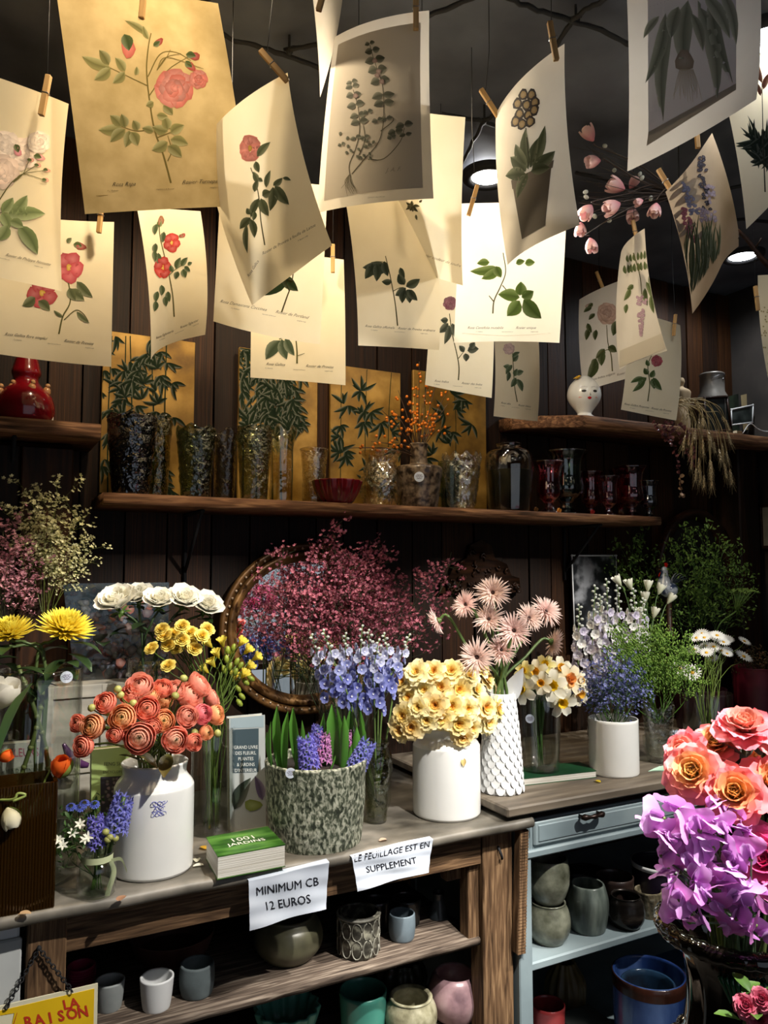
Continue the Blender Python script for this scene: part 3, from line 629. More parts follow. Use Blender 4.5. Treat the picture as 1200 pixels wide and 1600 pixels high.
for L in ((275, 420, 282, 402, 10), (283, 416, 293, 402, 9), (278, 424, 274, 436, 9), (286, 420, 290, 434, 10), (293, 414, 300, 410, 6), (288, 416, 297, 424, 8), (270, 425, 266, 414, 8)): a.leaf(*L, '4c5a3c')
a.cap((243, 530), (313, 500), 'Rosa Eglanteria', 'Rosier Eglantier', 6)
a = A[5] = Art(5)
a.flat5(391, 232, 25, 'ee9a90', .62, 7); a.stem([(414, 383), (408, 345), (405, 310), (400, 285), (392, 262)], 2)
for L in ((402, 245, 423, 222, 12), (400, 252, 405, 270, 10), (416, 293, 423, 266, 9), (427, 290, 442, 278, 10), (442, 278, 455, 282, 6), (430, 290, 452, 320, 17), (427, 292, 422, 330, 15), (405, 310, 392, 340, 12), (408, 310, 420, 338, 15), (410, 306, 424, 300, 14), (392, 335, 386, 325, 9), (392, 340, 375, 358, 13), (392, 342, 398, 372, 12), (386, 350, 387, 396, 9), (398, 330, 396, 345, 8), (402, 285, 396, 268, 10), (398, 300, 404, 280, 9), (404, 278, 411, 284, 7)): a.leaf(*L, '7c8668')
a.text('Rosier de Provins a feuille de Laitue', 452, 376, 6.5, -.50); a.text('Rosa Gallica', 397, 421, 6, -1.0); a.text('P. Bessin sculp.', 474, 373, 3, -.5)
a = A[6] = Art(6)
a.stem([(440, 488), (448, 465), (455, 445), (460, 415), (462, 395)], 2.4); a.leaf(448, 425, 411, 462, 24, '4c6448'); a.leaf(442, 430, 466, 455, 18, '4c6448'); a.stem([(452, 455), (446, 440), (443, 428)], 1.5); a.leaf(458, 440, 448, 436, 6, '5b5a38'); a.leaf(455, 412, 470, 405, 10, '4c6448')
a.cap((352, 474), (490, 500), 'Rosa Damascena Coccinea', 'Rosier de Portland', 8.5)
a = A[7] = Art(7)
a.stem([(464, 568), (464, 550), (462, 528), (458, 505)], 2.6); a.leaf(438, 532, 415, 562, 20, '4e5c48'); a.leaf(440, 530, 448, 562, 16, '4e5c48'); a.leaf(446, 528, 460, 556, 14, '4e5c48'); a.stem([(436, 530), (448, 527), (460, 530)], 1.5); a.stem([(465, 556), (476, 552)], 1)
a.cap((405, 570), (530, 576), 'Rosa Gallica', 'Rosier de Provins', 7.5)
a = A[9] = Art(9)
gr = '66675c'
for pts in ([(548, 278), (546, 258), (555, 235), (562, 205), (560, 170), (552, 140)], [(550, 272), (570, 248), (590, 225), (598, 200), (600, 165), (597, 130), (585, 95), (578, 70)], [(575, 249), (600, 248), (625, 222), (632, 200)], [(560, 245), (570, 220), (568, 195)], [(595, 205), (615, 188), (608, 180)]): a.stem(pts, 1.6, '5a5648')
def pair(x, y, l, w): a.leaf(x, y, x-l, y+l*.35, w, gr); a.leaf(x, y, x+l, y+l*.1-3, w, gr)
for x, y, l, w in ((578, 68, 8, 7), (582, 78, 12, 11), (586, 92, 16, 13), (590, 108, 15, 15), (594, 126, 15, 14), (550, 128, 9, 8), (551, 135, 11, 9), (553, 148, 12, 11), (556, 163, 14, 12), (599, 148, 18, 12), (600, 160, 16, 12), (560, 180, 13, 10), (562, 190, 14, 11), (575, 175, 8, 8), (604, 185, 10, 8), (632, 195, 14, 11), (618, 205, 12, 12), (570, 214, 8, 7), (556, 215, 9, 7), (534, 226, 6, 6), (575, 228, 7, 6), (590, 188, 9, 8), (612, 214, 7, 9), (634, 210, 10, 7)): pair(x, y, l, w)
for i in range(14): x, y = 548+R_.uniform(-16, 40), 205+R_.uniform(0, 40); a.leaf(x, y, x+R_.uniform(-6, 6), y+6, 5, gr)
for i in range(12): x = 545+R_.uniform(-6, 6); a.stem([(547, 272), (x, 285), (x+R_.uniform(-10, 10), 300+R_.uniform(-8, 8))], .8, '6b6655')
for x, y in ((586, 95), (592, 112), (597, 128), (556, 150), (590, 118)): a.blob(x, y, 4, 4, 0, '8d7670')
a.text('J. A. F.', 615, 268, 9, -.1, '8a857c'); a.text('Lamium maculatum', 588, 309, 3.4, -.06, '8a857c')
a = A[10] = Art(10)
for i in range(14): an = R_.uniform(0, 6.3); r = R_.uniform(4, 13); a.leaf(645, 322, 645+r*math.cos(an), 322+r*math.sin(an), 5, '6f6a4e')
a.leaf(655, 316, 660, 312, 4, '6f6a4e'); a.leaf(650, 335, 652, 344, 4, '6f6a4e')
a.text('Rosa Eglanteria Luteola', 607, 378, 7, .28, '9a8a68'); a.text('Rosier Eglantier couleur de soufre', 676, 404, 6.5, .3, '9a8a68')
a = A[11] = Art(11)
a.stem([(621, 509), (618, 480), (614, 455), (608, 425), (602, 400)], 2)
for L in ((612, 440, 596, 440, 10), (604, 418, 582, 430, 14), (600, 412, 566, 418, 16), (582, 412, 570, 436, 15), (588, 412, 588, 440, 14), (600, 408, 606, 432, 12), (632, 445, 622, 428, 13), (634, 448, 656, 436, 14), (634, 450, 617, 462, 13), (636, 452, 640, 474, 13), (632, 452, 628, 474, 12), (638, 452, 652, 470, 12), (625, 418, 632, 435, 9)): a.leaf(*L, '65705a')
a.stem([(614, 455), (624, 450), (634, 450)], 1.3); a.stem([(608, 425), (600, 410), (580, 410)], 1.3); a.cap((572, 511), (676, 518), 'Rosa Gallica officinalis', 'Rosier de Provins ordinaire', 6.5)
a = A[12] = Art(12)
a.stem([(716, 594), (717, 575), (714, 555), (706, 520), (702, 490)], 2); a.rose(703, 474, 11, 'a8607a'); a.stem([(716, 560), (724, 550)], 1.4)
for L in ((700, 505, 685, 520, 12), (702, 508, 694, 538, 11), (706, 505, 712, 530, 11), (700, 500, 688, 500, 10), (725, 550, 717, 540, 9), (727, 552, 728, 565, 10), (730, 548, 748, 545, 13), (735, 545, 742, 535, 10)): a.leaf(*L, '6a7164')
a.cap((672, 596), (758, 603), 'Rosa Indica', 'Rosier des Indes', 6)
a = A[13] = Art(13)
a.stem([(770, 490), (772, 470), (782, 448), (790, 425), (786, 395)], 2.2); a.stem([(785, 446), (800, 462), (812, 465)], 1.6); a.stem([(772, 472), (764, 462)], 2)
for L in ((778, 418, 734, 424, 15), (780, 420, 752, 436, 15), (775, 416, 783, 434, 14), (765, 410, 745, 412, 12), (812, 465, 778, 460, 20), (812, 462, 814, 440, 18), (815, 465, 834, 455, 17), (812, 470, 792, 494, 22), (818, 468, 846, 498, 24), (806, 412, 820, 408, 10), (820, 412, 836, 410, 12)): a.leaf(*L, '7c9a50')
a.cap((735, 514), (850, 514), 'Rosa Centifolia mutabilis', 'Rosier unique', 7); a.stem([(722, 521), (860, 521)], .5, 'b5ab92')
a = A[14] = Art(14)
for i, (x, y) in enumerate(((818, 148), (831, 148), (809, 162), (823, 164), (836, 160), (812, 178), (826, 180), (835, 172), (806, 190), (816, 194), (829, 190))): a.blob(x, y, 7.5, 9.5, .3, '26282c', .2, 9, .12); a.blob(x, y, 4.6, 6, .3, 'a58f6a', .1, 8, .05)
a.stem([(822, 200), (825, 230), (826, 260)], 2, '3c4038')
a.quad([(801, 288), (862, 260), (852, 352), (816, 374)], ['7a746c', '6b655e', '5a5650', '625e58']); a.quad([(799, 282), (866, 250), (864, 262), (801, 296)], '77706a')
for L in ((826, 265, 822, 200, 16), (828, 262, 852, 196, 17), (830, 262, 842, 215, 14), (832, 262, 868, 236, 20), (822, 268, 798, 245, 24), (822, 272, 790, 275, 22), (830, 268, 860, 262, 18), (825, 270, 808, 310, 14), (822, 258, 806, 225, 16)): a.leaf(*L, '66725e')
a = A[15] = Art(15)
a.stem([(808, 628), (804, 605), (802, 575), (800, 540)], 1.6); a.rose(795, 545, 9, 'd9b8ac')
for L in ((800, 570, 790, 585, 8), (802, 565, 810, 555, 8), (798, 575, 786, 572, 8), (806, 590, 798, 605, 9), (806, 585, 818, 580, 9), (808, 592, 816, 612, 9), (804, 588, 808, 576, 8), (800, 558, 812, 550, 7), (795, 580, 792, 596, 7)): a.leaf(*L, '5f6e50')
a.cap((779, 630), (832, 637), 'Rosa alba', 'Rosier blanc', 5)
a = A[16] = Art(16)
a.quad([(1012, -10), (1150, -60), (1150, 138), (1013, 214)], ['cccbca', 'd2d1d2', 'c0bebf', 'b8b6b8']); a.quad([(1013, 206), (1150, 130), (1150, 140), (1010, 228)], 'a09888')
for i in range(24):
    x = 1016+i*5.6; a.stem([(x, 10-i*2), (x+1, 205-i*3)], 1, 'a2a0a4')
for L in ((1050, 20, 1036, 190, 22), (1075, 0, 1070, 110, 30), (1090, 0, 1120, 155, 26), (1040, 20, 1008, 130, 20), (1110, -10, 1145, 130, 22), (1060, 10, 1048, 60, 22), (1030, 25, 1005, 60, 12), (1100, -10, 1140, 60, 22), (1080, 20, 1098, 80, 16), (1125, -20, 1150, 70, 18)): a.leaf(*L, 'aab09c')
a.blob(1069, 95, 15, 17, 0, '9b8f7c', .2)
for i in range(18): x = 1062+i*1.2; a.stem([(x, 108), (x-6+i*.8, 130), (1052+i*2.5+R_.uniform(-4, 4), 150+R_.uniform(-12, 10))], 1, 'b0a894')
a = A[17] = Art(17)
for i in range(16): x = 1048+R_.uniform(0, 60); a.blob(x, 250+R_.uniform(0, 120), R_.uniform(10, 22), R_.uniform(3, 7), -.7, 'ad9a82', .03)
for x0, y0, x1, y1, n, c in ((1095, 245, 1104, 330, 40, '2e2e3c'), (1068, 282, 1086, 338, 34, '8587a0'), (1068, 325, 1088, 405, 42, 'b96a78'), (1108, 290, 1112, 345, 26, 'a89aa8'), (1097, 325, 1098, 345, 14, '9a8a98')):
    for i in range(n): t = R_.random(); a.blob(x0+(x1-x0)*t+R_.uniform(-6, 6), y0+(y1-y0)*t, 2.6, 3.6, R_.uniform(0, 3), c, .3, 6)
for i in range(34): x = 1072+R_.uniform(0, 50); a.leaf(x, 470-(x-1072)*1.4, x+R_.uniform(-6, 8), 360+R_.uniform(-30, 20), 4, '5e6648')
a = A[18] = Art(18)
a.rose(949, 490, 18, 'c8aaa0', .9); a.bud(920, 478, 6, 2.6, 'c8aaa0'); a.stem([(957, 580), (955, 555), (950, 535), (948, 508)], 1.8)
for L in ((918, 505, 925, 520, 8), (922, 512, 916, 532, 9), (932, 515, 930, 532, 8), (968, 500, 958, 525, 14), (945, 545, 931, 560, 12), (942, 548, 940, 572, 13), (932, 560, 918, 594, 15), (930, 560, 925, 575, 10), (950, 542, 964, 550, 12), (925, 480, 912, 488, 7), (930, 490, 920, 500, 7)): a.leaf(*L, '55613f')
a.stem([(955, 545), (940, 550), (930, 562)], 1.2); a.text('Rosa Indica vulgaris', 942, 590, 5, -.27, '7a7466'); a.text('Rosier des Indes', 980, 583, 5, -.27, '7a7466')
a = A[19] = Art(19)
for i in range(7): a.leaf(982+i*5, 410-i, 980+i*5.5, 398-i*1.4, 5, '67764a')
for i in range(9): a.leaf(978+i*5, 428-i, 976+i*5.2, 414-i, 6, '67764a')
for L in ((985, 450, 975, 470, 8), (990, 445, 980, 452, 8), (1010, 440, 1020, 470, 9), (1015, 430, 1024, 455, 8), (1018, 460, 1022, 490, 8), (980, 475, 978, 490, 7), (1008, 450, 1012, 478, 8)): a.leaf(*L, '67764a')
a.stem([(990, 395), (1000, 430), (1003, 460)], 1.6)
for i in range(60): t = R_.random(); a.blob(1002+R_.uniform(-9, 9)*(1-t), 462+t*62, 2.6, 2.6, 0, 'b79aab', .25, 6)
a.quad([(969, 548), (1036, 520), (1040, 545), (968, 574)], 'c4beb0')
a = A[20] = Art(20)
a.stem([(1012, 627), (1015, 600), (1012, 572), (1018, 555)], 1.8); a.rose(1026, 564, 9, 'a8384a')
for L in ((1013, 585, 1006, 575, 9), (1010, 590, 996, 602, 9), (1008, 592, 988, 612, 9), (1016, 590, 1022, 578, 9), (1018, 592, 1022, 608, 10), (1020, 590, 1034, 610, 11), (1006, 590, 985, 598, 8), (1014, 572, 1010, 562, 7)): a.leaf(*L, '54683c')
a.cap((980, 633), (1050, 644), 'Rosa Gallica Purpurea', 'Rosier de Provins', 5.5)
a = A[21] = Art(21)
for i in range(44): an = R_.uniform(-3.2, -.2) if i % 2 else R_.uniform(0, 6.3); r = R_.uniform(14, 46); a.leaf(1190+R_.uniform(-6, 14), 240+R_.uniform(-25, 30), 1190+r*math.cos(an), 235+r*1.4*math.sin(an), 7, '3f4a44')
for L in ((1190, 130, 1185, 100, 8), (1192, 140, 1204, 112, 9), (1188, 150, 1180, 128, 7)): a.leaf(*L, '7a4a44')
a.stem([(1195, 300), (1192, 220), (1190, 130)], 2, '4a4a40')
a = A[22] = Art(22)
for i in range(50): a.blob(1192+R_.uniform(-2, 30), 460+R_.uniform(0, 130), 1.5, 1.5, 0, 'b0a06a', .1, 5)
a = A[8] = Art(8)
PL = {1: 'cream print of blush roses hanging at the left edge, brightly lit', 2: 'large golden-brown print of a red rose sprig', 3: 'cream print of two pink single roses above the red vase', 4: 'narrow turned print of two scarlet roses below the gold one',
      5: 'cream print of a pink rose hanging from one corner', 6: 'cream print with a big dark leaf behind the pink rose print', 7: 'lowest cream print of three dark leaves in front of the bamboo panel', 8: 'print seen edge-on at the top beside the grey nettle print',
      9: 'grey-toned print of a nettle plant with fine roots', 10: 'tan print tucked behind the grey nettle print', 11: 'bright cream print of two leaf sprays under the tan print', 12: 'shaded print of a mauve rose behind the bright prints',
      13: 'glowing white print of green rose leaves below the downlight', 14: 'grey print of a potted auricula primula', 15: 'small narrow print of a pale rose hanging lowest in the centre', 16: 'grey bordered print of an orchid with strap leaves, top right',
      17: 'painted print of hyacinths with a curled edge', 18: 'print of a pale pink rose in front of the white face vase', 19: 'narrow print of hanging wisteria', 20: 'cream print of a crimson rose beside the dried wheat', 21: 'print of dark spiky foliage at the right edge', 22: 'brightly lit print cut by the right edge'}
BEND = {1: (.012, -.012, 0, 0), 2: (.006, .01, 0, 0), 3: (-.008, .008, 0, 0), 4: (-.02, .012, -.02, 0), 5: (.02, .015, -.02, 0), 6: (.02, 0, 0, 0), 7: (.004, .006, 0, 0), 9: (.016, .006, 0, 0), 10: (.01, .01, 0, 0), 11: (.006, .012, 0, 0), 12: (-.006, .006, 0, 0), 13: (.004, .01, .008, 0), 14: (.018, .01, 0, 0), 15: (-.006, .01, 0, 0), 16: (.012, .02, 0, 0), 17: (.01, .01, 0, .03), 18: (.01, .01, 0, 0), 19: (.012, .012, 0, 0), 20: (.006, .012, -.008, 0), 21: (.01, .01, 0, 0), 22: (.01, .01, 0, 0)}
PMAT = {2: 'paperk', 13: 'paperb', 9: 'paperg', 14: 'paperg', 16: 'paperg', 18: 'paperg', 19: 'paperg', 17: 'papert', 8: 'paperg', 10: 'paper'}
for k in sorted(QUAD):
    S = quad_surf(QUAD[k], *BEND.get(k, (.006, .006, 0, 0))); base = np.mean(QUAD[k], 0)
    T = thing('botanical_print', PL[k], 'print', base, 'botanical prints pegged on lines under the ceiling')
    nu, nv = 18, 24; U, V_ = np.meshgrid(np.linspace(0, 1, nu), np.linspace(0, 1, nv), indexing='ij'); X = S(np.stack([U.ravel(), V_.ravel()], 1))-base
    F = [(i*nv+j, (i+1)*nv+j, (i+1)*nv+j+1, i*nv+j+1) for i in range(nu-1) for j in range(nv-1)]
    g = G(); g.add(X, F); obj('paper_sheet', g, MT[PMAT.get(k, 'paper')], T)
    if k in (9,):   # plate mark: a slightly darker printed field inside a pale border
        ga = G(); uu = np.linspace(.07, .93, 14); vv = np.linspace(.06, .94, 18); A_, B_ = np.meshgrid(uu, vv, indexing='ij'); uv = np.stack([A_.ravel(), B_.ravel()], 1); Y = S(uv)
        n0 = np.cross(S(uv+np.array((1e-3, 0)))-Y, S(uv+np.array((0, 1e-3)))-Y); n0 /= np.linalg.norm(n0, axis=1)[:, None]; n0 *= np.sign(np.sum(n0*(CAM-Y), 1))[:, None]
        ga.add(Y+n0*0.0003-base, [(i*18+j, (i+1)*18+j, (i+1)*18+j+1, i*18+j+1) for i in range(13) for j in range(17)], lin({9: 'b3aca0', 16: 'c4c0b8', 13: 'e9dec0'}[k])); obj('printed_field', ga, MT['ink'], T)
    if A[k].P:
        ga = A[k].lay_on(S)
        if ga.n: ga.merge(G()); V, Cc, Tt, Qq = ga.fin(); ga.v = [V-base]; obj('printed_plant', ga, MT['ink'], T, smooth=False, kind='stuff')
# ---- clothes pegs with a dark thread to the ceiling ----
gp = G(); box(gp, -0.005, 0.005, -0.0045, -0.0005, -0.036, 0.036, b=0.001); pegA = mesh('peg_half', gp, MT['peg'], False)
gp = G(); box(gp, -0.005, 0.005, 0.0005, 0.0045, -0.036, 0.036, b=0.001); pegB = mesh('peg_half', gp, MT['peg'], False)
gp = G(); tube(gp, [(-.0058, -.005, .004), (.0058, -.005, .004), (.0058, .005, .004), (-.0058, .005, .004), (-.0058, -.005, .004)], .0009, 5); pegS = mesh('spring', gp, MT['steel'])
PEGS = [(1, 72, 140, 66, 172), (2, 225, -12, 222, 20), (3, 157, 337, 155, 357), (4, 232, 322, 234, 333), (5, 415, 88, 443, 120), (9, 650, 5, 650, 38), (13, 744, 296, 734, 330), (14, 758, 150, 776, 178), (14, 862, 52, 868, 86), (16, 985, -30, 985, -60),
        (17, 1035, 275, 1050, 300), (17, 1089, 213, 1090, 225), (18, 930, 420, 942, 450), (19, 990, 350, 996, 378), (20, 1056, 486, 1053, 520), (22, 1178, 430, 1184, 480), (8, 508, -20, 500, 8), (6, 360, 268, 362, 290), (7, 520, 400, 520, 420), (10, 660, 165, 660, 190), (11, 560, 284, 560, 305), (12, 690, 402, 690, 425), (15, 800, 478, 800, 500), (21, 1150, 90, 1150, 120)]
for i, (k, x0, y0, x1, y1) in enumerate(PEGS):
    d = dep(np.mean(QUAD[k][:2], 0))
    if k == 14: d = dep(QUAD[14][0] if x0 < 800 else QUAD[14][1])
    if k in (5, 9, 17): d = dep(QUAD[k][1])
    d -= 0.006
    a_, b_ = PD(x0, y0, d), PD(x1, y1, d); ax = (a_-b_)/np.linalg.norm(a_-b_); yy = FW-ax*(FW @ ax); yy /= np.linalg.norm(yy); xx = np.cross(yy, ax)
    cpt = b_+ax*0.026; M = np.eye(4); M[:3, 0] = xx; M[:3, 1] = yy; M[:3, 2] = ax; M[:3, 3] = cpt
    T = thing('clothes_peg', 'small wooden clothes peg holding the ' + PL[k].split(',')[0].replace('print seen', 'print')[:0] + {1: 'blush rose print at the left edge', 2: 'golden-brown print', 3: 'print of two pink single roses', 4: 'print of two scarlet roses', 5: 'pink rose print by its corner', 9: 'grey nettle print', 13: 'glowing white print below the downlight', 14: 'primula print, ' + ('left' if x0 < 800 else 'right') + ' one', 16: 'orchid print', 17: 'hyacinth print, ' + ('left' if x0 < 1060 else 'right') + ' one', 18: 'pale rose print near the face vase', 19: 'wisteria print', 20: 'crimson rose print', 22: 'bright print at the right edge', 8: 'edge-on print', 6: 'print with one big dark leaf', 7: 'lowest print of three leaves', 10: 'tan print', 11: 'bright two-spray print', 12: 'shaded mauve rose print', 15: 'small narrow pale rose print', 21: 'dark foliage print'}[k], 'peg', group='wooden clothes pegs', M=M)
    ob('peg_half', pegA, T); ob('peg_half', pegB, T); ob('spring', pegS, T)
    tp = M[:3, :3].T @ (np.array((cpt[0], cpt[1], CEIL))-cpt); g = G(); tube(g, [(0, 0, 0.02), tp*0.5+np.array((0, .004, 0)), tp], 0.0008, 4); obj('thread', g, MT['black'], T)
# ================= shelf things =================
def vz(px, pyt, wpx, Y, z):
    p = PY(px, pyt, Y); s = dep(p)/FPX; return np.array((p[0], Y, z)), wpx/2*s, p[2]-z
def shell(prof, th, n=5, floor=None):
    """outer profile (r,z) bottom to top -> closed wall with inside"""
    P = sm(prof, n); P = np.vstack([[1e-4, P[0][1]], P]); inn = P[1:][::-1].copy(); inn[:, 0] = np.maximum(inn[:, 0]-th, 1e-4); zf = (floor if floor is not None else P[0][1]+th*1.5)
    inn[:, 1] = np.where(np.arange(len(inn)) == 0, inn[:, 1], np.maximum(inn[:, 1], zf)); 
    return np.vstack([P, [inn[0][0]+th*.5, inn[0][1]+th*.4], inn, [1e-4, zf]])
def emboss(kind, n, amp, H):
    def f(r, z, A):
        k = np.clip(np.minimum(z/H*6, 1), 0, 1)
        if kind == 'diamond': b = np.abs(np.sin(n*A/2+z/H*PI*n*.35))*np.abs(np.sin(n*A/2-z/H*PI*n*.35))
        elif kind == 'bubble': b = np.sin(n*A+3*np.sin(z/H*17))*np.cos(z/H*PI*n*.8+2*np.sin(A*3))
        elif kind == 'rib': b = np.cos(n*A)
        elif kind == 'twist': b = np.cos(n*A+z/H*6)
        elif kind == 'wavy': b = np.cos(n*A)*(z/H)**2
        elif kind == 'rustic': b = np.sin(3*A+z/H*9)*.5+np.sin(7*A-z/H*14)*.5
        return r*(1+amp*b*k), z
    return f
def vase(name, label, c, R, H, prof, mat, mod=None, seg=48, th=0.0035, part='glass_body', cat='vase', n=6, rim=None, M=None):
    T = thing(name, label, cat, c, M=M); g = G(); P = [(a*R, b*H) for a, b in prof]; lathe(g, shell(P, th, n), seg, mod=mod)
    if rim:
        V = g.v[0]; k = V[:, 2] > H*0.86; a = np.arctan2(V[:, 1], V[:, 0]); V[:, 2] += np.where(k, np.cos(a*rim[0])*rim[1]*H*(V[:, 2]/H-.86)/.14, 0)
    obj(part, g, mat if not isinstance(mat, str) else MT[mat], T); return T
def oncyl(px, py, c, R):
    r = ray(px, py); o_ = CAM-np.array(c); a_ = r[0]**2+r[1]**2; b_ = r[0]*o_[0]+r[1]*o_[1]; q = o_[0]**2+o_[1]**2-R*R; d = max(b_*b_-a_*q, 0); return CAM+r*((-b_-math.sqrt(d))/a_)
def sticker(T, p, r, loc, label='round white price sticker'):
    """small round label facing the camera on the front of a vase; p is the world centre"""
    d = CAM-np.array(p); d[2] = 0; d /= np.linalg.norm(d); M = trs(np.array(p)-np.array(loc), zto(d)); g = G(); lathe(g, [(1e-4, .0006), (r, .0005), (r, 0), (1e-4, 0)], 20); k = obj('price_sticker', g, MT['sign'], T, M, label=label, smooth=False)
    g = G(); n = 0
    for yy, ww in ((.35, .5), (.05, .7), (-.3, .45)):
        P = [(-r*ww+2*r*ww*t, r*yy+r*.12*math.sin(t*19+yy*9), .0009) for t in np.linspace(0, 1, 16)]; tube(g, P, r*.035, 4)
    obj('handwriting', g, plain('sticker_ink', '6a5a78', .8), k)
dkg = glass('near_black_glass', '0b0b08', .6, 1.0, 50, base=.12); olv = glass('olive_glass', '8a8030', .6, 1.0, 50, base=.1); dgr = glass('dark_green_glass', '3c4a20', .6, 1.0, 50, base=.11)
brn = glass('smoke_brown_glass', '8d8068', .5, .8, 45, base=.05); yel = glass('pale_yellow_glass', 'd3c176', .7, .4, 30, base=.12); amb = glass('amber_glass', 'd0bd84', .7, .5, 60, base=.16)
rdg = glass('ruby_glass', '8e1420', .8, .2, 30, base=.1); ggr = glass('bottle_green_glass', '1f3a26', .8, .2, 30, base=.12); navy = glass('black_blue_glass', '23262e', .8, .2, 30, base=.14); smk = glass('smoked_glass', 'b5ab98', .6, 0, base=.08)
tumb = [(.66, 0), (.72, .02), (.8, .3), (.9, .65), (.97, .9), (1, 1)]
Tb = 'vase'
def sv(label, px, pyt, wpx, Y, prof, mat, **k): c, R, H = vz(px, pyt, wpx, Y, SZ); return vase('glass_vase', label, c, R, H, prof, mat, **k)
sv('near-black textured glass vase, leftmost on the long shelf', 207, 652, 76, 2.06, tumb, dkg, mod=emboss('bubble', 9, .05, .22), rim=(7, .02))
sv('olive textured glass vase behind the near-black one', 247, 652, 44, 2.13, tumb, olv, mod=emboss('bubble', 7, .06, .22), rim=(5, .02))
sv('dark green textured glass vase right of the olive one', 307, 670, 61, 2.06, tumb, dgr, mod=emboss('bubble', 8, .06, .2), rim=(6, .03))
sv('smoky clear glass vase between the two green textured vases', 352, 676, 40, 2.10, [(.7, 0), (.8, .2), (.85, .5), (.9, .8), (1.05, 1)], brn, mod=emboss('wavy', 5, .1, .2), rim=(4, .05))
sv('grey-green textured glass vase with dimpled sides', 398, 670, 56, 2.06, tumb, glass('grey_green_glass', '6a7040', .6, 1.0, 50, base=.11), mod=emboss('bubble', 8, .05, .2), rim=(6, .02))
sv('pale yellow fluted glass vase with a tulip rim', 440, 672, 46, 2.08, [(.75, 0), (.78, .1), (.72, .4), (.8, .75), (1.05, 1)], yel, mod=emboss('rib', 9, .05, .2), rim=(6, .05))
sv('small amber honeycomb glass vase behind the red bowl', 491, 702, 42, 2.12, [(.8, 0), (.85, .1), (.8, .5), (.92, .85), (1.02, 1)], amb, mod=emboss('diamond', 14, .09, .16))
sv('waisted amber vase with a diamond pattern right of the red bowl', 595, 707, 64, 2.09, [(.7, 0), (.85, .08), (1, .35), (.9, .6), (.7, .8), (.85, .93), (1, 1)], amb, mod=emboss('diamond', 16, .07, .16), seg=96)
T = sv('cut crystal vase with a star-pointed rim', 721, 712, 58, 2.07, [(.6, 0), (.7, .1), (.85, .5), (.95, .8), (1, 1)], 'crystal', mod=emboss('diamond', 10, .12, .16), rim=(10, .05), seg=80)
sv('dark green glass vase just behind the crystal one', 702, 722, 36, 2.14, tumb, glass('green_clear_glass', '5a7a58', .7, .3, 30, base=.1))
c, R, H = vz(795, 694, 76, 2.08, SZ); T = vase('glass_jar', 'large smoky glass jar with rounded shoulders beside the ruby goblets', c, R, H, [(.78, 0), (.86, .03), (.95, .4), (1, .68), (.9, .86), (.55, .94), (.5, .96), (.52, 1)], smk, cat='jar', th=.003)
g = G(); lathe(g, [(1e-4, .006), (R*.78, .006), (R*.86, H*.35), (R*.9, H*.6), (R*.9, H*.605), (1e-4, H*.605)], 40); obj('dark_contents', g, surf('dark_moss', [(.3, '14140c'), (.7, '2c2c1c')], .3, 20), T)
# red ceramic scalloped bowl
c, R, H = vz(527, 752, 76, 2.05, SZ); T = vase('scalloped_bowl', 'low crimson scalloped bowl on the long shelf', c, R, H, [(.5, 0), (.62, .05), (.85, .5), (.96, .85), (1, 1)], surf('crimson_glaze', [(.3, '4a0a10'), (.7, '86141e')], .25, 10, coat=.4), mod=emboss('rib', 14, .05, H), part='bowl', cat='bowl', seg=84)
# squat mosaic vase with neck, berries in it
c, R, H = vz(654, 694, 76, 2.07, SZ); mos = c
T = vase('mosaic_vase', 'squat grey-brown mosaic vase with a narrow neck and sticker', c, R, H, [(.7, 0), (.78, .03), (.9, .4), (.98, .55), (.9, .64), (.45, .67), (.36, .72), (.35, .9), (.4, 1)], surf('grey_mosaic', [(.35, '2a2018'), (.5, '5c4c3c'), (.62, '7d6c58')], .3, 60, detail=2, bump=.6), part='body', th=.004, seg=64)
sticker(T, oncyl(655, 745, c, R*.985), .0155, c)
# ruby and dark goblets
gob = [(.62, 0), (.66, .03), (.35, .1), (.3, .2), (.62, .3), (.78, .42), (.72, .6), (.78, .85), (1.02, 1)]
for lab, px, pt, wp, Y, m in (('ruby glass goblet directly right of the smoky jar', 857, 722, 48, 2.06, rdg), ('wide dark green glass urn with a flared rim', 884, 706, 66, 2.11, ggr), ('small ruby goblet behind the dark green urn', 922, 738, 38, 2.13, rdg), ('squat ruby goblet in front of the taller pair', 950, 745, 36, 2.06, rdg), ('tall ruby goblet with a flared rim near the shelf end', 985, 730, 50, 2.08, rdg), ('small blue-black goblet, last on the long shelf', 1013, 752, 32, 2.06, navy), ('ruby goblet standing at the back, half hidden', 968, 734, 34, 2.16, rdg)):
    c, R, H = vz(px, pt, wp, Y, SZ); vase('glass_goblet', lab, c, R, H, gob, m, mod=emboss('rib', 10, .03, H), cat='goblet', n=5)
for lab, px, py, col in (('small curled orange paper tag in front of the ruby goblet', 874, 785, 'c98a3a'), ('small red folded paper tag before the squat goblet', 926, 790, '9a2a2a'), ('small brown paper tag beside the smoky jar', 838, 790, '6a4a2a')):
    p = PY(px, py, 2.025); g = G(); s = .008
    for k_ in range(3): petal(g, .02, .012, -.8+.8*k_, .9, k_*2.1, 0, 0, .4, 'strap', 0, 6, 3, lin(col))
    tag(obj('paper_tag', g, MT['petal'], loc=(p[0], p[1], SZ)), lab, 'tag')
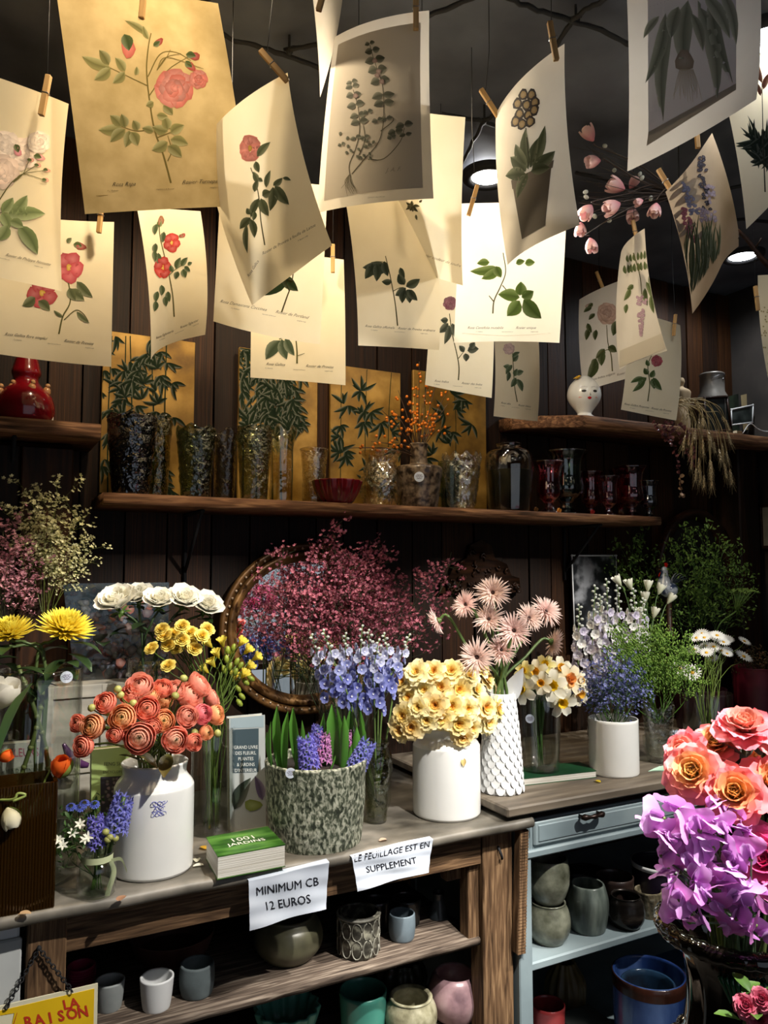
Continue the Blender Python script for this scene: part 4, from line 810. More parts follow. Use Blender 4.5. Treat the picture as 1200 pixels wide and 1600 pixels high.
# orange berry branches
T = thing('berry_branch', 'dried branches of orange berries standing in the mosaic vase', 'branch', (mos[0], mos[1], SZ+.02)); gs = G(); gb = G(); rb = random.Random(4); gb_ = []
tips = [(655, 565), (690, 570), (700, 630), (640, 625), (615, 640), (668, 590), (680, 640), (622, 610), (640, 660), (580, 690), (690, 665), (596, 640), (650, 600), (700, 610), (560, 700), (610, 690), (540, 700), (660, 630)]
for i, (x, y) in enumerate(tips):
    e = PY(x, y, 2.07+rb.uniform(-.06, .06))-np.array((mos[0], mos[1], SZ+.02)); st = np.array((0, 0, .0)); nk = np.array((0, 0, .125)); q = sm([st, nk, nk*.5+e*.5+np.array((0, 0, .02)), e], 6); tube(gs, q, [.0022, .0018, .0008], 5, lin('3a2614'))
    for k_ in range(9 if i < 14 else 5):
        t = rb.uniform(.62, 1); p = q[min(len(q)-1, int(t*(len(q)-1)))]+np.array([rb.gauss(0, .009) for _ in range(3)]); gb_.append(p)
obj('twigs', gs, MT['attr'], T)
g = G(); ball(g, (0, 0, 0), .0052, lin('c06a1c'), 8); ber = mesh('berry', g, MT['gloss'])
for p in gb_: ob('berry', ber, T, loc=p)
# gold bamboo panels
gold = surf('gold_leaf', [(.3, '5c421a'), (.5, '8c6a2c'), (.7, 'b8924a')], .38, 9, metal=.35, bump=.05, detail=8)
PANELS = [((158, 520), (303, 530), (303, 792), (158, 788), 'gold bamboo panel, leftmost, behind the near-black vase'), ((372, 545), (496, 556), (496, 796), (372, 792), 'gold bamboo panel with the densest leaves, second from left'), ((516, 572), (626, 580), (626, 800), (516, 797), 'gold bamboo panel behind the red bowl, third from left'), ((646, 583), (760, 588), (760, 806), (646, 803), 'gold bamboo panel behind the mosaic vase, rightmost')]
for i, (a_, b_, c_, d_, lab) in enumerate(PANELS):
    Yp = 2.215; C4 = [PY(*q, Yp) for q in (a_, b_, c_, d_)]; x0 = (C4[0][0]+C4[3][0])/2; x1 = (C4[1][0]+C4[2][0])/2; zt = (C4[0][2]+C4[1][2])/2; zb = SZ
    T = thing('gold_bamboo_panel', lab, 'panel', ((x0+x1)/2, Yp, zb), 'gold bamboo panels along the long shelf'); hw = (x1-x0)/2; hh = zt-zb
    g = G(); box(g, -hw, hw, 0, .012, 0, hh, b=.0015); obj('gold_board', g, gold, T, smooth=False)
    C4 = [np.array(q) for q in ((x0, Yp, zt), (x1, Yp, zt), (x1, Yp, zb), (x0, Yp, zb))]; S = quad_surf(C4); a = Art(40+i); rb = random.Random(11+i)
    nst = (5, 6, 3, 2)[i]
    for k_ in range(nst):
        xx = a_[0]+(b_[0]-a_[0])*((k_+.5)/nst*(.75 if i != 2 else 1))+rb.uniform(-6, 6); a.stem([(xx, 800), (xx+rb.uniform(-3, 3), 660), (xx+rb.uniform(-8, 8), 525)], 2.6 if i < 2 else 1.4, '1a2a1c')
        for j in range((17, 22, 7, 4)[i]):
            y = rb.uniform(525 if i < 2 else 610, 780 if i != 1 else 690); xb = xx+rb.uniform(-16, 16); a0 = rb.uniform(-.3, .3)+(PI/2 if rb.random() < .75 else -PI/2)
            for m in range(rb.randint(3, 5)): an = a0+(m-2)*.55+rb.uniform(-.15, .15); l = rb.uniform(14, 30); a.leaf(xb, y, xb+l*math.cos(an), y+l*math.sin(an), 6.0, '0e1a12')
    if i >= 2:
        for j in range(9):
            xb, y, a0 = rb.uniform(a_[0]+8, b_[0]-8), rb.uniform(600, 770), rb.uniform(0, 6.3)
            for m in range(5): an = a0+(m-2)*.6; l = rb.uniform(14, 26); a.leaf(xb, y, xb+l*math.cos(an), y+l*math.sin(an), 5.5, '0e1a12')
    ga = a.lay_on(S, .0004); V, Cc, Tt, Qq = ga.fin(); ga.v = [V-np.array(((x0+x1)/2, Yp, zb))]; obj('painted_bamboo', ga, MT['inkm'], T, smooth=False, kind='stuff')
# red vase with birds, candle
c, R, H = vz(42, 562, 86, 2.08, SZL)
T = vase('bird_vase', 'crimson ceramic vase with small birds on its shoulder', c, R, H, [(.8, 0), (.95, .06), (1, .25), (.85, .45), (.5, .6), (.42, .68), (.5, .78), (.45, .88), (.38, 1)], surf('deep_red_glaze', [(.3, '4a060c'), (.7, '7c0d16')], .15, 8, coat=.5), part='body', th=.004)
rb = random.Random(2)
for k_, (px, py) in enumerate(((19, 606), (50, 606), (73, 612), (0, 612))):
    p = PY(px, py, 2.08-R*(.62 if 0 < k_ < 2 else .3))-c; g = G(); ball(g, (0, 0, 0), .010, lin('a87a52'), 10, 1.25); ball(g, (.002, -.002, .014), .0065, lin('b0845a'), 8); petal(g, .018, .009, 2.4, 2.9, 2.6+k_, 0, -.006, .2, 'strap', 0, 4, 3, lin('8a6038')); petal(g, .006, .004, 1.3, 1.5, -.8, .004, .014, .4, 'point', 0, 3, 3, lin('7a5a20')); obj('bird', g, MT['gloss'], T, loc=p)
c, R, H = vz(80, 638, 7, 2.06, SZL); T = thing('candle', 'short white candle stub beside the red bird vase', 'candle', c); g = G(); lathe(g, sm([(1e-4, 0), (R, .001), (R, H*.95), (R*.6, H), (1e-4, H*.96)], 3), 16); obj('wax', g, plain('white_wax', 'e8dfc8', .5), T); g = G(); tube(g, [(0, 0, H*.9), (.0005, 0, H*1.12)], .0006, 4); obj('wick', g, MT['black'], T)
# white face vase
c, R, H = vz(912, 588, 52, 2.08, SZR); T = thing('face_vase', 'white ceramic head vase with painted face and yellow flower', 'vase', c)
g = G(); lathe(g, shell([(R*.62, 0), (R*.66, H*.02), (R*.42, H*.1), (R*.5, H*.18), (R*.9, H*.4), (R*1.0, H*.58), (R*.85, H*.78), (R*.5, H*.93), (R*.32, H*.98)], .003), 40); obj('head', g, MT['white'], T)
fd = CAM-c; fd[2] = 0; fd /= np.linalg.norm(fd); fr = np.array((-fd[1], fd[0], 0))
def onhead(u, zf, lift=.0008):
    rr_ = np.interp(zf, [.18, .4, .58, .78, .93], [.5, .9, 1, .85, .5])*R; a_ = u; d = fd*math.cos(a_)+fr*math.sin(a_); return d*(rr_+lift)+np.array((0, 0, zf*H))
def dab(u, zf, w_, h_, col, name):
    g = G(); V = [onhead(u, zf, .0016)]+[onhead(u+w_*math.cos(t), zf+h_*math.sin(t), .0012) for t in np.linspace(0, 2*PI, 12, endpoint=False)]; g.add(V, [(0, 1+i, 1+(i+1) % 12) for i in range(12)], lin(col)); obj(name, g, MT['attr'], T)
dab(.35, .42, .13, .035, 'b0141c', 'lips'); dab(-.25, .47, .2, .05, 'e2a79c', 'cheek'); dab(.85, .47, .16, .05, 'e2a79c', 'cheek'); dab(.0, .57, .14, .03, '2c2a26', 'eye'); dab(.68, .57, .14, .03, '2c2a26', 'eye')
for u in (.0, .68): g = G(); tube(g, [onhead(u+t, .65+.03*math.cos(t*7), .001) for t in np.linspace(-.2, .2, 9)], .0008, 5); obj('eyebrow', g, MT['black'], T)
g = G(); tube(g, [onhead(.33, .56, .001), onhead(.35, .5, .004), onhead(.38, .48, .001)], .002, 6); obj('nose', g, MT['white'], T)
g = G()
for k_ in range(5): petal(g, .014, .012, .6, 1.5, k_*1.257, .002, 0, .3, 'round', 0, 5, 4, lin('d8a838'))
ball(g, (0, 0, .003), .004, lin('8a5a14'), 8); obj('flower_ornament', g, MT['gloss'], T, trs(onhead(-.6, .9), zto(onhead(-.6, .9)-np.array((0, 0, H*.6)))))
# statuette, milk can, board, cards on the right shelf
c, R, H = vz(1064, 590, 30, 2.10, SZR); g = G(); T = thing('plaster_statuette', 'small pale plaster torso statuette behind the dried wheat', 'statuette', c)
def tor(r, z, A): return r*(1+.28*np.cos(2*A)*np.clip(1-(z/H-.6)**2*6, 0, 1)), z
lathe(g, sm([(1e-4, 0), (R*.75, .002), (R*.8, H*.1), (R*.7, H*.3), (R*.58, H*.45), (R*.85, H*.68), (R*.8, H*.76), (R*.25, H*.82), (R*.24, H*.86), (R*.36, H*.92), (R*.26, H*.985), (1e-4, H)], 4), 24, mod=tor); obj('torso', g, surf('aged_plaster', [(.3, '8a7658'), (.7, 'b09a78')], .8, 12), T)
c, R, H = vz(1112, 584, 46, 2.12, SZR); T = thing('milk_can', 'dented aluminium milk can with wire handle on the right shelf', 'can', c)
g = G(); lathe(g, [(1e-4, 0), (R, 0), (R*1.0, H*.55), (R*.98, H*.62), (R*.8, H*.7), (R*.78, H*.96), (R*.82, H*.97), (R*.82, H*.985), (R*.74, H), (1e-4, H)], 32); obj('body', g, surf('dull_aluminium', [(.3, '6a6660'), (.7, 'a09c94')], .35, 6, metal=.55), T)
g = G(); q = [(R*.8*math.cos(t), R*.8*math.sin(t)-.004, H*.88-.02*math.sin(t-.5)) for t in np.linspace(PI+.5, 2*PI+.3, 14)]; tube(g, q, .001, 5); obj('wire_handle', g, MT['steel'], T); g = G(); ball(g, (R*.1, -R*.8, H*.88), .004, (.5, .5, .5), 8); obj('rivet', g, MT['steel'], T)
def card(name, label, cat, corners, Y0, dark, frame=None, art=None):
    C = [PY(*q, Y0) for q in corners]; zb = min(C[2][2], C[3][2]); o_ = np.array(((C[0][0]+C[1][0])/2, Y0, zb)); T = thing(name, label, cat, o_); V = np.array(C)-o_; B = V+np.array((0, .008, 0))
    g = G(); g.add(np.vstack([V, B]), [(0, 3, 2, 1), (4, 5, 6, 7), (0, 1, 5, 4), (1, 2, 6, 5), (2, 3, 7, 6), (3, 0, 4, 7)]); obj('card' if frame is None else 'picture', g, dark, T, smooth=False)
    if frame is not None:
        for k_ in range(4):
            g = G(); p0, p1 = V[k_], V[(k_+1) % 4]; e = (p1-p0)/np.linalg.norm(p1-p0)*.004; tube(g, [p0-e+np.array((0, -.002, 0)), p1+e+np.array((0, -.002, 0))], .006 if frame != 'thin' else .003, 4); obj('frame_rail', g, MT['darkwood'] if frame != 'thin' else MT['whitem'], T)
    if art:
        a = Art(len(label)); art(a); S = quad_surf(C); ga = a.lay_on(S, .0008)
        if ga.n: V2, *_ = ga.fin(); ga.v = [V2-o_]; obj('printed_picture', ga, MT['attr'], T, smooth=False, kind='stuff')
    return T
dkp = surf('dark_picture', [(.35, '0c0e0e'), (.55, '1c2220'), (.75, '48504c')], .35, 9, detail=6, bump=0)
bwp = surf('grey_photograph', [(.35, '0a0a0a'), (.5, '24262a'), (.62, '8a8c90')], .3, 12, detail=6, bump=0)
card('small_blackboard', 'small blackboard with wooden frame under the milk can', 'board', [(1100, 622), (1135, 620), (1142, 672), (1102, 676)], 2.06, dkp, 'wood')
def cardart(a):
    for i in range(6): a.leaf(1163+R_.uniform(0, 16), 650, 1160+R_.uniform(0, 20), 625+R_.uniform(0, 10), 5, '2a3424')
card('postcard', 'pale postcard with a plant drawing on the right shelf', 'card', [(1160, 617), (1182, 612), (1188, 668), (1164, 672)], 2.17, paper('old_card', '8a7a58', '9c8c68', 0), None, cardart)
card('postcard', 'dark green landscape postcard in a thin frame on the right shelf', 'card', [(1142, 640), (1176, 633), (1175, 660), (1143, 664)], 2.12, dkp, 'thin')
card('postcard', 'small pale postcard at the right edge of the shelf', 'card', [(1188, 640), (1206, 637), (1208, 662), (1190, 664)], 2.14, paper('old_card2', '8a7a58', '9c8c68', 0))
card('green_poster', 'dark green leafy poster propped at the back of the right shelf', 'poster', [(1135, 620), (1215, 600), (1215, 670), (1135, 674)], 2.21, surf('dark_green_poster', [(.4, '10140e'), (.6, '243020')], .6, 25))
for k_, (py, lab) in enumerate(((661, 'upper small pale box beside the postcards'), (668, 'lower small pale box beside the postcards'))):
    p = PY(1152, py+6, 2.07); g = G(); box(g, -.016, .016, -.01, .01, 0, .011, b=.001); tag(obj('small_box', g, plain('pale_card', 'a89878', .7), loc=(p[0], 2.07, SZR+.0112*(1-k_))), lab, 'box')
g = G(); q = [PY(x, y, 2.05) for x, y in ((1160, 662), (1172, 662), (1184, 670), (1196, 674), (1215, 672))]; q[0][2] = SZR+.01; tube(g, sm(q, 5), .0018, 5); tag(obj('white_cable', g, MT['whitem']), 'thin white cable trailing over the right shelf', 'cable')
# ================= mirror, pictures and carved things on the wall =================
def ell(name, label, cx, cz_, a, b, Y, rings, glassm, cat='mirror', beads=0):
    T = thing(name, label, cat, (cx, Y, cz_-b)); n = 72
    for nm, prof, mat in rings:      # prof: (offset outward, forward)
        g = G(); m = len(prof); V = []
        for t in np.linspace(0, 2*PI, n, endpoint=False):
            for o_, f in prof: V.append(((a+o_)*math.cos(t), -f, (b+o_)*math.sin(t)+b))
        F = [(i*m+k, ((i+1) % n)*m+k, ((i+1) % n)*m+(k+1) % m, i*m+(k+1) % m) for i in range(n) for k in range(m)]; g.add(V, F); obj(nm, g, mat, T)
    g = G(); V = [(0, -.004, b)]+[(a*1.01*math.cos(t), -.004, b*1.01*math.sin(t)+b) for t in np.linspace(0, 2*PI, n, endpoint=False)]; g.add(V, [(0, 1+(i+1) % n, 1+i) for i in range(n)]); obj('mirror_glass', g, glassm, T)
    if beads:
        g = G(); ball(g, (0, 0, 0), .0045, (1, 1, 1), 8); me = mesh('bead', g, MT['goldb'])
        for t in np.linspace(0, 2*PI, beads, endpoint=False): ob('bead', me, T, loc=((a+.036)*math.cos(t), -.026, (b+.036)*math.sin(t)+b))
    return T
MT['goldf'] = surf('old_gold_frame', [(.3, '2e1e0e'), (.55, '6a4a26'), (.75, '9a7242')], .4, 14, metal=.45, bump=.2); MT['goldb'] = plain('bead_silver_gilt', 'b09a80', .35, .6)
mir, t_, o_ = nt('mirror_silver'); gl = N(t_, 'BsdfGlossy'); gl.inputs[0].default_value = (.86, .86, .84, 1); gl.inputs['Roughness'].default_value = .01; t_.links.new(gl.outputs[0], o_.inputs[0]); MT['mirror'] = mir
ell('oval_mirror', 'oval gilt mirror with beaded frame behind the pink limonium', .885, 1.305, .225, .205, 2.20, [('outer_moulding', [(.05, .0), (.052, .022), (.044, .028), (.03, .02), (.028, 0)], MT['goldf']), ('inner_moulding', [(.028, 0), (.026, .02), (.016, .024), (.004, .014), (0, .006), (-.006, .003), (-.006, 0)], MT['goldf'])], MT['mirror'], beads=64)
ell('dark_oval_frame', 'large dark wooden oval frame behind the green umbels', 2.56, 1.36, .205, .325, 2.19, [('wooden_rim', [(.04, 0), (.042, .03), (.03, .04), (.0, .02), (-.004, .006), (-.004, 0)], MT['darkwood'])], plain('dark_oval_panel', '140d09', .5), cat='frame')
# carved dark crest
T = thing('carved_crest', 'dark carved wooden crest on the wall behind the gerberas', 'carving', (1.545, 2.235, 1.40)); g = G(); rb = random.Random(8)
out = [(-.17, 0), (-.165, .05), (-.13, .06), (-.11, .1), (-.06, .12), (-.045, .165), (0, .185), (.045, .165), (.06, .12), (.11, .1), (.13, .06), (.165, .05), (.17, 0)]
V = [(x_, -.012, z_) for x_, z_ in out]+[(x_, .01, z_) for x_, z_ in out]+[(0, -.02, .05), (0, .01, .05)]; n = len(out); g.add(V, [(i, i+1, n+i+1, n+i) for i in range(n-1)]+[(2*n, i, i+1) for i in range(n-1)]+[(2*n, n-1, 0)]); obj('back_board', g, MT['darkwood'], T)
g = G()
for i in range(46):
    t = rb.uniform(-1, 1); z_ = rb.uniform(.01, .16*(1-abs(t)**1.3)+.015); x_ = t*.155; a0 = rb.uniform(0, 6.3); tube(g, [(x_+.012*math.cos(a0+k_*.8)*(1-k_/8), -.018-.004*math.sin(k_), z_+.012*math.sin(a0+k_*.8)*(1-k_/8)) for k_ in range(7)], .004, 5)
obj('carved_scrolls', g, MT['darkwood'], T, kind='stuff')
card('framed_photo', 'dark photograph with thin pale edge behind the white delphiniums', 'picture', [(893, 868), (962, 868), (965, 1010), (898, 1010)], 2.20, bwp, 'thin')
# framed picture on the right-hand wall
T = thing('framed_photo', 'black and white framed photograph hanging on the right wall', 'picture', (2.89, 1.98, 1.55)); g = G(); box(g, -.004, 0, -.16, .13, .02, .2); obj('mount_card', g, plain('aged_mount', '8a8578', .7), T, smooth=False)
g = G(); box(g, -.006, -.003, -.12, .09, .05, .175); obj('photograph', g, bwp, T, smooth=False)
for y0, y1, z0, z1 in ((-.17, .14, .19, .205), (-.17, .14, .015, .03), (-.17, -.155, .015, .205), (.125, .14, .015, .205)): g = G(); box(g, -.014, 0, y0, y1, z0, z1, b=.002); obj('frame_rail', g, MT['darkwood'], T, smooth=False)
# cellophane-wrapped picture leaning behind the white roses
def wrapart(a):
    rb = random.Random(5)
    for i in range(120): x_, y_ = rb.uniform(130, 262), rb.uniform(935, 1058); a.blob(x_, y_, rb.uniform(4, 11), rb.uniform(3, 8), rb.uniform(0, 3), rb.choice(['20303a', '2c3c44', '3a2c34', '5a4038', '24242c', '1c2a24', '7a4434', '3c4a5a']), .2, 8)
T = card('wrapped_picture', 'dark floral picture in shiny wrapping leaning behind the white roses', 'picture', [(98, 912), (264, 910), (262, 1066), (118, 1068)], 2.06, surf('blue_black_print', [(.35, '10161c'), (.55, '222e36'), (.75, '46525c')], .15, 6, coat=.6), None, wrapart)
g = G(); C = [PY(*q, 2.055) for q in ((98, 912), (264, 910), (262, 1066), (118, 1068))]; rs = np.random.RandomState(5); TL, TR, BR, BL = C
def wf(u, v): return BL*(1-u)*(1-v)+BR*u*(1-v)+TL*(1-u)*v+TR*u*v+np.array((0, -.004-.006*abs(math.sin(u*13+v*7))*abs(math.sin(v*11)), 0))-np.array(T.location)
grid(g, wf, 26, 26); obj('cellophane', g, glass('cellophane', 'f4f8fa', .5, .6, 25, base=.05, rough=.06), T)
# ================= tabletop vases =================
def jar(label, px, py, wpx, pyt, prof, mat, z=TZ, name='ceramic_jar', cat='jar', **k):
    if py < 3: c, R, H = jarY(px, py, z, wpx, pyt)
    else: c, R, s = std(px, py, z, wpx); H = PY(px, pyt, c[1])[2]-z
    T = vase(name, label, c, R, H, prof, mat, **k); return T, c, R, H
def jarY(px, Y, z, wpx, pyt): p = PY(px, pyt, Y); s = dep(p)/FPX; return np.array((p[0], Y, z)), wpx/2*s, p[2]-z
milk = [(.93, 0), (.98, .02), (1, .1), (1, .7), (.97, .8), (.82, .88), (.8, .93), (.84, 1)]
J1, c1_, R1, H1 = jar('white ceramic jar full of coral ranunculus', 238, 1380, 122, 1190, milk, 'white', part='body', th=.006)
J2, c2_, R2, H2 = jar('white ceramic jar full of yellow double narcissi', 698, 1287, 106, 1133, milk, 'white', part='body', th=.006)
# scribble on jar 1
g = G(); d = CAM-c1_; d[2] = 0; d /= np.linalg.norm(d); rt_ = np.array((-d[1], d[0], 0))
for k_, (z_, w_) in enumerate(((.70, .030), (.655, .02), (.61, .026))):
    P = []
    for t in np.linspace(0, 1, 40): u = .10+(-w_/2+w_*t+.004*math.sin(t*40))/R1; P.append((d*math.cos(u)+rt_*math.sin(u))*(R1*1.004)+np.array((0, 0, H1*z_+.006*math.sin(t*33+k_)*(1-.3*t))))
    tube(g, P, .0007, 4)
obj('blue_handwriting', g, plain('blue_ink', '7478b8', .6), J1)
# mermaid-tail vase
c3_, R3, s3 = std(784, 1244, BZ, 62); H3 = PY(784, 1075, c3_[1])[2]-BZ
T = thing('fishtail_vase', 'white fish-tail vase covered in scales holding pink gerberas', 'vase', c3_); P3 = [(R3*1.0, 0), (R3*1.02, H3*.03), (R3*.97, H3*.2), (R3*.86, H3*.55), (R3*.72, H3*.85), (R3*.66, H3*.95)]
g = G(); lathe(g, shell(P3, .004), 40); obj('body', g, MT['whitem'], T)
g = G(); petal(g, .024, .025, 2.85, 3.0, 0, 0, .0, .12, 'scale', 0, 7, 7); sc = mesh('scale', g, MT['whitem']); pf = sm(P3, 8); rows = 15
for i in range(rows):
    z_ = H3*(.94-.92*i/rows)+.004; r_ = np.interp(z_, pf[:, 1], pf[:, 0]); n = 14
    for k_ in range(n):
        ph = 2*PI*(k_+.5*(i % 2))/n
        if math.cos(ph-math.atan2(CAM[1]-c3_[1], CAM[0]-c3_[0])) > -.35: ob('scale', sc, T, np.array(Matrix.Translation((r_*math.cos(ph)+.002*math.cos(ph), r_*math.sin(ph)+.002*math.sin(ph), z_)) @ Matrix.Rotation(ph, 4, 'Z') @ Matrix.Diagonal((.8*r_/R3+.2, .8*r_/R3+.2, 1, 1))))
g = G(); ph_ = math.atan2(-FW[1], -FW[0])
for an, L_, W_, off in ((.42, .105, .05, .35), (-.25, .075, .04, -.3)):
    h = G(); petal(h, L_, W_, .0, .18, ph_, 0, 0, .25, 'lance', 0, 10, 7); g.merge(h, trs(RT*R3*off+np.array((0, 0, H3*.86)), np.array(Matrix.Rotation(an, 4, Vector(FW)))))
obj('tail_fin', g, MT['whitem'], T)
# glass vase on a book with white narcissi
bk = [PZ(*q, BZ+.02) for q in ((812, 1217), (932, 1204), (905, 1190), (800, 1200))]
def book(name, label, top4, th, cover, pages='e0ddd4', z=None):
    b = np.array(top4); o_ = b.mean(0); o_ = np.array((o_[0], o_[1], b[0][2]-th)); T = thing(name, label, 'book', o_); V = b-o_
    def slab(z0, z1, k): W = (V-V.mean(0))*k+V.mean(0); g = G(); a_ = W.copy(); a_[:, 2] = z1; b_ = W.copy(); b_[:, 2] = z0; g.add(np.vstack([a_, b_]), [(0, 1, 2, 3), (7, 6, 5, 4), (0, 4, 5, 1), (1, 5, 6, 2), (2, 6, 7, 3), (3, 7, 4, 0)]); return g
    obj('pages', slab(.002, th-.002, .985), surf('page_edges', [(.35, 'b8b2a4'), (.65, pages)], .8, 3, (1, 1, 160), 3, .3), T, smooth=False); obj('cover', slab(th-.002, th, 1.0), cover, T, smooth=False); obj('back_cover', slab(0, .002, 1.0), cover, T, smooth=False); return T, o_, V
gcov = surf('green_lawn_cover', [(.3, '142a0c'), (.5, '2f5a1c'), (.7, '5f8f3c')], .3, 30, (.25, 1, 1), 6, 0)
book('garden_book', 'green hardback lying flat under the glass of white narcissi', bk, .02, surf('dark_green_cover', [(.4, '123a22'), (.7, '2a5a38')], .3, 5))
b1 = [PZ(*q, TZ+.047) for q in ((340, 1338), (446, 1319), (418, 1291), (322, 1308))]; T, o_, V = book('garden_book', 'thick paperback with lawn-green cover lying on the table edge', b1, .047, gcov)
e1 = (V[1]-V[0])/np.linalg.norm(V[1]-V[0]); e2 = np.cross((0, 0, 1), e1); mid = V.mean(0); g = G()
for st, off, sz in (('1001', .012, .03), ('JARDINS', -.013, .022)):
    v2, f2 = text2d(st, 0); g.add([mid+e1*(x_*sz)+e2*(off+(y_-.35)*sz)+np.array((0, 0, .048)) for x_, y_ in v2], f2)
for p in g.v: p[:, 2] = .0478
obj('cover_lettering', g, plain('white_print', 'e8ead8', .6), T, smooth=False)
# hyacinth pot
P4, c4_, R4, H4 = jar('mottled green-grey stoneware pot planted with hyacinths', 493, 1340, 160, 1186, [(.87, 0), (.9, .03), (.95, .4), (.98, .75), (1.0, .92), (1.01, 1)], surf('mottled_stone_glaze', [(.36, '262c20'), (.47, '535a48'), (.54, '8c8e7c'), (.66, 'b4b5a2')], .6, 130, (1, 1, .6), 12, .9, dist=.5), name='stoneware_pot', cat='pot', part='body', th=.009, mod=emboss('rustic', 1, .015, .2))
g = G(); lathe(g, [(1e-4, H4*.9), (R4*.93, H4*.9), (R4*.93, H4*.86)], 32); obj('soil', g, surf('potting_soil', [(.4, '0e0a07'), (.7, '2c2018')], .95, 60, bump=1), P4)
sticker(P4, oncyl(454, 1208, c4_, R4*1.03), .0115, c4_)
cyl = [(.93, 0), (.98, .015), (1, .06), (1, .6), (1, 1)]
def gv(label, px, py, wpx, pyt, prof=cyl, mat='clear', z=TZ, water=.55, **k):
    T, c, R, H = jar(label, px, py, wpx, pyt, prof, mat, z, 'glass_vase', 'vase', **k)
    if water: g = G(); lathe(g, [(1e-4, .006), (R*.84*prof[0][0], .006), (R*.9, H*water*.5), (R*.92, H*water), (1e-4, H*water)], 36); obj('water', g, MT['water'], T)
    return T, c, R, H
V1, cv1, Rv1, Hv1 = gv('tall clear glass vase holding the yellow chrysanthemums', 52, 1396, 126, 1046, water=.5)
sticker(V1, oncyl(104, 1058, cv1, Rv1*1.005), .012, cv1)
V2, cv2, Rv2, Hv2 = gv('clear glass cylinder with freesia stems beside the green book', 331, 1310, 70, 1135, water=.5, z=TZ)
V3, cv3, Rv3, Hv3 = gv('small clear glass jar tied with pale green ribbon', 150, 1408, 58, 1332, [(.85, 0), (.96, .03), (1, .12), (1, .62), (.9, .76), (.76, .84), (.76, .96), (.8, 1)], water=.6)
g = G(); rb_ = [(Rv3*.82*math.cos(t), Rv3*.82*math.sin(t)) for t in np.linspace(0, 2*PI, 29)]; Vv = [(x_, y_, Hv3*zf) for x_, y_ in rb_ for zf in (.82, .97)]; g.add(Vv, [(2*i, 2*i+2, 2*i+3, 2*i+1) for i in range(28)])
d = (PY(173, 1345, cv3[1]-Rv3*.5)-cv3); P_ = sm([d*np.array((1, 1, 1)), d+np.array((.006, -.004, -.02)), d+np.array((-.002, -.004, -.05)), d+np.array((-.008, -.002, -.075))], 6); Vv = []
for q in P_: Vv += [q-RT*.005, q+RT*.005]
g.add(Vv, [(2*i, 2*i+1, 2*i+3, 2*i+2) for i in range(len(P_)-1)]); P_ = sm([d, d+RT*.02+np.array((0, 0, .003)), d+RT*.032+np.array((0, 0, -.02))], 6); Vv = []
for q in P_: Vv += [q-UP*.0035, q+UP*.0035]
g.add(Vv, [(2*i, 2*i+1, 2*i+3, 2*i+2) for i in range(len(P_)-1)]); obj('ribbon', g, plain('pale_green_ribbon', 'bcc49a', .5), V3)
olv2 = glass('olive_embossed_glass', '7a7d4a', .6, .6, 45, base=.12)
V4, cv4, Rv4, Hv4 = gv('olive green embossed glass vase behind the hyacinth pot', 588, 1292, 50, 1158, [(.6, 0), (.66, .05), (.72, .3), (1, .65), (.98, .8), (.75, .93), (.8, 1)], olv2, water=.5, mod=emboss('bubble', 7, .05, .2))
V5, cv5, Rv5, Hv5 = gv('clear tapered glass holding the white and yellow narcissi', 845, 1211, 66, 1080, [(.82, 0), (.88, .03), (.93, .4), (1, 1)], z=BZ+.0205, water=.38, th=.003)
sticker(V5, oncyl(828, 1123, cv5, Rv5*.99), .0125, cv5)
W6, c6_, R6, H6 = jar('white ceramic cylinder filled with blue forget-me-nots', 960, 1217, 76, 1122, [(.95, 0), (.98, .02), (1, .1), (1.0, .7), (1, 1)], 'white', BZ, name='ceramic_cylinder', cat='vase', part='body', th=.004)
V7, cv7, Rv7, Hv7 = gv('pressed glass vase with a torn wavy rim, small', 1030, 1196, 52, 1104, [(.62, 0), (.7, .05), (.85, .5), (1.02, 1)], 'crystal', BZ, .45, mod=emboss('wavy', 4, .12, .14), rim=(4, .08))
V8, cv8, Rv8, Hv8 = gv('clear glass beaker holding the daisies', 1105, 1.90, 74, 1082, cyl, 'clear', BZ, .5, th=.003)
V9, cv9, Rv9, Hv9 = gv('clear glass vase of white roses behind the ranunculus', 232, 1.92, 66, 1030, [(.8, 0), (.85, .03), (.9, .5), (1, 1)], 'crystal', TZ, .4, mod=emboss('rib', 12, .03, .25))
V10, cv10, Rv10, Hv10 = gv('clear glass vase of pink limonium in front of the mirror', 540, 2.0, 84, 1040, cyl, 'clear', TZ, .5)
V11, cv11, Rv11, Hv11 = gv('clear glass vase holding the white and lilac delphiniums', 950, 1.86, 66, 1075, cyl, 'clear', BZ, .5)
# dark red buckets
rbk = surf('dark_red_bucket', [(.3, '3a0c18'), (.7, '6a1a2c')], .35, 6)
K1, ck1, Rk1, Hk1 = jar('dark plum bucket behind the daisies', 1092, 2.06, 80, 1075, [(.8, 0), (.84, .03), (.95, .7), (1, .95), (1.03, 1)], surf('plum_bucket', [(.3, '1c0a10'), (.7, '3a1622')], .3, 6), BZ, name='bucket', cat='bucket', part='body')
K2, ck2, Rk2, Hk2 = jar('crimson bucket with dried flowers at the right edge', 1180, 2.0, 70, 1042, [(.8, 0), (.84, .03), (.95, .7), (1, .95), (1.03, 1)], rbk, BZ, name='bucket', cat='bucket', part='body')
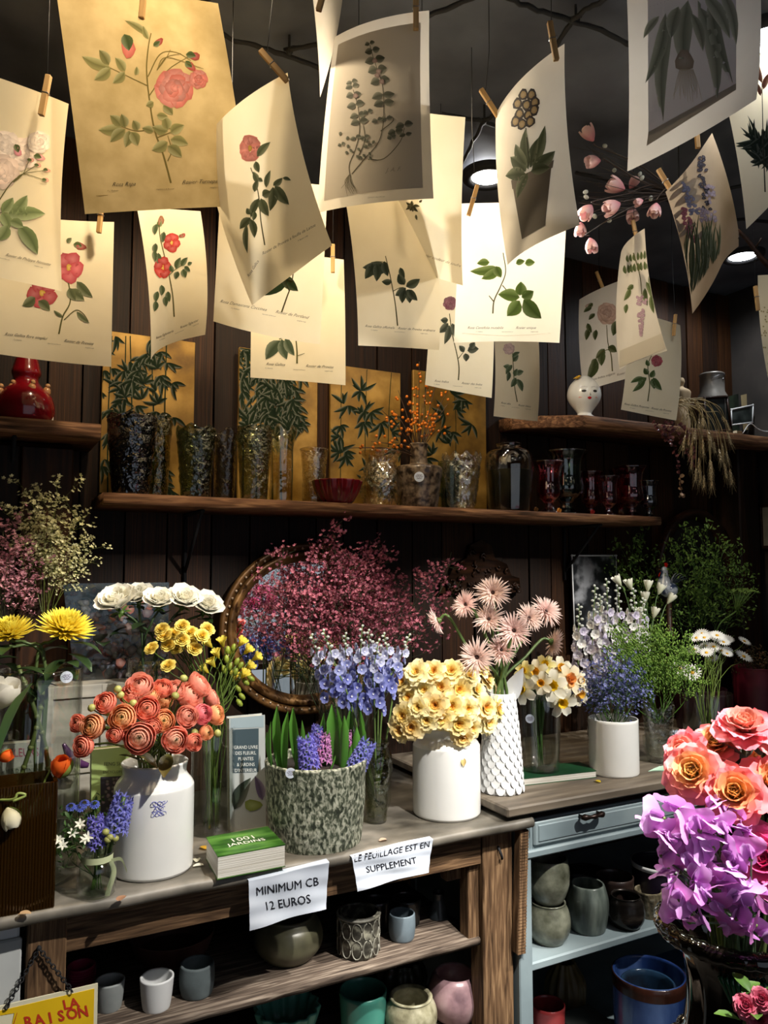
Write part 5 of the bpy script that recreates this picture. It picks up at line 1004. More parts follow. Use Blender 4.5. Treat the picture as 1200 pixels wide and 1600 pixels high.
# crumpled white paper, small rooster
p = PZ(1068, 1172, BZ); g = G(); rs = np.random.RandomState(2)
def cr(u, v): a_ = u*2*PI; h = (1-v); n_ = math.sin(a_*3+v*9)*.006+math.sin(a_*5-v*4)*.004; return ((.03*(1-.75*(1-h)**1.2)+n_)*math.cos(a_), (.02*(1-.7*(1-h)**1.2)+n_)*math.sin(a_), v*.055+.004*math.sin(a_*4+v*12)*(1 if v > .02 else 0))
grid(g, cr, 26, 12); tag(obj('crumpled_paper', g, MT['sign'], loc=p+np.array((0, .03, .003)), smooth=False), 'crumpled white paper beside the small pressed glass vase', 'paper')
p = PY(1044, 900, 2.02); T = thing('ceramic_rooster', 'white and blue ceramic rooster with red comb among the greenery', 'figurine', p-np.array((0, 0, .05)))
rg = surf('white_blue_glaze', [(.42, '2c3a56'), (.52, '9aa4b0'), (.7, 'b4bac2')], .2, 30, bump=0); fl = math.atan2(-RT[1], -RT[0])
g = G(); ball(g, (0, 0, .0), .034, (1, 1, 1), 16, .85); lathe(g, sm([(.03, .005), (.024, .03), (.014, .055), (.013, .07), (.008, .082), (1e-4, .085)], 4), 16, off=(-.014*RT[0], -.014*RT[1], 0)); obj('body', g, rg, T)
g = G()
for k_ in range(5): petal(g, .07, .016, -.5+.2*k_, .9+.15*k_, fl+PI, .02, .0, .3, 'strap', 0, 6, 4, lin('8a94a2'))
obj('tail', g, MT['gloss'], T); g = G(); lathe(g, [(1e-4, -.17), (.024, -.17), (.02, -.16), (.01, -.14), (.01, -.03), (1e-4, -.03)], 14); obj('pedestal', g, MT['darkwood'], T)
g = G()
for k_ in range(4): petal(g, .02, .012, -.5+.3*k_, .1, fl, .008, .078, .2, 'round', 0, 5, 3, lin('c02020'))
petal(g, .02, .01, 2.6, 3.0, fl, .026, .066, .3, 'round', 0, 5, 3, lin('c02020')); obj('comb', g, MT['gloss'], T)
g = G(); petal(g, .012, .006, 1.4, 1.7, fl, .024, .072, .5, 'point', 0, 4, 3, lin('c8a040')); obj('beak', g, MT['gloss'], T)
# amber ribbed rectangular vase
pa = PZ(84, 1417, TZ); T = thing('ribbed_vase', 'big amber ribbed rectangular glass vase at the left corner', 'vase', (pa[0]-.12, pa[1]+.05, TZ)); ztop = PY(84, 1222, pa[1])[2]-TZ; g = G(); n = 64; hw, hd = .12, .05
def rect(t):
    per = 2*(hw+hd)*2; s_ = t*per
    for (x0, y0, x1, y1) in ((-hw, -hd, hw, -hd), (hw, -hd, hw, hd), (hw, hd, -hw, hd), (-hw, hd, -hw, -hd)):
        L = math.hypot(x1-x0, y1-y0)
        if s_ <= L+1e-9: return np.array((x0+(x1-x0)*s_/L, y0+(y1-y0)*s_/L)), np.array(((y1-y0)/L, -(x1-x0)/L))
        s_ -= L
    return np.array((-hw, -hd)), np.array((0, -1))
n = 960; V = []
for i in range(n):
    p_, nn = rect(i/n); o2 = .0013*abs(math.sin(i/n*PI*130))
    for z_, k_ in ((0, 0), (ztop, 0), (ztop, -.006), (.012, -.006)): q = p_+nn*(o2 if k_ == 0 else k_); V.append((q[0], q[1], z_))
g.add(V, [(i*4+k, ((i+1) % n)*4+k, ((i+1) % n)*4+k+1, i*4+k+1) for i in range(n) for k in range(3)]); g.add([(-hw, -hd, .001), (hw, -hd, .001), (hw, hd, .001), (-hw, hd, .001)], [(0, 1, 2, 3)]); obj('ribbed_glass', g, glass('amber_ribbed_glass', '1c0f03', .35, 0, base=.06, rough=.12, body=('5c3c0c', .24)), T, smooth=False)
CVA = np.array(T.location)
# pale wooden crate and upright books behind
def upright(name, label, cat, corners, Y0, mat, th=.025, art=None, pages=True):
    C = [PY(*q, Y0) for q in corners]; zb = TZ; o_ = np.array(((C[0][0]+C[1][0])/2, Y0, zb)); T = thing(name, label, cat, o_); V = np.array(C)-o_; V[2:, 2] = 0
    B = V+np.array((0, th, 0)); F = [(0, 3, 2, 1), (4, 5, 6, 7), (0, 1, 5, 4), (1, 2, 6, 5), (2, 3, 7, 6), (3, 0, 4, 7)]; g = G(); g.add(np.vstack([V, V+np.array((0, .002, 0))]), F); obj('front_cover', g, mat, T, smooth=False)
    g = G(); g.add(np.vstack([V*np.array((.97, 1, .985))+np.array((0, .002, .001)), B*np.array((.97, 1, .985))+np.array((0, -.002, .001))]), F); obj('pages', g, plain('book_pages', 'd8d2c2', .8), T, smooth=False); g = G(); g.add(np.vstack([B+np.array((0, -.002, 0)), B]), F); obj('back_cover', g, mat, T, smooth=False)
    if art:
        a = Art(len(label)); art(a); C2 = [v+o_ for v in V]; ga = a.lay_on(quad_surf(C2), .0006)
        if ga.n: V2, *_ = ga.fin(); ga.v = [V2-o_]; obj('cover_print', ga, MT['attr'], T, smooth=False, kind='stuff')
    return T
def ba1(a):
    a.text('FLEURS', 38, 1182, 19, -.03, 'b05068', 0, .75); a.text('des', 44, 1192, 8, 0, '8a8a80', 0); a.text('JARDINS', 36, 1212, 17, -.03, '3f4f40', 0, .75); a.rose(25, 1228, 9, 'a04a50')
upright('upright_book', 'pale book with pink and green title behind the amber vase', 'book', [(-10, 1164), (72, 1158), (72, 1290), (-10, 1300)], 1.86, plain('pale_cover', 'c8c6bc', .4), art=ba1)
def ba2(a):
    a.text('FENG SHUI', 180, 1196, 8, -.02, '3a4030', 0, .9); a.text('ENCYCLOPEDIE', 180, 1208, 6, -.02, '3a4030', 0, .9); a.poly([(157, 1214), (200, 1212), (200, 1290), (157, 1290)], [(0, 1, 2, 3)], lin('2c2a30'))
    for i in range(40): a.blob(R_.uniform(160, 196), R_.uniform(1216, 1285), 3, 3, 0, R_.choice(['5a4a50', '3a3a30', '6a5a5a']), .2, 6)
upright('upright_book', 'lime green book standing behind the ranunculus jar', 'book', [(143, 1172), (205, 1166), (205, 1310), (143, 1318)], 1.80, plain('lime_cover', '93a765', .4), art=ba2)
def ba3(a):
    a.poly([(363, 1140), (404, 1138), (404, 1206), (363, 1208)], [(0, 1, 2, 3)], lin('3a4a52'))
    for i, st in enumerate(('GRAND LIVRE', 'DES FLEURS,', 'PLANTES', '& JARDINS', "D'INTERIEUR")): a.text(st, 384, 1170+i*9, 7.5, -.02, 'd8dcd8', 0, .8)
    a.leaf(366, 1265, 392, 1215, 22, '26302c'); a.leaf(410, 1250, 398, 1212, 14, '6a5a80'); a.blob(395, 1258, 14, 9, 0, '7a8a3a'); a.poly([(360, 1122), (412, 1118), (412, 1136), (360, 1138)], [(0, 1, 2, 3)], lin('8fa0a8'))
upright('upright_book', 'grey-blue indoor plant book standing left of the hyacinth pot', 'book', [(358, 1122), (414, 1117), (416, 1262), (360, 1275)], 1.86, plain('grey_blue_cover', 'aeb4b4', .3), art=ba3)
T = thing('pale_crate', 'whitewashed panelled crate standing behind the lime book', 'crate', (.17, 2.0, TZ)); C = [PY(*q, 1.98) for q in ((62, 1085), (262, 1062))]; x0, x1, zt = C[0][0], C[1][0], C[1][2]-TZ
T.location = ((x0+x1)/2, 1.98, TZ); hw = (x1-x0)/2; cm = surf('whitewashed_wood', [(.3, '8a867c'), (.7, 'b4b0a4')], .7, 5, (1, 1, 8), 6, .1)
g = G(); box(g, -hw, hw, .006, .10, 0, zt, b=.002); obj('body', g, cm, T, smooth=False)
for z0, z1 in ((0, .05), (zt*.42, zt*.42+.03), (zt-.03, zt)): g = G(); box(g, -hw, hw, 0, .006, z0, z1, b=.0015); obj('rail', g, cm, T, smooth=False)
for a_ in (-hw, -.01, hw-.03): g = G(); box(g, a_, a_+.03, -.001, .006, 0, zt, b=.0015); obj('stile', g, cm, T, smooth=False)
# wine coloured aubergine-like handle on the crate
p = PY(118, 1180, 1.95); g = G(); q = sm([PY(*x_, 1.93) for x_ in ((99, 1162), (108, 1178), (122, 1192), (138, 1196))], 6); tube(g, q, [.004, .0085, .011, .010, .006], 10); tag(obj('aubergine', g, plain('aubergine_skin', '4a2a52', .2, coat=.4)), 'small curved purple aubergine in front of the pale crate', 'vegetable')
# ================= signs =================
def papersign(label, quad, lines, yb=1.592, name='paper_sign'):
    C = [PY(*q, yb) for q in quad]; base = np.mean(C, 0); T = thing(name, label, 'sign', base); TL, TR, BR, BL = C
    def S(uv):
        u, v = uv[:, :1], uv[:, 1:]; X = BL*(1-u)*(1-v)+BR*u*(1-v)+TL*(1-u)*v+TR*u*v
        h = .0016*np.sin(u*9+v*5)+.0008*np.sin(v*17+u*3)+.004*(1-v)*np.cos(u*5); k = np.clip((v-.985)/.015, 0, 1)
        return X+np.array((0, -1.0, 0))*(h+.004)*(1-.0*k)+np.array((0, .018, 0))*k**2
    nu, nv = 70, 50; U, W_ = np.meshgrid(np.linspace(0, 1, nu), np.linspace(0, 1, nv), indexing='ij'); g = G(); g.add(S(np.stack([U.ravel(), W_.ravel()], 1))-base, [(i*nv+j, (i+1)*nv+j, (i+1)*nv+j+1, i*nv+j+1) for i in range(nu-1) for j in range(nv-1)]); obj('paper_sheet', g, MT['sign'], T)
    a = Art(3)
    for l in lines: a.text(*l)
    ga = a.lay_on(S, .0011); V2, *_ = ga.fin(); ga.v = [V2-base]; obj('lettering', ga, MT['inkm'], T, smooth=False)
papersign('white paper notice about minimum card payment on the table edge', [(388, 1374), (513, 1344), (508, 1419), (388, 1452)], [('MINIMUM CB', 449, 1391, 18.5, -.17, '1c1c22', .12, .92), ('12 EUROS', 450, 1416, 18.5, -.17, '1c1c22', 0, .92)])
papersign('white paper notice about foliage supplement on the table edge', [(549, 1338), (675, 1309), (668, 1362), (556, 1391)], [('LE FEUILLAGE EST EN', 612, 1335, 13.5, -.2, '1c1c22', .3, .95), ('SUPPLEMENT', 612, 1356, 14.5, -.19, '1c1c22', 0, .95)])
# yellow enamel sign on a chain
yq = [(-118, 1600), (153, 1537), (151, 1640), (-118, 1712)]; Y0 = 1.628; C = [PY(*q, Y0) for q in yq]; base = np.mean(C, 0); T = thing('enamel_sign', 'yellow enamel sign with red lettering hanging from the table leg', 'sign', base)
def slab4(C, th): V = np.array(C); F = [(0, 3, 2, 1), (4, 5, 6, 7), (0, 1, 5, 4), (1, 2, 6, 5), (2, 3, 7, 6), (3, 0, 4, 7)]; g = G(); g.add(np.vstack([V, V+np.array((0, th, 0))])-base, F); return g
obj('white_border', slab4(C, .004), plain('cream_enamel', 'd8d2b4', .3), T, smooth=False); m_ = np.mean(C, 0); C2 = [m_+(c-m_)*np.array((.955, 1, .88))+np.array((0, -.001, 0)) for c in C]; obj('yellow_field', slab4(C2, .002), plain('yellow_enamel', 'e0b81c', .3), T, smooth=False)
a = Art(9); a.text('LA', 112, 1575, 21, -.2, 'b4321c', 0, 1.05, .03)
for i, ch in enumerate('RAISON'): a.text(ch, 46+i*17, 1604-i*3.1, 23.5, -.2, 'b4321c', 0, .95, .03)
a.text('D', 133, 1616, 22, -.2, '2a2a1c', 0, 1); a.text('DROIT', -4, 1597, 7, -.2, '2a2a20', 0)
a.poly([(-30, 1592), (22, 1583), (18, 1602), (-30, 1612)], [(0, 1, 2, 3)], lin('d8d2b4')); a.P.insert(0, a.P.pop()); a.stem([(20, 1604), (27, 1582)], 1.2, 'b4321c'); a.stem([(-30, 1592), (22, 1583)], .8, '2a2a20'); a.stem([(22, 1583), (18, 1602)], .8, '2a2a20')
ga = a.lay_on(quad_surf(C2), .0006); V2, *_ = ga.fin(); ga.v = [V2-base]; obj('lettering', ga, MT['attr'], T, smooth=False)
g = G()
def chain(p, q, n):
    for i in range(n):
        c_ = p+(q-p)*(i+.5)/n; ax = (q-p)/np.linalg.norm(q-p); sd = np.cross(ax, (0, 1, 0)) if i % 2 else np.array((0, 1.0, 0)); L = np.linalg.norm(q-p)/n*.72; tube(g, [c_+ax*L*math.cos(t)+sd*.0035*math.sin(t) for t in np.linspace(0, 2*PI, 9)], .0012, 5)
hk = PY(61, 1482, 1.632)-base; chain(hk, PY(9, 1576, Y0-.004)-base, 14); chain(hk, PY(113, 1549, Y0-.004)-base, 13); obj('chain', g, MT['black'], T); g = G(); ball(g, hk, .005, (1, 1, 1), 8); tube(g, [hk, hk+np.array((0, .02, 0))], .003, 6); obj('nail', g, MT['black'], T)
# ================= flowers =================
def layered(layers, seed=0, sep=0):
    """layers outer->inner: (n,L,W,th0,th1,r0,z0,cup,shape,ruf,c0,c1). The first `sep` layers become single petal parts."""
    parts = []; core = G()
    for li, (n, L, W, t0, t1, r0, z0, cup, sh, ruf, c0, c1) in enumerate(layers):
        if li < sep:
            gs = [petal(G(), L*s_, W, t0, t1, 0, r0, z0, cup, sh, ruf, 9, 9, c0, c1, seed+li*7+q) for q, s_ in enumerate((1, .94))]; ms = [mesh('petal', x_, MT['petal']) for x_ in gs]
            for k in range(n): parts.append(('petal', ms[k % 2], rotm('Z', 2*PI*(k+.5*(li % 2))/n+li*.37)))
        else:
            for k in range(n): petal(core, L, W, t0, t1, 2*PI*(k+.5*(li % 2))/n+li*.53, r0, z0, cup, sh, ruf, 6, 5, c0, c1, seed+li*11+k)
    return parts, core
def mk(core, parts, name='bloom_heart', mat='petal', kind=None, extra=None):
    out = list(parts)
    if core.n: out.append((name, mesh(name, core, MT[mat]), np.eye(4)))
    return out + (extra or [])
GRN = lin('4f6a30'); DGR = lin('24381c'); LGR = lin('7d9648')
def flower(name, label, cat, head, dirn, mouth, foot, parts, sc, stemr=.002, stemc=GRN, group=None, spin=None, leaves=(), stem=True, sag=.25):
    head, mouth, foot, dirn = [np.array(q, float) for q in (head, mouth, foot, dirn)]; dirn /= np.linalg.norm(dirn)
    T = thing(name, label, cat, foot, group); h = head-foot; m = mouth-foot
    if stem:
        L = np.linalg.norm(h-m); q = sm([(0, 0, 0), m, m+(h-m)*.5+np.array((0, 0, L*.10)), h-dirn*min(L*sag, .03), h], 5); g = G(); tube(g, q, stemr, 6, stemc); obj('stem', g, MT['leaf'], T)
    M = trs(h, zto(dirn, R_.uniform(0, 6.3) if spin is None else spin), sc)
    for it in parts: ob(it[0], it[1], T, M @ it[2], kind='stuff' if it[0] in STUFFN else None)
    for lf in leaves: ob('leaf', lf[0], T, lf[1])
    return T
STUFFN = {'ray_petals', 'florets', 'flower_centre_stamens'}
def calyx(c=LGR):
    g = G()
    for k in range(5): petal(g, .55, .22, .9, 1.9, k*1.257, .05, -.72, .2, 'point', 0, 4, 3, c)
    ball(g, (0, 0, -.72), .16, c, 8); return ('calyx', mesh('calyx', g, MT['leaf']), np.eye(4))
def leafmesh(L, W, c, c2=None, curl=.5, fold=.25):
    g = G(); petal(g, L, W, .9, .9+curl, 0, 0, 0, fold, 'oval', 0, 9, 5, c, c2 or mix(c, (.3, .4, .1), .25)); return mesh('leaf', g, MT['leaf'])
def ran(ci, co, cg, sd, open_=.0):
    L = []
    for i, rho in enumerate((1.0, .93, .85, .76, .66, .56, .46, .36, .26)): L.append((6 if i < 6 else 4, rho*1.0+.75, rho*1.15+.12, 1.45-.05*i, -.45-.5*min(i, 4)/4+(open_*(1-i/3) if i < 3 else 0), .03, -.62+.05*i, .42, 'wide', .012, mix(co, ci, i/8), mix(mix(co, ci, min(1, i/8+.1)), (1, .92, .8), .22)))
    parts, core = layered(L, sd, 1); ball(core, (0, 0, .38), .13, cg, 8); return mk(core, parts, extra=[calyx()])
RAN = [ran(lin('f58a58'), lin('ee6444'), lin('8a8a3a'), 1, .3), ran(lin('f6c468'), lin('f28a48'), lin('9a9a3a'), 2, .25), ran(lin('f7a488'), lin('f48a72'), lin('a0a04a'), 3, .5), ran(lin('f6d0a8'), lin('ec6046'), lin('e0c890'), 4, .3), ran(lin('f5607a'), lin('f2566c'), lin('a04a3a'), 5, .2)]
# ---- ranunculus ----
heads = [(145, 1135, 21, 1), (130, 1166, 18, 0), (165, 1098, 18, 0), (218, 1072, 21, 2), (192, 1122, 23, 1), (230, 1108, 21, 0), (218, 1153, 26, 3), (255, 1127, 20, 1), (273, 1156, 22, 3), (253, 1076, 17, 0), (257, 1094, 15, 1), (297, 1087, 22, 2), (312, 1070, 20, 2), (316, 1116, 18, 4), (338, 1117, 17, 1), (292, 1120, 17, 2), (333, 1091, 15, 2), (302, 1160, 15, 0), (122, 1130, 15, 0), (203, 1086, 17, 0), (275, 1078, 16, 2), (236, 1085, 15, 1), (240, 1135, 14, 0), (180, 1148, 14, 0), (322, 1145, 13, 1)]
lst = []; mth = c1_+np.array((0, 0, H1)); ft = c1_+np.array((0, 0, H1*.45)); cen = PY(232, 1125, c1_[1])
for i, (x, y, r, k) in enumerate(heads):
    Yh = c1_[1]-.02-.075*max(0, 1-((x-232)/115)**2)-.05*((y-1060)/100)+(.06 if y < 1095 else 0); p = PY(x, y, Yh); s = dep(p)/FPX*r
    d = (p-cen)*np.array((1, 1, .8))+(CAM-p)*.035+np.array((0, 0, .03)); st = mth+np.array((R_.uniform(-1, 1), R_.uniform(-1, 1), 0))*R1*.5
    T = flower('ranunculus', '', 'flower', p-d/np.linalg.norm(d)*s*.3, d, st, ft+(st-mth)*.6, RAN[k], s, .0022, lin('6a7a3a'), 'coral ranunculus in the white jar'); lst.append((T, x+.001*y))
ordlabel(lst, 'coral ranunculus bloom in the white jar')
g = G(); ball(g, (0, 0, 0), 1, lin('a8a860'), 10, .85)
for k in range(5): petal(g, 1.3, .8, 1.4, .2, k*1.257, .1, -.9, .5, 'point', 0, 5, 3, lin('7f8f48'))
budp = [('bud', mesh('bud', g, MT['leaf']), np.eye(4))]; lst = []
for x, y in ((184, 1077), (168, 1112), (170, 1127), (208, 1099), (274, 1087), (287, 1060), (143, 1106), (304, 1145), (188, 1086), (340, 1146)):
    p = PY(x, y, c1_[1]-.09); st = mth+np.array((R_.uniform(-1, 1), R_.uniform(-1, 1), 0))*R1*.4; T = flower('ranunculus_bud', '', 'flower', p, p-cen+np.array((0, 0, .05)), st, ft, budp, dep(p)/FPX*6.5, .0013, lin('6a7a3a'), 'green ranunculus buds'); lst.append((T, x))
ordlabel(lst, 'green ranunculus bud in the white jar')
# ranunculus foliage
lf = leafmesh(.07, .03, lin('4a4a22'), lin('6a5a2c'))
for i, (x, y, a_) in enumerate(((180, 1165, 2.4), (186, 1180, 2.8), (205, 1172, 1.9), (262, 1178, .8))):
    p = PY(x, y, c1_[1]-.07); M = trs(p, rotm('Z', a_+3.6) @ rotm('Y', .9)); o_ = ob('ranunculus_leaf', lf, None, M); tag(o_, ('olive ranunculus leaf drooping over the white jar rim, ' + ORD[i]), 'leaf', 'ranunculus leaves')
# ---- double narcissi ----
def dnar(sd, a, b, c):
    L = [(6, 1.0, .8, 1.0, 1.75, .05, -.1, .25, 'round', .03, a, mix(a, (1, 1, .85), .35)), (6, .85, .7, .7, 1.35, .04, -.05, .3, 'round', .04, a, mix(a, (1, 1, .8), .25)), (6, .6, .5, .4, 1.0, .03, 0, .35, 'round', .08, b, a), (6, .45, .4, .1, .9, .03, 0, .4, 'round', .1, c, b), (5, .3, .3, -.1, .6, .02, 0, .4, 'round', .1, c, c)]
    parts, core = layered(L, sd, 1); return mk(core, parts)
DN = [dnar(1, lin('f8de88'), lin('f8cc60'), lin('efa63c')), dnar(2, lin('f9e8a8'), lin('f7d674'), lin('f2b64a')), dnar(3, lin('f6d88c'), lin('f4c05c'), lin('eca038'))]
heads = [(632, 1065), (652, 1052), (678, 1050), (705, 1050), (733, 1058), (758, 1062), (640, 1090), (664, 1078), (690, 1075), (716, 1078), (742, 1080), (772, 1085), (632, 1118), (655, 1105), (680, 1102), (706, 1104), (730, 1108), (756, 1106), (775, 1108), (668, 1125), (645, 1135), (716, 1130), (735, 1136), (722, 1150), (690, 1120), (760, 1128), (628, 1138), (748, 1046)]
lst = []; mth = c2_+np.array((0, 0, H2)); ft = c2_+np.array((0, 0, H2*.4)); cen = PY(702, 1100, c2_[1])
for i, (x, y) in enumerate(heads):
    Yh = c2_[1]+.01-.085*max(0, 1-((x-702)/85)**2)+(-.02 if y > 1090 else .03); p = PY(x, y, Yh); s = dep(p)/FPX*R_.uniform(19, 24)
    d = (p-cen)*np.array((1, 1, .9))+(CAM-p)*.045+np.array([R_.uniform(-.02, .02) for _ in range(3)]); st = mth+np.array((R_.uniform(-1, 1), R_.uniform(-1, 1), 0))*R2*.5
    T = flower('double_narcissus', '', 'flower', p, d, st, ft+(st-mth)*.6, DN[i % 3], s, .0022, lin('5a7038'), 'yellow double narcissi in the white jar'); lst.append((T, x+.001*y))
ordlabel(lst, 'yellow double narcissus in the white jar')
# ---- spider gerberas ----
def spider(sd, a, b):
    g = G(); rb = random.Random(sd)
    for li, (n, t1, L) in enumerate(((30, 1.62, 1.0), (30, 1.35, .92), (26, 1.05, .75), (18, .75, .5))):
        for k in range(n): petal(g, L*rb.uniform(.85, 1.08), .085, t1*.75, t1+rb.uniform(-.15, .2), 2*PI*(k+rb.uniform(0, .8))/n, .06, 0, .5, 'strap', 0, 5, 3, mix(a, b, rb.random()*.4), b)
    h = G(); ball(h, (0, 0, .06), .12, lin('3a2420'), 10, .7); c = G(); lathe(c, sm([(1e-4, -.25), (.1, -.22), (.2, -.08), (.22, .0), (1e-4, .02)], 3), 10, lin('4f6330')); return [('ray_petals', mesh('ray_petals', g, MT['petal']), np.eye(4)), ('disc', mesh('disc', h, MT['leaf']), np.eye(4)), ('calyx', mesh('calyx', c, MT['leaf']), np.eye(4))]
SP = [spider(1, lin('eec8b8'), lin('fae2d8')), spider(2, lin('ecc2b8'), lin('f8dcd4'))]
gm = c3_+np.array((0, 0, H3*.98)); lst = []
for i, (x, y, r, Yo, dx, dz) in enumerate(((770, 927, 27, -.02, 0, .4), (728, 945, 22, 0, -.7, .3), (764, 968, 25, -.01, -.2, .5), (803, 986, 28, -.08, .1, .25), (826, 966, 24, .0, .6, .5), (852, 956, 25, .0, .7, .5), (746, 1027, 29, -.09, -.3, .0), (783, 1016, 23, -.03, .2, .3), (862, 1003, 24, .03, 1.0, -.3), (685, 970, 22, .08, -1.0, -.5))):
    p = PY(x, y, c3_[1]+Yo); d = (CAM-p)/np.linalg.norm(CAM-p)*(1 if i < 8 else -.25)+RT*dx+np.array((0, 0, dz)); T = flower('spider_gerbera', '', 'flower', p, d, gm+np.array((R_.uniform(-1, 1), R_.uniform(-1, 1), 0))*R3*.3, c3_+np.array((0, 0, H3*.3)), SP[i % 2], dep(p)/FPX*r*1.08, .0042, lin('5c7440'), 'pale pink spider gerberas'); lst.append((T, x+.001*y))
ordlabel(lst, 'pale pink spidery gerbera in the fish-tail vase')
# ---- trumpet narcissi ----
def nar(sd, pc, cc, dbl=False):
    parts, core = layered([(6, 1.0, .62, 1.1, 1.72, .06, 0, .2, 'round', .02, pc, mix(pc, (1, 1, 1), .3))], sd, 1)
    if dbl:
        for k in range(14): petal(core, R_.uniform(.35, .7), .4, .2+.06*k, .5+.06*k, k*2.4, .03, .02, .3, 'round', .06, 5, 4, cc, mix(cc, pc, .3), k)
    else: lathe(core, [(.02, .0), (.2, .04), (.22, .25), (.27, .42), (.34, .5), (.32, .49), (.2, .3), (.17, .08), (.02, .06)], 18, cc, lambda r, z, A: (r*(1+.08*np.cos(9*A)*(z > .35)), z))
    return mk(core, parts, 'corona')
NR = [nar(1, lin('f4f0d8'), lin('f0cc28')), nar(2, lin('f2e8c4'), lin('eeb838')), nar(3, lin('f0e0b0'), lin('ec8a24'), True), nar(4, lin('f4e684'), lin('efc820'))]
mth = cv5+np.array((0, 0, Hv5)); lst = []
for i, (x, y, r, k) in enumerate(((818, 1077, 24, 0), (862, 1072, 25, 0), (838, 1052, 21, 1), (876, 1096, 24, 0), (889, 1062, 24, 2), (903, 1084, 19, 1), (820, 1050, 18, 3), (852, 1040, 17, 3), (875, 1046, 20, 1), (846, 1068, 18, 1), (903, 1064, 18, 1))):
    p = PY(x, y, cv5[1]-.06+(.05 if y < 1060 else 0)); d = (CAM-p)/np.linalg.norm(CAM-p)+RT*(x-855)/60+np.array((0, 0, (1075-y)/70)); T = flower('trumpet_narcissus', '', 'flower', p, d, mth+np.array((R_.uniform(-1, 1), R_.uniform(-1, 1), 0))*Rv5*.35, cv5+np.array((R_.uniform(-.01, .01), 0, .012)), NR[k], dep(p)/FPX*r, .0028, lin('4f7038'), 'white and yellow narcissi on the green book'); lst.append((T, x))
ordlabel(lst, 'white narcissus with yellow or orange cup above the book')
# ---- roses ----
def rose(sd, ci, co, ruf=.0, sep=2, ce=None, shut=.0):
    ce = ce or co; L = [(6, 1.25, 1.15, .95, 1.95-shut*1.5, .06, -.35, .25, 'rosep', ruf, mix(co, ce, .3), ce), (6, 1.1, 1.1, .75, 1.45-shut, .06, -.32, .3, 'rosep', ruf, mix(co, ci, .2), ce), (6, .95, .95, .6, .95, .05, -.28, .42, 'rosep', ruf, mix(co, ci, .6), mix(ci, ce, .4)), (6, .82, .8, .45, .55, .05, -.22, .5, 'wide', ruf*.8, ci, mix(ci, ce, .25)), (5, .7, .62, .32, .22, .04, -.18, .6, 'wide', ruf*.6, ci, ci), (5, .62, .5, .22, .0, .03, -.16, .7, 'wide', ruf*.4, ci, ci), (4, .55, .36, .1, -.1, .02, -.14, .8, 'round', 0, mix(ci, (.5, .2, .05), .2), ci), (3, .5, .25, .0, -.15, .01, -.12, .9, 'round', 0, mix(ci, (.5, .2, .05), .3), ci)]
    parts, core = layered(L, sd, sep); return mk(core, parts, extra=[calyx(GRN)])
WR = rose(3, lin('f6f3e2'), lin('f2f0de'), .02, 2, lin('f8f7ee'), .62); lst = []; mth = cv9+np.array((0, 0, Hv9)); lfd = leafmesh(.05, .034, lin('16240f'), lin('22361a'), .6)
for x, y, r in ((183, 940, 32), (214, 931, 24), (248, 938, 24), (288, 936, 26), (323, 946, 25)):
    p = PY(x, y, cv9[1]-.03+(.05 if x == 214 else 0)); d = (CAM-p)/np.linalg.norm(CAM-p)*.6+RT*(x-250)/200+np.array((0, 0, .8)); s = dep(p)/FPX*r*1.0
    lv = [(lfd, trs(p-(cv9+np.array((0, 0, .02)))+np.array((R_.uniform(-.03, .03), .01, -.035-.02*k_)), rotm('Z', R_.uniform(0, 6.3)) @ rotm('Y', R_.uniform(.2, 1.0)))) for k_ in range(4)]
    T = flower('white_rose', '', 'flower', p, d, mth+np.array((R_.uniform(-1, 1), 0, 0))*Rv9*.4, cv9+np.array((0, 0, .02)), WR, s, .003, lin('33472a'), 'white roses in front of the wrapped picture', leaves=lv); lst.append((T, x))
ordlabel(lst, 'creamy white rose before the wrapped picture')
YR = rose(5, lin('fada60'), lin('f6d858'), 0, 1, lin('f9e888'), .25); lst = []; mth = cv2+np.array((0, 0, Hv2))
for x, y in ((237, 1013), (253, 983), (273, 989), (285, 978), (298, 988), (316, 993), (324, 983), (263, 1008), (297, 1006), (285, 1000), (257, 993), (304, 1014), (263, 1040), (276, 1012)):
    p = PY(x, y, cv2[1]-.04+R_.uniform(-.03, .03)); d = (CAM-p)*.4+RT*(x-285)/90+np.array((0, 0, .6)); T = flower('yellow_spray_rose', '', 'flower', p, d, mth+np.array((R_.uniform(-1, 1), R_.uniform(-1, 1), 0))*Rv2*.6, cv2+np.array((R_.uniform(-.02, .02), R_.uniform(-.02, .02), .01)), YR, dep(p)/FPX*10.5, .0014, lin('4a6028'), 'small yellow spray roses'); lst.append((T, x+.001*y))
ordlabel(lst, 'small yellow spray rose above the ranunculus')
# freesia
parts, core = layered([(6, 1.6, .75, .25, .7, .1, -.5, .5, 'round', 0, lin('dcc83c'), lin('f6e468'))], 4, 1); FR = mk(core, parts); g = G(); ball(g, (0, 0, 0), .35, lin('8a9a38'), 8, 1.7); FB = [('bud', mesh('bud', g, MT['leaf']), np.eye(4))]; lst = []; lst2 = []
for x, y in ((348, 1006), (328, 1008), (333, 1038), (322, 1048), (385, 1018), (398, 1029), (388, 1044), (380, 1056), (365, 1060), (340, 1024), (376, 1006)):
    p = PY(x, y, cv2[1]+R_.uniform(-.04, .04)); d = RT*(x-355)/40+np.array((0, 0, .8))+(CAM-p)*.2; T = flower('yellow_freesia', '', 'flower', p, d, mth+np.array((R_.uniform(-1, 1), R_.uniform(-1, 1), 0))*Rv2*.6, cv2+np.array((R_.uniform(-.02, .02), R_.uniform(-.02, .02), .01)), FR, dep(p)/FPX*11, .0016, lin('5a7030'), 'yellow freesias'); lst.append((T, x))
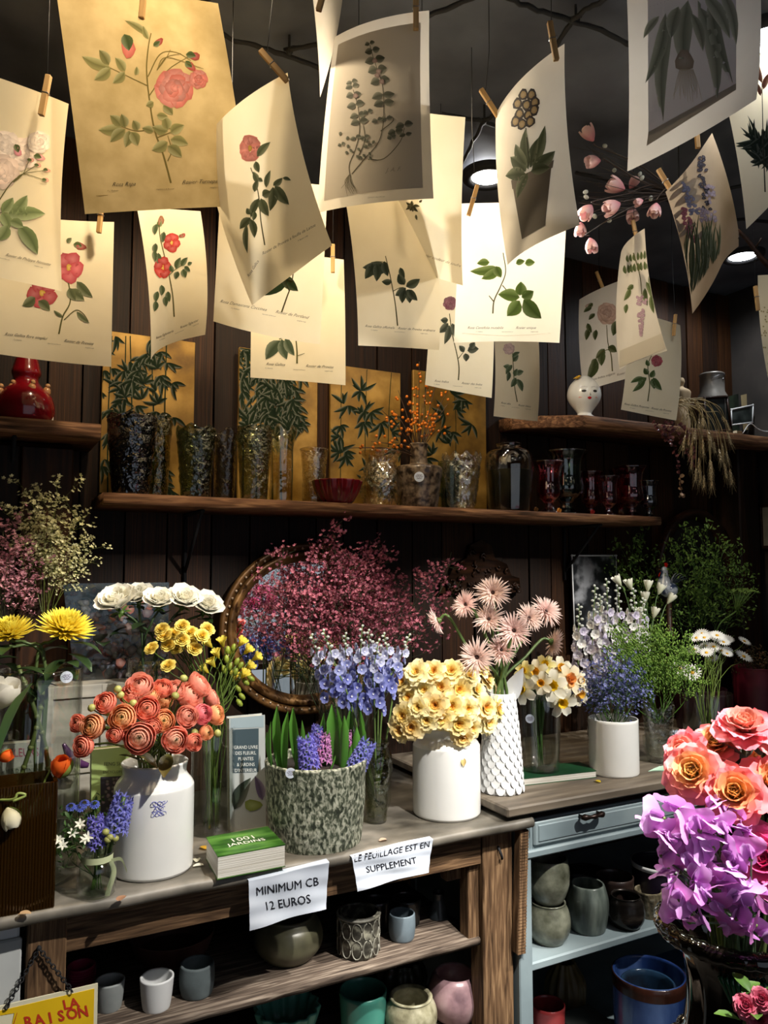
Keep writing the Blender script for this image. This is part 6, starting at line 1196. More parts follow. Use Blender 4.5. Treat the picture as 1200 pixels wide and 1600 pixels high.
ordlabel(lst, 'yellow freesia bloom in the glass cylinder'); lst = []
for x, y in ((362, 1022), (354, 1030), (370, 1034), (360, 1042), (376, 1040), (350, 1046), (368, 1050), (384, 1066), (372, 1076), (378, 1088), (374, 1098), (356, 1016), (365, 1012), (392, 1060)):
    p = PY(x, y, cv2[1]-.03+R_.uniform(-.03, .03)); lst.append((flower('freesia_bud', '', 'flower', p, RT*(x-355)/40+np.array((0, 0, .8 if y < 1060 else -.6)), mth, cv2+np.array((0, 0, .01)), FB, dep(p)/FPX*12, .001, lin('5a7030'), 'green freesia buds'), x+.001*y))
ordlabel(lst, 'green freesia bud among the yellow freesias')
# ---- chrysanthemums ----
def chrys(sd):
    g = G(); rb = random.Random(sd)
    for li in range(8):
        n = 26-2*li
        for k in range(n): petal(g, 1.0-.09*li, .15, 1.75-.22*li, .9-.16*li+rb.uniform(-.1, .25), 2*PI*(k+rb.uniform(0, .7))/n, .06, -.25+.03*li, .6, 'strap', 0, 6, 3, lin('ecc820'), lin('faec60'))
    c = G(); ball(c, (0, 0, -.3), .2, GRN, 8, .6); return [('ray_petals', mesh('ray_petals', g, MT['petal']), np.eye(4)), ('calyx', mesh('calyx', c, MT['leaf']), np.eye(4))]
CH = [chrys(1), chrys(2)]; mth = cv1+np.array((0, 0, Hv1)); lfc = leafmesh(.07, .032, lin('1a2a14'), lin('2c4420'), .9)
for i, (x, y, r, lab) in enumerate(((14, 982, 40, 'yellow chrysanthemum half cut by the left edge'), (104, 975, 45, 'round yellow chrysanthemum above the tall glass vase'), (-60, 1000, 40, 'yellow chrysanthemum out at the left'))):
    p = PY(x, y, cv1[1]-.01); d = np.array((0, 0, 1.0))+(CAM-p)/np.linalg.norm(CAM-p)*.45+RT*(x-60)/200
    m2 = mth+np.array((R_.uniform(-.5, .5), 0, 0))*Rv1; ftc = cv1+np.array((-(m2-cv1)[0]*.5, R_.uniform(-.02, .02), .012))
    lv = [(lfc, trs(p-ftc+np.array((R_.uniform(-.035, .035), R_.uniform(-.03, .01), -.04-.011*k_)), rotm('Z', R_.uniform(0, 6.3)) @ rotm('Y', R_.uniform(.1, .8)))) for k_ in range(9)]
    flower('chrysanthemum', lab, 'flower', p, d, m2, ftc, CH[i % 2], dep(p)/FPX*r, .0035, lin('4f6234'), leaves=lv)
# bare branches in the tall vase
for i, (a_, b_, lab) in enumerate((((28, 1040), (75, 1200), 'knobbly green stem in the tall glass vase, left'), ((72, 1045), (30, 1230), 'knobbly green stem in the tall glass vase, right'))):
    g = G(); q = sm([PY(*a_, cv1[1]), PY((a_[0]+b_[0])/2+6, (a_[1]+b_[1])/2, cv1[1]-.02), PY(*b_, cv1[1]), PY(b_[0]-4, 1340, cv1[1])], 6); tube(g, q, .0045, 8, lin('5c6a38'))
    for k_ in range(6): ball(g, q[2+k_*2], .0065, lin('6a7440'), 8)
    tag(obj('bare_branch', g, MT['leaf']), lab, 'branch')
# ---- tulips and poppies at the left ----
def tulip(sd, a, b, op=.25): parts, core = layered([(3, 1.9, 1.25, 1.1, -.35+op, .05, -.8, .55, 'round', .01, a, b), (3, 1.8, 1.2, 1.0, -.4+op, .03, -.75, .55, 'round', .01, a, b)], sd, 2); return mk(core, parts, extra=[])
mt = CVA+np.array((0, 0, ztop)); TU = tulip(1, lin('d8d2c0'), lin('ece8dc')); p = PY(4, 1086, CVA[1]+.02); flower('white_tulip', 'white tulip cut by the left edge above the amber vase', 'flower', p, (.25, -.2, 1), mt+np.array((-.05, 0, 0)), CVA+np.array((-.04, 0, .02)), TU, dep(p)/FPX*30, .004, lin('6a8a48'), leaves=[(leafmesh(.14, .04, lin('3c5a34')), trs(p-(CVA+np.array((-.04, 0, .02)))+np.array((.0, -.01, -.1)), rotm('Z', -.6) @ rotm('Y', -.7)))])
OP = tulip(2, lin('c85a1c'), lin('ea6a24'), -.1); g = G(); petal(g, 2.0, 1.5, 1.2, -.5, 0, .08, -.86, .6, 'point', 0, 8, 6, lin('5a6a2c'), lin('8a9a48')); sep_ = [('sepal', mesh('sepal', g, MT['leaf']), np.eye(4))]
p = PY(95, 1200, CVA[1]-.005); flower('poppy_bud', 'opening orange poppy with a green sepal above the amber vase', 'flower', p, (.1, -.35, 1), mt+np.array((.105, 0, 0)), CVA+np.array((.02, 0, .02)), OP+sep_, dep(p)/FPX*22, .0022, lin('6a7a38'), spin=-.6)
p = PY(8, 1183, CVA[1]-.02); flower('poppy_bud', 'small orange poppy cut by the left edge', 'flower', p, (1, -.3, .5), mt+np.array((-.0, 0, 0)), CVA+np.array((-.01, 0, .02)), OP+sep_, dep(p)/FPX*13, .0028, lin('7a8a48'), sag=.6)
p = PY(16, 1278, CVA[1]-.065); f0 = PY(-6, 1262, CVA[1]-.02); T = thing('poppy_bud', 'drooping white poppy bud hanging over the amber vase', 'flower', f0); g = G(); tube(g, sm([mt+np.array((-.04, 0, -.02))-f0, PY(14, 1250, CVA[1]-.06)-f0, PY(28, 1240, CVA[1]-.065)-f0, PY(40, 1243, CVA[1]-.066)-f0, PY(20, 1252, CVA[1]-.068)-f0], 6), .0026, 6, lin('8a9a50')); obj('stem', g, MT['leaf'], T)
for it in tulip(6, lin('c8c09a'), lin('e4dfc8'), -.2)+[('sepal', sep_[0][1], np.eye(4))]: ob(it[0], it[1], T, trs(p-f0, zto((.3, -.2, -1)), dep(p)/FPX*21) @ it[2])
# ---- hyacinths ----
def hyac(seed, c, H=.072, R=.034):
    g = G(); rb = random.Random(seed); s_ = G()
    for k in range(46):
        z = H*(k/46); ph = k*2.4; r = R*(1-.35*z/H)*.6; d = np.array((math.cos(ph), math.sin(ph), .15)); M = trs((r*math.cos(ph), r*math.sin(ph), z), zto(d, rb.uniform(0, 6)), .0135); f = G()
        for m in range(6): petal(f, 1.0, .32, .35, 1.9, m*1.047, .1, 0, .2, 'strap', 0, 4, 3, mix(c, (.05, .03, .3), .25), mix(c, (1, 1, 1), rb.uniform(0, .25)))
        g.merge(f, M)
    tube(s_, [(0, 0, -.06), (0, 0, H)], .004, 6, GRN); return [('florets', mesh('florets', g, MT['petal']), np.eye(4)), ('flower_stalk', mesh('flower_stalk', s_, MT['leaf']), np.eye(4))]
HY = {'v': hyac(1, lin('7068cc')), 'p': hyac(2, lin('d080bc')), 'b': hyac(3, lin('8084dc'))}
gl_ = G(); petal(gl_, 1, .2, .0, .1, 0, 0, 0, .5, 'strap', 0, 9, 5, lin('3f6e2a'), lin('5f9a3c')); hl = mesh('leaf', gl_, MT['leaf']); pz = H4*.88
for i, (x, y, k, dx, lab) in enumerate(((482, 1185, 'v', -.15, 'violet hyacinth leaning left in the mottled pot'), (503, 1178, 'p', .0, 'pink hyacinth hidden low between the leaves'), (562, 1188, 'b', .5, 'blue-violet hyacinth at the right rim of the pot'), (541, 1158, 'p', .1, 'small pink hyacinth tip behind the leaves'), (496, 1155, 'v', 0, 'violet hyacinth standing behind the front leaves'))):
    p = PY(x, y, c4_[1]-(.05 if i in (0, 2) else -.01)); T = thing('hyacinth', lab, 'flower', p, 'hyacinths in the mottled pot'); M = zto(np.array((0, 0, 1))+RT*dx)
    for it in HY[k]: ob(it[0], it[1], T, M @ trs((0, 0, -.02), None, .95 if i < 3 else .7), kind='stuff' if it[0] == 'florets' else None)
for j, (cx, lab, blades) in enumerate(((443, 'left clump of upright green hyacinth leaves', ((425, 1185, 420, 1128), (440, 1188, 430, 1105), (447, 1188, 447, 1112), (460, 1190, 466, 1130), (470, 1190, 455, 1107), (428, 1190, 415, 1145), (465, 1190, 475, 1125), (478, 1190, 482, 1145))), (520, 'middle clump of tall green hyacinth leaves', ((510, 1190, 503, 1115), (525, 1192, 517, 1102), (533, 1192, 540, 1118), (545, 1192, 548, 1150), (528, 1192, 530, 1105), (540, 1192, 552, 1160), (515, 1192, 525, 1180))), (557, 'right clump of short green hyacinth leaves', ((552, 1185, 545, 1107), (560, 1185, 566, 1107), (566, 1188, 567, 1125), (555, 1188, 558, 1135))))):
    T = thing('hyacinth_leaves', lab, 'foliage', c4_+RT*((cx-493)*.0015)+np.array((0, 0, pz)), 'hyacinth leaf clumps')
    for x0, y0, x1, y1 in blades:
        Y0 = c4_[1]-.02+R_.uniform(-.03, .03); a_, b_ = PY(x0, y0+12, Y0), PY(x1, y1, Y0); L = np.linalg.norm(b_-a_); ob('leaf', hl, T, trs(a_-np.array(T.location), zto(b_-a_, R_.uniform(-.6, .6)+2.0), L))
# ---- sprays ----
def spray(seed, H, spread, nb, nsub, tipf, stemc, r0=.0012, up_=.0, ntip=4, jit=.012, start=.35):
    rb = random.Random(seed); gs = G(); gt = G(); main = sm([(0, 0, 0), (rb.uniform(-.02, .02), rb.uniform(-.02, .02), H*.5), (0, 0, H)], 6); tube(gs, main, [r0, r0*.5], 4, stemc)
    for b in range(nb):
        t = start+(1-start)*(b+1)/nb; p = main[min(len(main)-1, int(t*(len(main)-1)))]; ph = b*2.4+rb.uniform(-.4, .4); l = spread*(1.25-t*.7)*rb.uniform(.7, 1.2); e = p+np.array((math.cos(ph)*l, math.sin(ph)*l, l*(.9+up_))); m = (p+e)/2+np.array((0, 0, -l*.08)); q = sm([p, m, e], 3); tube(gs, q, [r0*.5, r0*.3], 3, stemc)
        for s_ in range(nsub):
            q0 = q[rb.randint(len(q)//2, len(q)-1)]; e2 = q0+np.array((rb.gauss(0, 1), rb.gauss(0, 1), abs(rb.gauss(.5, .8))))*l*.32; tube(gs, [q0, (q0+e2)/2, e2], r0*.28, 3, stemc)
            for k in range(ntip): tipf(gt, e2+np.array([rb.gauss(0, jit) for _ in range(3)]), rb)
    return gs, gt
def t_star(c, s, c2=None):
    def f(g, p, rb):
        cc = mix(c, c2 or c, rb.random()); d = np.array((rb.gauss(0, .6), rb.gauss(0, .6)-.5, 1)); M = trs(p, zto(d, rb.uniform(0, 6)), s*rb.uniform(.7, 1.2)); h = G()
        for k in range(5): petal(h, 1, .62, .7, 1.4, k*1.257, .05, 0, .2, 'round', 0, 3, 3, mix(cc, (1, 1, .8), .1), cc)
        g.merge(h, M)
    return f
def t_ball(c, s, c2=None):
    def f(g, p, rb): M = trs(p, None, s*rb.uniform(.6, 1.2)); h = G(); ball(h, (0, 0, 0), 1, mix(c, c2 or c, rb.random()), 6, 1.3); g.merge(h, M)
    return f
def t_leaf(c, s, c2=None):
    def f(g, p, rb): h = G(); petal(h, 1, .45, .4, 1.2, 0, 0, 0, .2, 'oval', 0, 4, 3, mix(c, c2 or c, rb.random())); g.merge(h, trs(p, zto((rb.gauss(0, 1), rb.gauss(0, 1), rb.gauss(.6, .6)), rb.uniform(0, 6)), s*rb.uniform(.7, 1.3)))
    return f
def sprayset(name, cat, lab, group, protos, tips, foot, spine, tn, sc=1.0, ordl=True):
    """copies of spray prototypes from a common foot to pixel tips"""
    ms = [(mesh('stems', a_, MT['leaf']), mesh(tn, b_, MT['petal'])) for a_, b_, _ in protos]; lst = []
    for i, (x, y, Yt) in enumerate(tips):
        e = PY(x, y, Yt); a_, b_ = ms[i % len(ms)]; H = protos[i % len(ms)][2]; fo = np.array(foot)+np.array((R_.uniform(-1, 1), R_.uniform(-1, 1), 0))*spine; v = e-fo; s = np.linalg.norm(v)/H; M = trs(fo, zto(v, R_.uniform(0, 6.3)), 1); M[:3, :3] = M[:3, :3] @ np.diag((min(s, 1.3)*sc, min(s, 1.3)*sc, s))
        T = thing(name, lab, cat, group=group, M=M); ob('stems', a_, T); ob(tn, b_, T, kind='stuff'); lst.append((T, x+.001*y))
    if ordl and len(lst) <= len(ORD): ordlabel(lst, lab)
lim = [(*spray(s_, .36, .062, 9, 5, t_star(lin('84344c'), .0046, lin('c0647c')), lin('2c3620'), ntip=4, jit=.007, start=.5), .36) for s_ in (1, 2, 3)]
rb = random.Random(9); tips = []
for k in range(30): a_ = rb.uniform(0, 2*PI); r = math.sqrt(rb.random()); tips.append((560+138*r*math.cos(a_), 905+52*r*math.sin(a_)-(0 if abs(math.cos(a_)) < .5 else 0), cv10[1]+.02+rb.uniform(-.07, .11)))
sprayset('limonium_spray', 'flower', 'dusky pink limonium spray before the mirror', 'dusky pink limonium in front of the mirror', lim, tips, cv10+np.array((.0, 0, .06)), .02, 'florets')
wax = [(*spray(s_, .26, .05, 9, 4, t_star(lin('c8c48a'), .0048, lin('e8e4b8')), lin('5a6428'), ntip=4, jit=.006, start=.4), .26) for s_ in (11, 12)]
sprayset('waxflower_spray', 'flower', 'pale yellow-green waxflower spray, upper left', 'pale yellow waxflower sprays', wax, [(50, 775, 2.02), (90, 770, 2.0), (118, 805, 2.0), (70, 800, 1.96), (30, 800, 2.05), (122, 850, 2.0), (140, 858, 2.0), (95, 830, 1.97), (60, 840, 2.02), (105, 870, 1.98)], PY(72, 975, 2.0), .01, 'florets')
pwx = [(*spray(s_, .22, .05, 8, 4, t_star(lin('b06a80'), .0055, lin('dca0ac')), lin('4a4a2c'), ntip=4, jit=.007, start=.4), .22) for s_ in (13, 14)]
sprayset('pink_waxflower_spray', 'flower', 'dusty pink waxflower spray at the left edge', 'dusty pink waxflower sprays', pwx, [(5, 830, 1.98), (30, 850, 1.96), (52, 880, 1.96), (12, 870, 1.93), (40, 905, 1.93), (15, 905, 1.92), (-20, 860, 1.95), (48, 930, 1.92)], PY(5, 990, 1.97), .01, 'florets')
fmn = [(*spray(s_, .14, .03, 8, 4, t_star(lin('5058a0'), .0042, lin('848cc4')), lin('4a6a30'), ntip=2, jit=.007, start=.4), .14) for s_ in (21, 22)]
rb = random.Random(5); sprayset('forget_me_not', 'flower', 'blue forget-me-not spray in the white cylinder', 'blue forget-me-nots', fmn, [(918+i*4.6+rb.uniform(-5, 5), 1046+rb.uniform(-10, 34), c6_[1]+rb.uniform(-.05, .04)) for i in range(20)]+[(1010, 1085, c6_[1]-.03), (905, 1075, c6_[1])], c6_+np.array((0, 0, H6*.7)), R6*.4, 'florets')
lep = [(*spray(s_, .16, .03, 10, 5, t_ball(lin('557c28'), .0019, lin('8cac50')), lin('4f7428'), ntip=5, jit=.005, start=.3, up_=.5), .16) for s_ in (31, 32)]
sprayset('green_cress_spray', 'foliage', 'feathery lime green spray in the pressed glass vase', 'feathery lime green sprays', lep, [(960+i*7.5+rb.uniform(-5, 5), 1000+rb.uniform(-10, 25)+abs(i-8)*1.5, cv7[1]+rb.uniform(-.05, .05)) for i in range(17)], cv7+np.array((0, 0, Hv7*.7)), Rv7*.3, 'florets')
umb = [(*spray(s_, .34, .06, 10, 5, t_leaf(lin('4a6a2a'), .010, lin('7a9a48')), lin('3a5a24'), ntip=4, jit=.008, start=.45, r0=.0016), .34) for s_ in (41, 42)]
sprayset('green_umbel', 'foliage', 'green lacy umbel rising before the dark oval frame', 'green lacy umbels', umb, [(1080, 845, 2.05), (1105, 838, 2.06), (1060, 865, 2.0), (1130, 862, 2.0), (1150, 885, 2.02), (1085, 880, 1.98), (1115, 890, 1.98), (1045, 890, 2.04), (1160, 905, 1.98), (975, 865, 2.12), (1000, 855, 2.12), (985, 890, 2.1)], PY(1085, 1085, 2.04), .012, 'leaflets')
# flat umbel to the right
p = PY(1160, 925, 1.96); f0 = PY(1110, 1075, 2.0); T = thing('green_umbel', 'flat-topped green umbel reaching out to the right', 'foliage', f0); g = G(); gt = G(); q = sm([(0, 0, 0), (PY(1120, 985, 1.98)-f0), (PY(1150, 955, 1.96)-f0)], 6); tube(g, q, .003, 6, lin('6a8a40')); rb = random.Random(3)
for k in range(22):
    a_ = k*2.4; r = .05*math.sqrt((k+1)/22); e = p-f0+np.array((r*math.cos(a_), r*math.sin(a_), .012-.012*(r/.05)**2)); tube(g, [q[-1], e], .0008, 4, lin('6a8a40'))
    for m in range(9): h = G(); ball(h, e+np.array((rb.gauss(0, .005), rb.gauss(0, .005), rb.gauss(0, .002))), .0022, lin('8aa850'), 6); gt.merge(h)
obj('stems', g, MT['leaf'], T); obj('florets', gt, MT['leaf'], T, kind='stuff')
# ---- delphiniums: stalks with single florets ----
def floret(sd, c0, c1):
    g = G()
    for k in range(5): petal(g, 1, .95, .8, 1.35, k*1.257, .05, 0, .25, 'round', .03, 5, 4, c0, c1, sd+k)
    for k in range(3): petal(g, .4, .3, .2, .8, k*2.1, .03, .05, .3, 'round', 0, 4, 3, mix(c1, (1, 1, 1), .7))
    return mesh('floret', g, MT['petal'])
DB = [floret(1, lin('6268b8'), lin('949cd8')), floret(2, lin('8088c8'), lin('b8bee6')), floret(3, lin('aeb2d6'), lin('dcdff2'))]; DW = [floret(4, lin('b4aac8'), lin('d8d2e2')), floret(5, lin('dcdadc'), lin('f2f2ea')), floret(6, lin('c2bad0'), lin('e6e2ea'))]
gb = G(); ball(gb, (0, 0, 0), .5, lin('c4c8c0'), 8, 1.3); bdm = mesh('bud', gb, MT['petal'])
def delph(lab, a_, b_, Y0, foot, F, n, size, group, green=.3):
    A0, B0 = PY(*a_, Y0), PY(*b_, Y0); T = thing('delphinium', lab, 'flower', foot, group); q = sm([np.zeros(3), A0-foot, (A0+B0)/2-foot+RT*R_.uniform(-.01, .01), B0-foot], 6); g = G(); tube(g, q, [.0028, .002, .001], 6, lin('6a8448')); obj('stalk', g, MT['leaf'], T)
    for k in range(n):
        t = k/(n-1); p = A0+(B0-A0)*t-foot; ph = k*2.4; rr_ = size*(1.15-.85*t); d = RT*math.cos(ph)+np.array((0, 0, .1))-FW*math.sin(ph); d = d-FW*.35; pos = p+(RT*math.cos(ph)-FW*math.sin(ph))*rr_*.9
        if t > 1-green: ob('bud', bdm, T, trs(pos, zto(d), size*.55*(1.3-t*.5)))
        else: ob('floret', F[0 if t < .35 else (1 if t < .6 else 2)] if F is DB else F[k % 3], T, trs(pos, zto(d, R_.uniform(0, 6)), size*(1.0-.35*t)))
    return T
lst = []
for i, (a_, b_, Yo) in enumerate((((520, 1092), (487, 992), .0), ((548, 1100), (505, 985), -.04), ((560, 1105), (566, 978), -.02), ((585, 1110), (592, 1000), -.06), ((600, 1085), (640, 992), -.03), ((615, 1075), (600, 990), .02), ((540, 1080), (540, 990), .03), ((590, 1070), (576, 985), .0))):
    lst.append((delph('', a_, b_, cv4[1]+Yo, cv4+np.array((0, 0, .05)), DB, 24, .0165, 'blue delphiniums behind the hyacinths', .25), b_[0]))
ordlabel(lst, 'violet-blue delphinium spike behind the hyacinths'); lst = []
for i, (a_, b_, Yo) in enumerate((((908, 1075), (905, 945), .0), ((925, 1080), (930, 915), -.02), ((950, 1070), (948, 905), .0), ((968, 1060), (965, 915), .03), ((985, 1050), (990, 920), .0), ((940, 1040), (938, 930), .05), ((1000, 1040), (1005, 935), .04))):
    lst.append((delph('', a_, b_, cv11[1]+Yo, cv11+np.array((0, 0, .05)), DW, 36, .0195, 'white and lilac delphiniums', .28), b_[0]))
ordlabel(lst, 'white and lilac delphinium spike on the right table')
# lisianthus buds
parts, core = layered([(5, 1.9, .9, .5, .25, .1, -.4, .5, 'round', 0, lin('b8bc9c'), lin('e6e6d8'))], 3, 1); LI = mk(core, parts); lst = []
for x, y in ((968, 912), (985, 918), (1012, 920), (1030, 925), (1022, 962), (1000, 962), (1045, 940), (1008, 938)):
    p = PY(x, y, cv11[1]+.09); T = flower('lisianthus', '', 'flower', p, RT*(x-1005)/60+np.array((0, 0, 1)), PY(1010, 1060, cv11[1]+.09), PY(1010, 1085, cv11[1]+.09), LI, dep(p)/FPX*10, .0015, lin('5a7448'), 'white lisianthus buds'); lst.append((T, x))
ordlabel(lst, 'white lisianthus bud beside the ceramic rooster')
# ---- daisies ----
g = G()
for k in range(18): petal(g, 1, .26, 1.3, 1.6, k*PI/9, .22, 0, .15, 'strap', 0, 4, 3, lin('e8e8e0'), lin('f4f4f0'))
h = G(); ball(h, (0, 0, .02), .27, lin('d8a41c'), 10, .6); DA = [('ray_petals', mesh('ray_petals', g, MT['petal']), np.eye(4)), ('disc', mesh('disc', h, MT['leaf']), np.eye(4))]; lst = []; rb = random.Random(6); mth = cv8+np.array((0, 0, Hv8))
for i, (x, y, r) in enumerate([(1062, 1045, 12), (1082, 1051, 12), (1162, 1026, 12), (1163, 1002, 9), (1112, 1028, 9)]+[(rb.uniform(1078, 1150), rb.uniform(990, 1022), rb.uniform(8, 10)) for _ in range(20)]):
    p = PY(x, y, cv8[1]+rb.uniform(-.05, .05)); d = (CAM-p)*(.5 if i < 2 else .15)+np.array((0, 0, .6))+RT*(x-1110)/120; T = flower('daisy', '', 'flower', p, d, mth+np.array((rb.uniform(-1, 1), rb.uniform(-1, 1), 0))*Rv8*.5, cv8+np.array((rb.uniform(-.015, .015), 0, .012)), DA, dep(p)/FPX*r, .0011, lin('6a8038'), 'white daisies in the beaker'); lst.append((T, x))
ordlabel(lst, 'white daisy in the clear beaker')
# ---- small posy in the ribbon jar ----
WS = G()
for k in range(6): petal(WS, 1, .45, 1.0, 1.5, k*1.047, .08, 0, .1, 'point', 0, 4, 3, lin('ececdc'))
WSm = [('petals', mesh('petals', WS, MT['petal']), np.eye(4))]; BS = G()
for m in range(9):
    h = G()
    for k in range(5): petal(h, .5, .3, 1.0, 1.5, k*1.257, .03, 0, .1, 'round', 0, 3, 3, lin('5a68c0'))
    BS.merge(h, trs((.7*math.cos(m*2.4), .7*math.sin(m*2.4), .1), zto((math.cos(m*2.4), math.sin(m*2.4), 1.2))))
BSm = [('florets', mesh('florets', BS, MT['petal']), np.eye(4))]; mth = cv3+np.array((0, 0, Hv3)); lst = []; lst2 = []
for x, y in ((114, 1302), (133, 1312), (98, 1321), (92, 1312), (138, 1308), (125, 1288)): p = PY(x, y, cv3[1]-.02); T = flower('white_star_flower', '', 'flower', p, (CAM-p)+np.array((0, 0, .8)), mth, cv3+np.array((R_.uniform(-.01, .01), 0, .008)), WSm, dep(p)/FPX*9, .001, GRN, 'white star flowers in the ribbon jar'); lst.append((T, x))
ordlabel(lst, 'small white star flower in the ribbon jar')
for x, y in ((111, 1261), (132, 1256), (148, 1257), (126, 1262)): p = PY(x, y, cv3[1]); T = flower('blue_cluster_flower', '', 'flower', p, (CAM-p)*.5+np.array((0, 0, .8)), mth, cv3+np.array((R_.uniform(-.01, .01), 0, .008)), BSm, dep(p)/FPX*7, .001, GRN, 'blue clusters in the ribbon jar'); lst2.append((T, x))
ordlabel(lst2, 'small blue flower cluster above the ribbon jar')
for i, (x, y, s, dx) in enumerate(((153, 1295, .75, -.1), (180, 1275, .95, .25))):
    p = PY(x, y, cv3[1]-.01); T = thing('hyacinth', ('short' if i == 0 else 'long') + ' violet hyacinth spike leaning out of the ribbon jar', 'flower', mth); M = trs(p-mth-np.array((0, 0, .03)), zto(np.array((0, 0, 1))+RT*dx), s)
    for it in HY['v' if i == 0 else 'b']: ob(it[0], it[1], T, M, kind='stuff' if it[0] == 'florets' else None)
for i, (x, y) in enumerate(((165, 1300), (172, 1308), (180, 1310), (168, 1312))): p = PY(x, y, cv3[1]-.03); flower('green_posy_bud', 'small green bud at the ribbon jar, ' + ORD[i], 'flower', p, (0, -.3, 1), mth, cv3+np.array((0, 0, .01)), budp, dep(p)/FPX*6, .001, GRN, 'green buds in the ribbon jar')
pos = [(*spray(s_, .10, .02, 7, 3, t_leaf(lin('2c4424'), .010, lin('4a6a34')), lin('3a5428'), ntip=3, jit=.004, start=.3), .10) for s_ in (51, 52)]
sprayset('posy_foliage', 'foliage', 'dark leafy sprig in the ribbon jar', 'dark sprigs in the ribbon jar', pos, [(110, 1280, cv3[1]), (128, 1270, cv3[1]+.01), (145, 1265, cv3[1]+.02), (105, 1300, cv3[1]-.01)], cv3+np.array((0, 0, .03)), .004, 'leaflets')
# ---- magnolia branch under the ceiling ----
parts, core = layered([(4, 2.0, 1.1, .9, -.1, .05, -.7, .5, 'round', 0, lin('cc7e8c'), lin('f2d2ce')), (3, 1.9, 1.0, .75, -.25, .04, -.65, .5, 'round', 0, lin('d08a94'), lin('f2d6d0'))], 2, 2); MG = mk(core, parts); f0 = PZ(1062, 305, 2.42); f0 = PD(1062, 305, 2.15); T = thing('magnolia_branch', 'bundle of bare twigs with pink magnolia flowers under the ceiling', 'branch', f0); g = G(); rb = random.Random(12)
MP = [(922, 212, 15, -.7, 1), (930, 252, 14, -1, -.2), (966, 292, 17, -1, .3), (988, 288, 11, .4, .6), (960, 322, 17, -1, -.5), (987, 332, 14, .1, -1), (919, 328, 16, -.6, -.8), (907, 355, 13, -.1, -1), (923, 380, 14, .1, -1), (1024, 325, 14, -.3, -1), (1000, 315, 9, -.8, -.4)]
for x, y, r, dx, dz in MP:
    d_ = 2.1+rb.uniform(-.08, .08); p = PD(x, y, d_)-f0; dr = RT*dx+np.array((0, 0, dz))-FW*.2; dr /= np.linalg.norm(dr); sc_ = d_/FPX*r*.95; st = p-dr*sc_; tube(g, sm([np.zeros(3), st*.5+np.array((0, 0, rb.uniform(-.01, .03))), st-dr*.01, st], 6), [.0022, .0012], 5, lin('3a2e28'))
    M = trs(p, zto(dr, rb.uniform(0, 6)), sc_); fl = thing('x', 'x', 'x') if False else None
    for it in MG: ob(it[0], it[1], T, M @ it[2])
gb = G()
for x, y in ((945, 228), (960, 266), (1000, 272), (1003, 278), (916, 308), (929, 338), (952, 345), (915, 300), (1017, 310)): p = PD(x, y, 2.08)-f0; ob('bud', bdm, T, trs(p, zto((rb.gauss(0, 1), rb.gauss(0, 1), 1)), .012)); tube(g, sm([np.zeros(3), p*.5, p], 4), .0008, 4, lin('3a2e28'))
for k in range(26): p = PD(895+rb.uniform(0, 40), rb.uniform(225, 345), 2.1+rb.uniform(-.1, .1))-f0; tube(g, sm([np.zeros(3), p*.5+np.array((0, 0, rb.uniform(-.03, .03))), p], 5), [.0015, .0006], 4, lin('332a26'))
obj('twigs', g, MT['attr'], T)
p0 = f0; g = G(); tube(g, [p0, np.array((p0[0], p0[1], CEIL))], .002, 5); tag(obj('hanging_wire', g, MT['black']), 'black wire holding up the magnolia branch', 'wire')
# bare twig at the right edge
g = G(); q = sm([PD(1136, 346, 2.0), PD(1165, 372, 2.0), (PD(1188, 402, 2.0)), PD(1215, 430, 2.0)], 5); tube(g, q, [.004, .006, .007], 7); tube(g, [q[3], PD(1154, 372, 1.97)], .002, 5); tube(g, [q[8], PD(1190, 372, 1.98)], .0025, 5); tag(obj('bare_twig', g, MT['darkwood']), 'thick bare twig crossing the right-hand downlight', 'twig')
# ---- dried wheat and eucalyptus hanging from the right shelf ----
T0 = PY(1050, 630, 2.0); rb = random.Random(21); ear = G()
for k in range(16):
    petal(ear, .012, .005, .3, .5, k*2.4, .0015, .0032*k, .4, 'point', 0, 4, 3, lin('b49a6a'), lin('d8c498'))
    tube(ear, [(0, 0, .0032*k), (.012*math.cos(k*2.4), .012*math.sin(k*2.4), .0032*k+.045)], .0003, 3, lin('c8b48a'))
earm = mesh('ear', ear, MT['leaf']); lst = []
lst = []
for k in range(30):
    x1, y1 = rb.uniform(1068, 1146), rb.uniform(650, 742); y1 = min(y1, 748) if x1 > 1085 else rb.uniform(640, 720); xm = min(x1-8, 1130); e = PY(x1, y1, 1.97+rb.uniform(-.05, .04)); T = thing('wheat_stalk', 'dried wheat ear drooping over the right shelf', 'dried plant', T0, 'dried wheat stalks'); g = G()
    mid = PY(1060+(x1-1060)*.65, 632+(y1-632)*.12+rb.uniform(-14, 10), 1.97+rb.uniform(-.04, .03)); q = sm([np.zeros(3), (mid-T0)*.6+np.array((0, 0, .012)), mid-T0, (mid+e)/2-T0+RT*.012+np.array((0, 0, .01)), e-T0], 6); tube(g, q, .0011, 4, lin('bca674')); obj('straw', g, MT['leaf'], T); ob('ear', earm, T, trs(q[-1], zto(q[-1]-q[-4], rb.uniform(0, 6)), rb.uniform(.8, 1.1))); lst.append((T, x1))
ordlabel(lst, 'dried wheat ear drooping over the right shelf')
g = G(); petal(g, .016, .015, .8, 1.3, 0, 0, 0, .2, 'round', 0, 5, 4, lin('54282e'), lin('7a4a48')); em = mesh('leaf', g, MT['leaf']); g = G(); petal(g, .018, .016, .8, 1.3, 0, 0, 0, .2, 'round', 0, 5, 4, lin('a08060')); em2 = mesh('leaf', g, MT['leaf']); lst = []
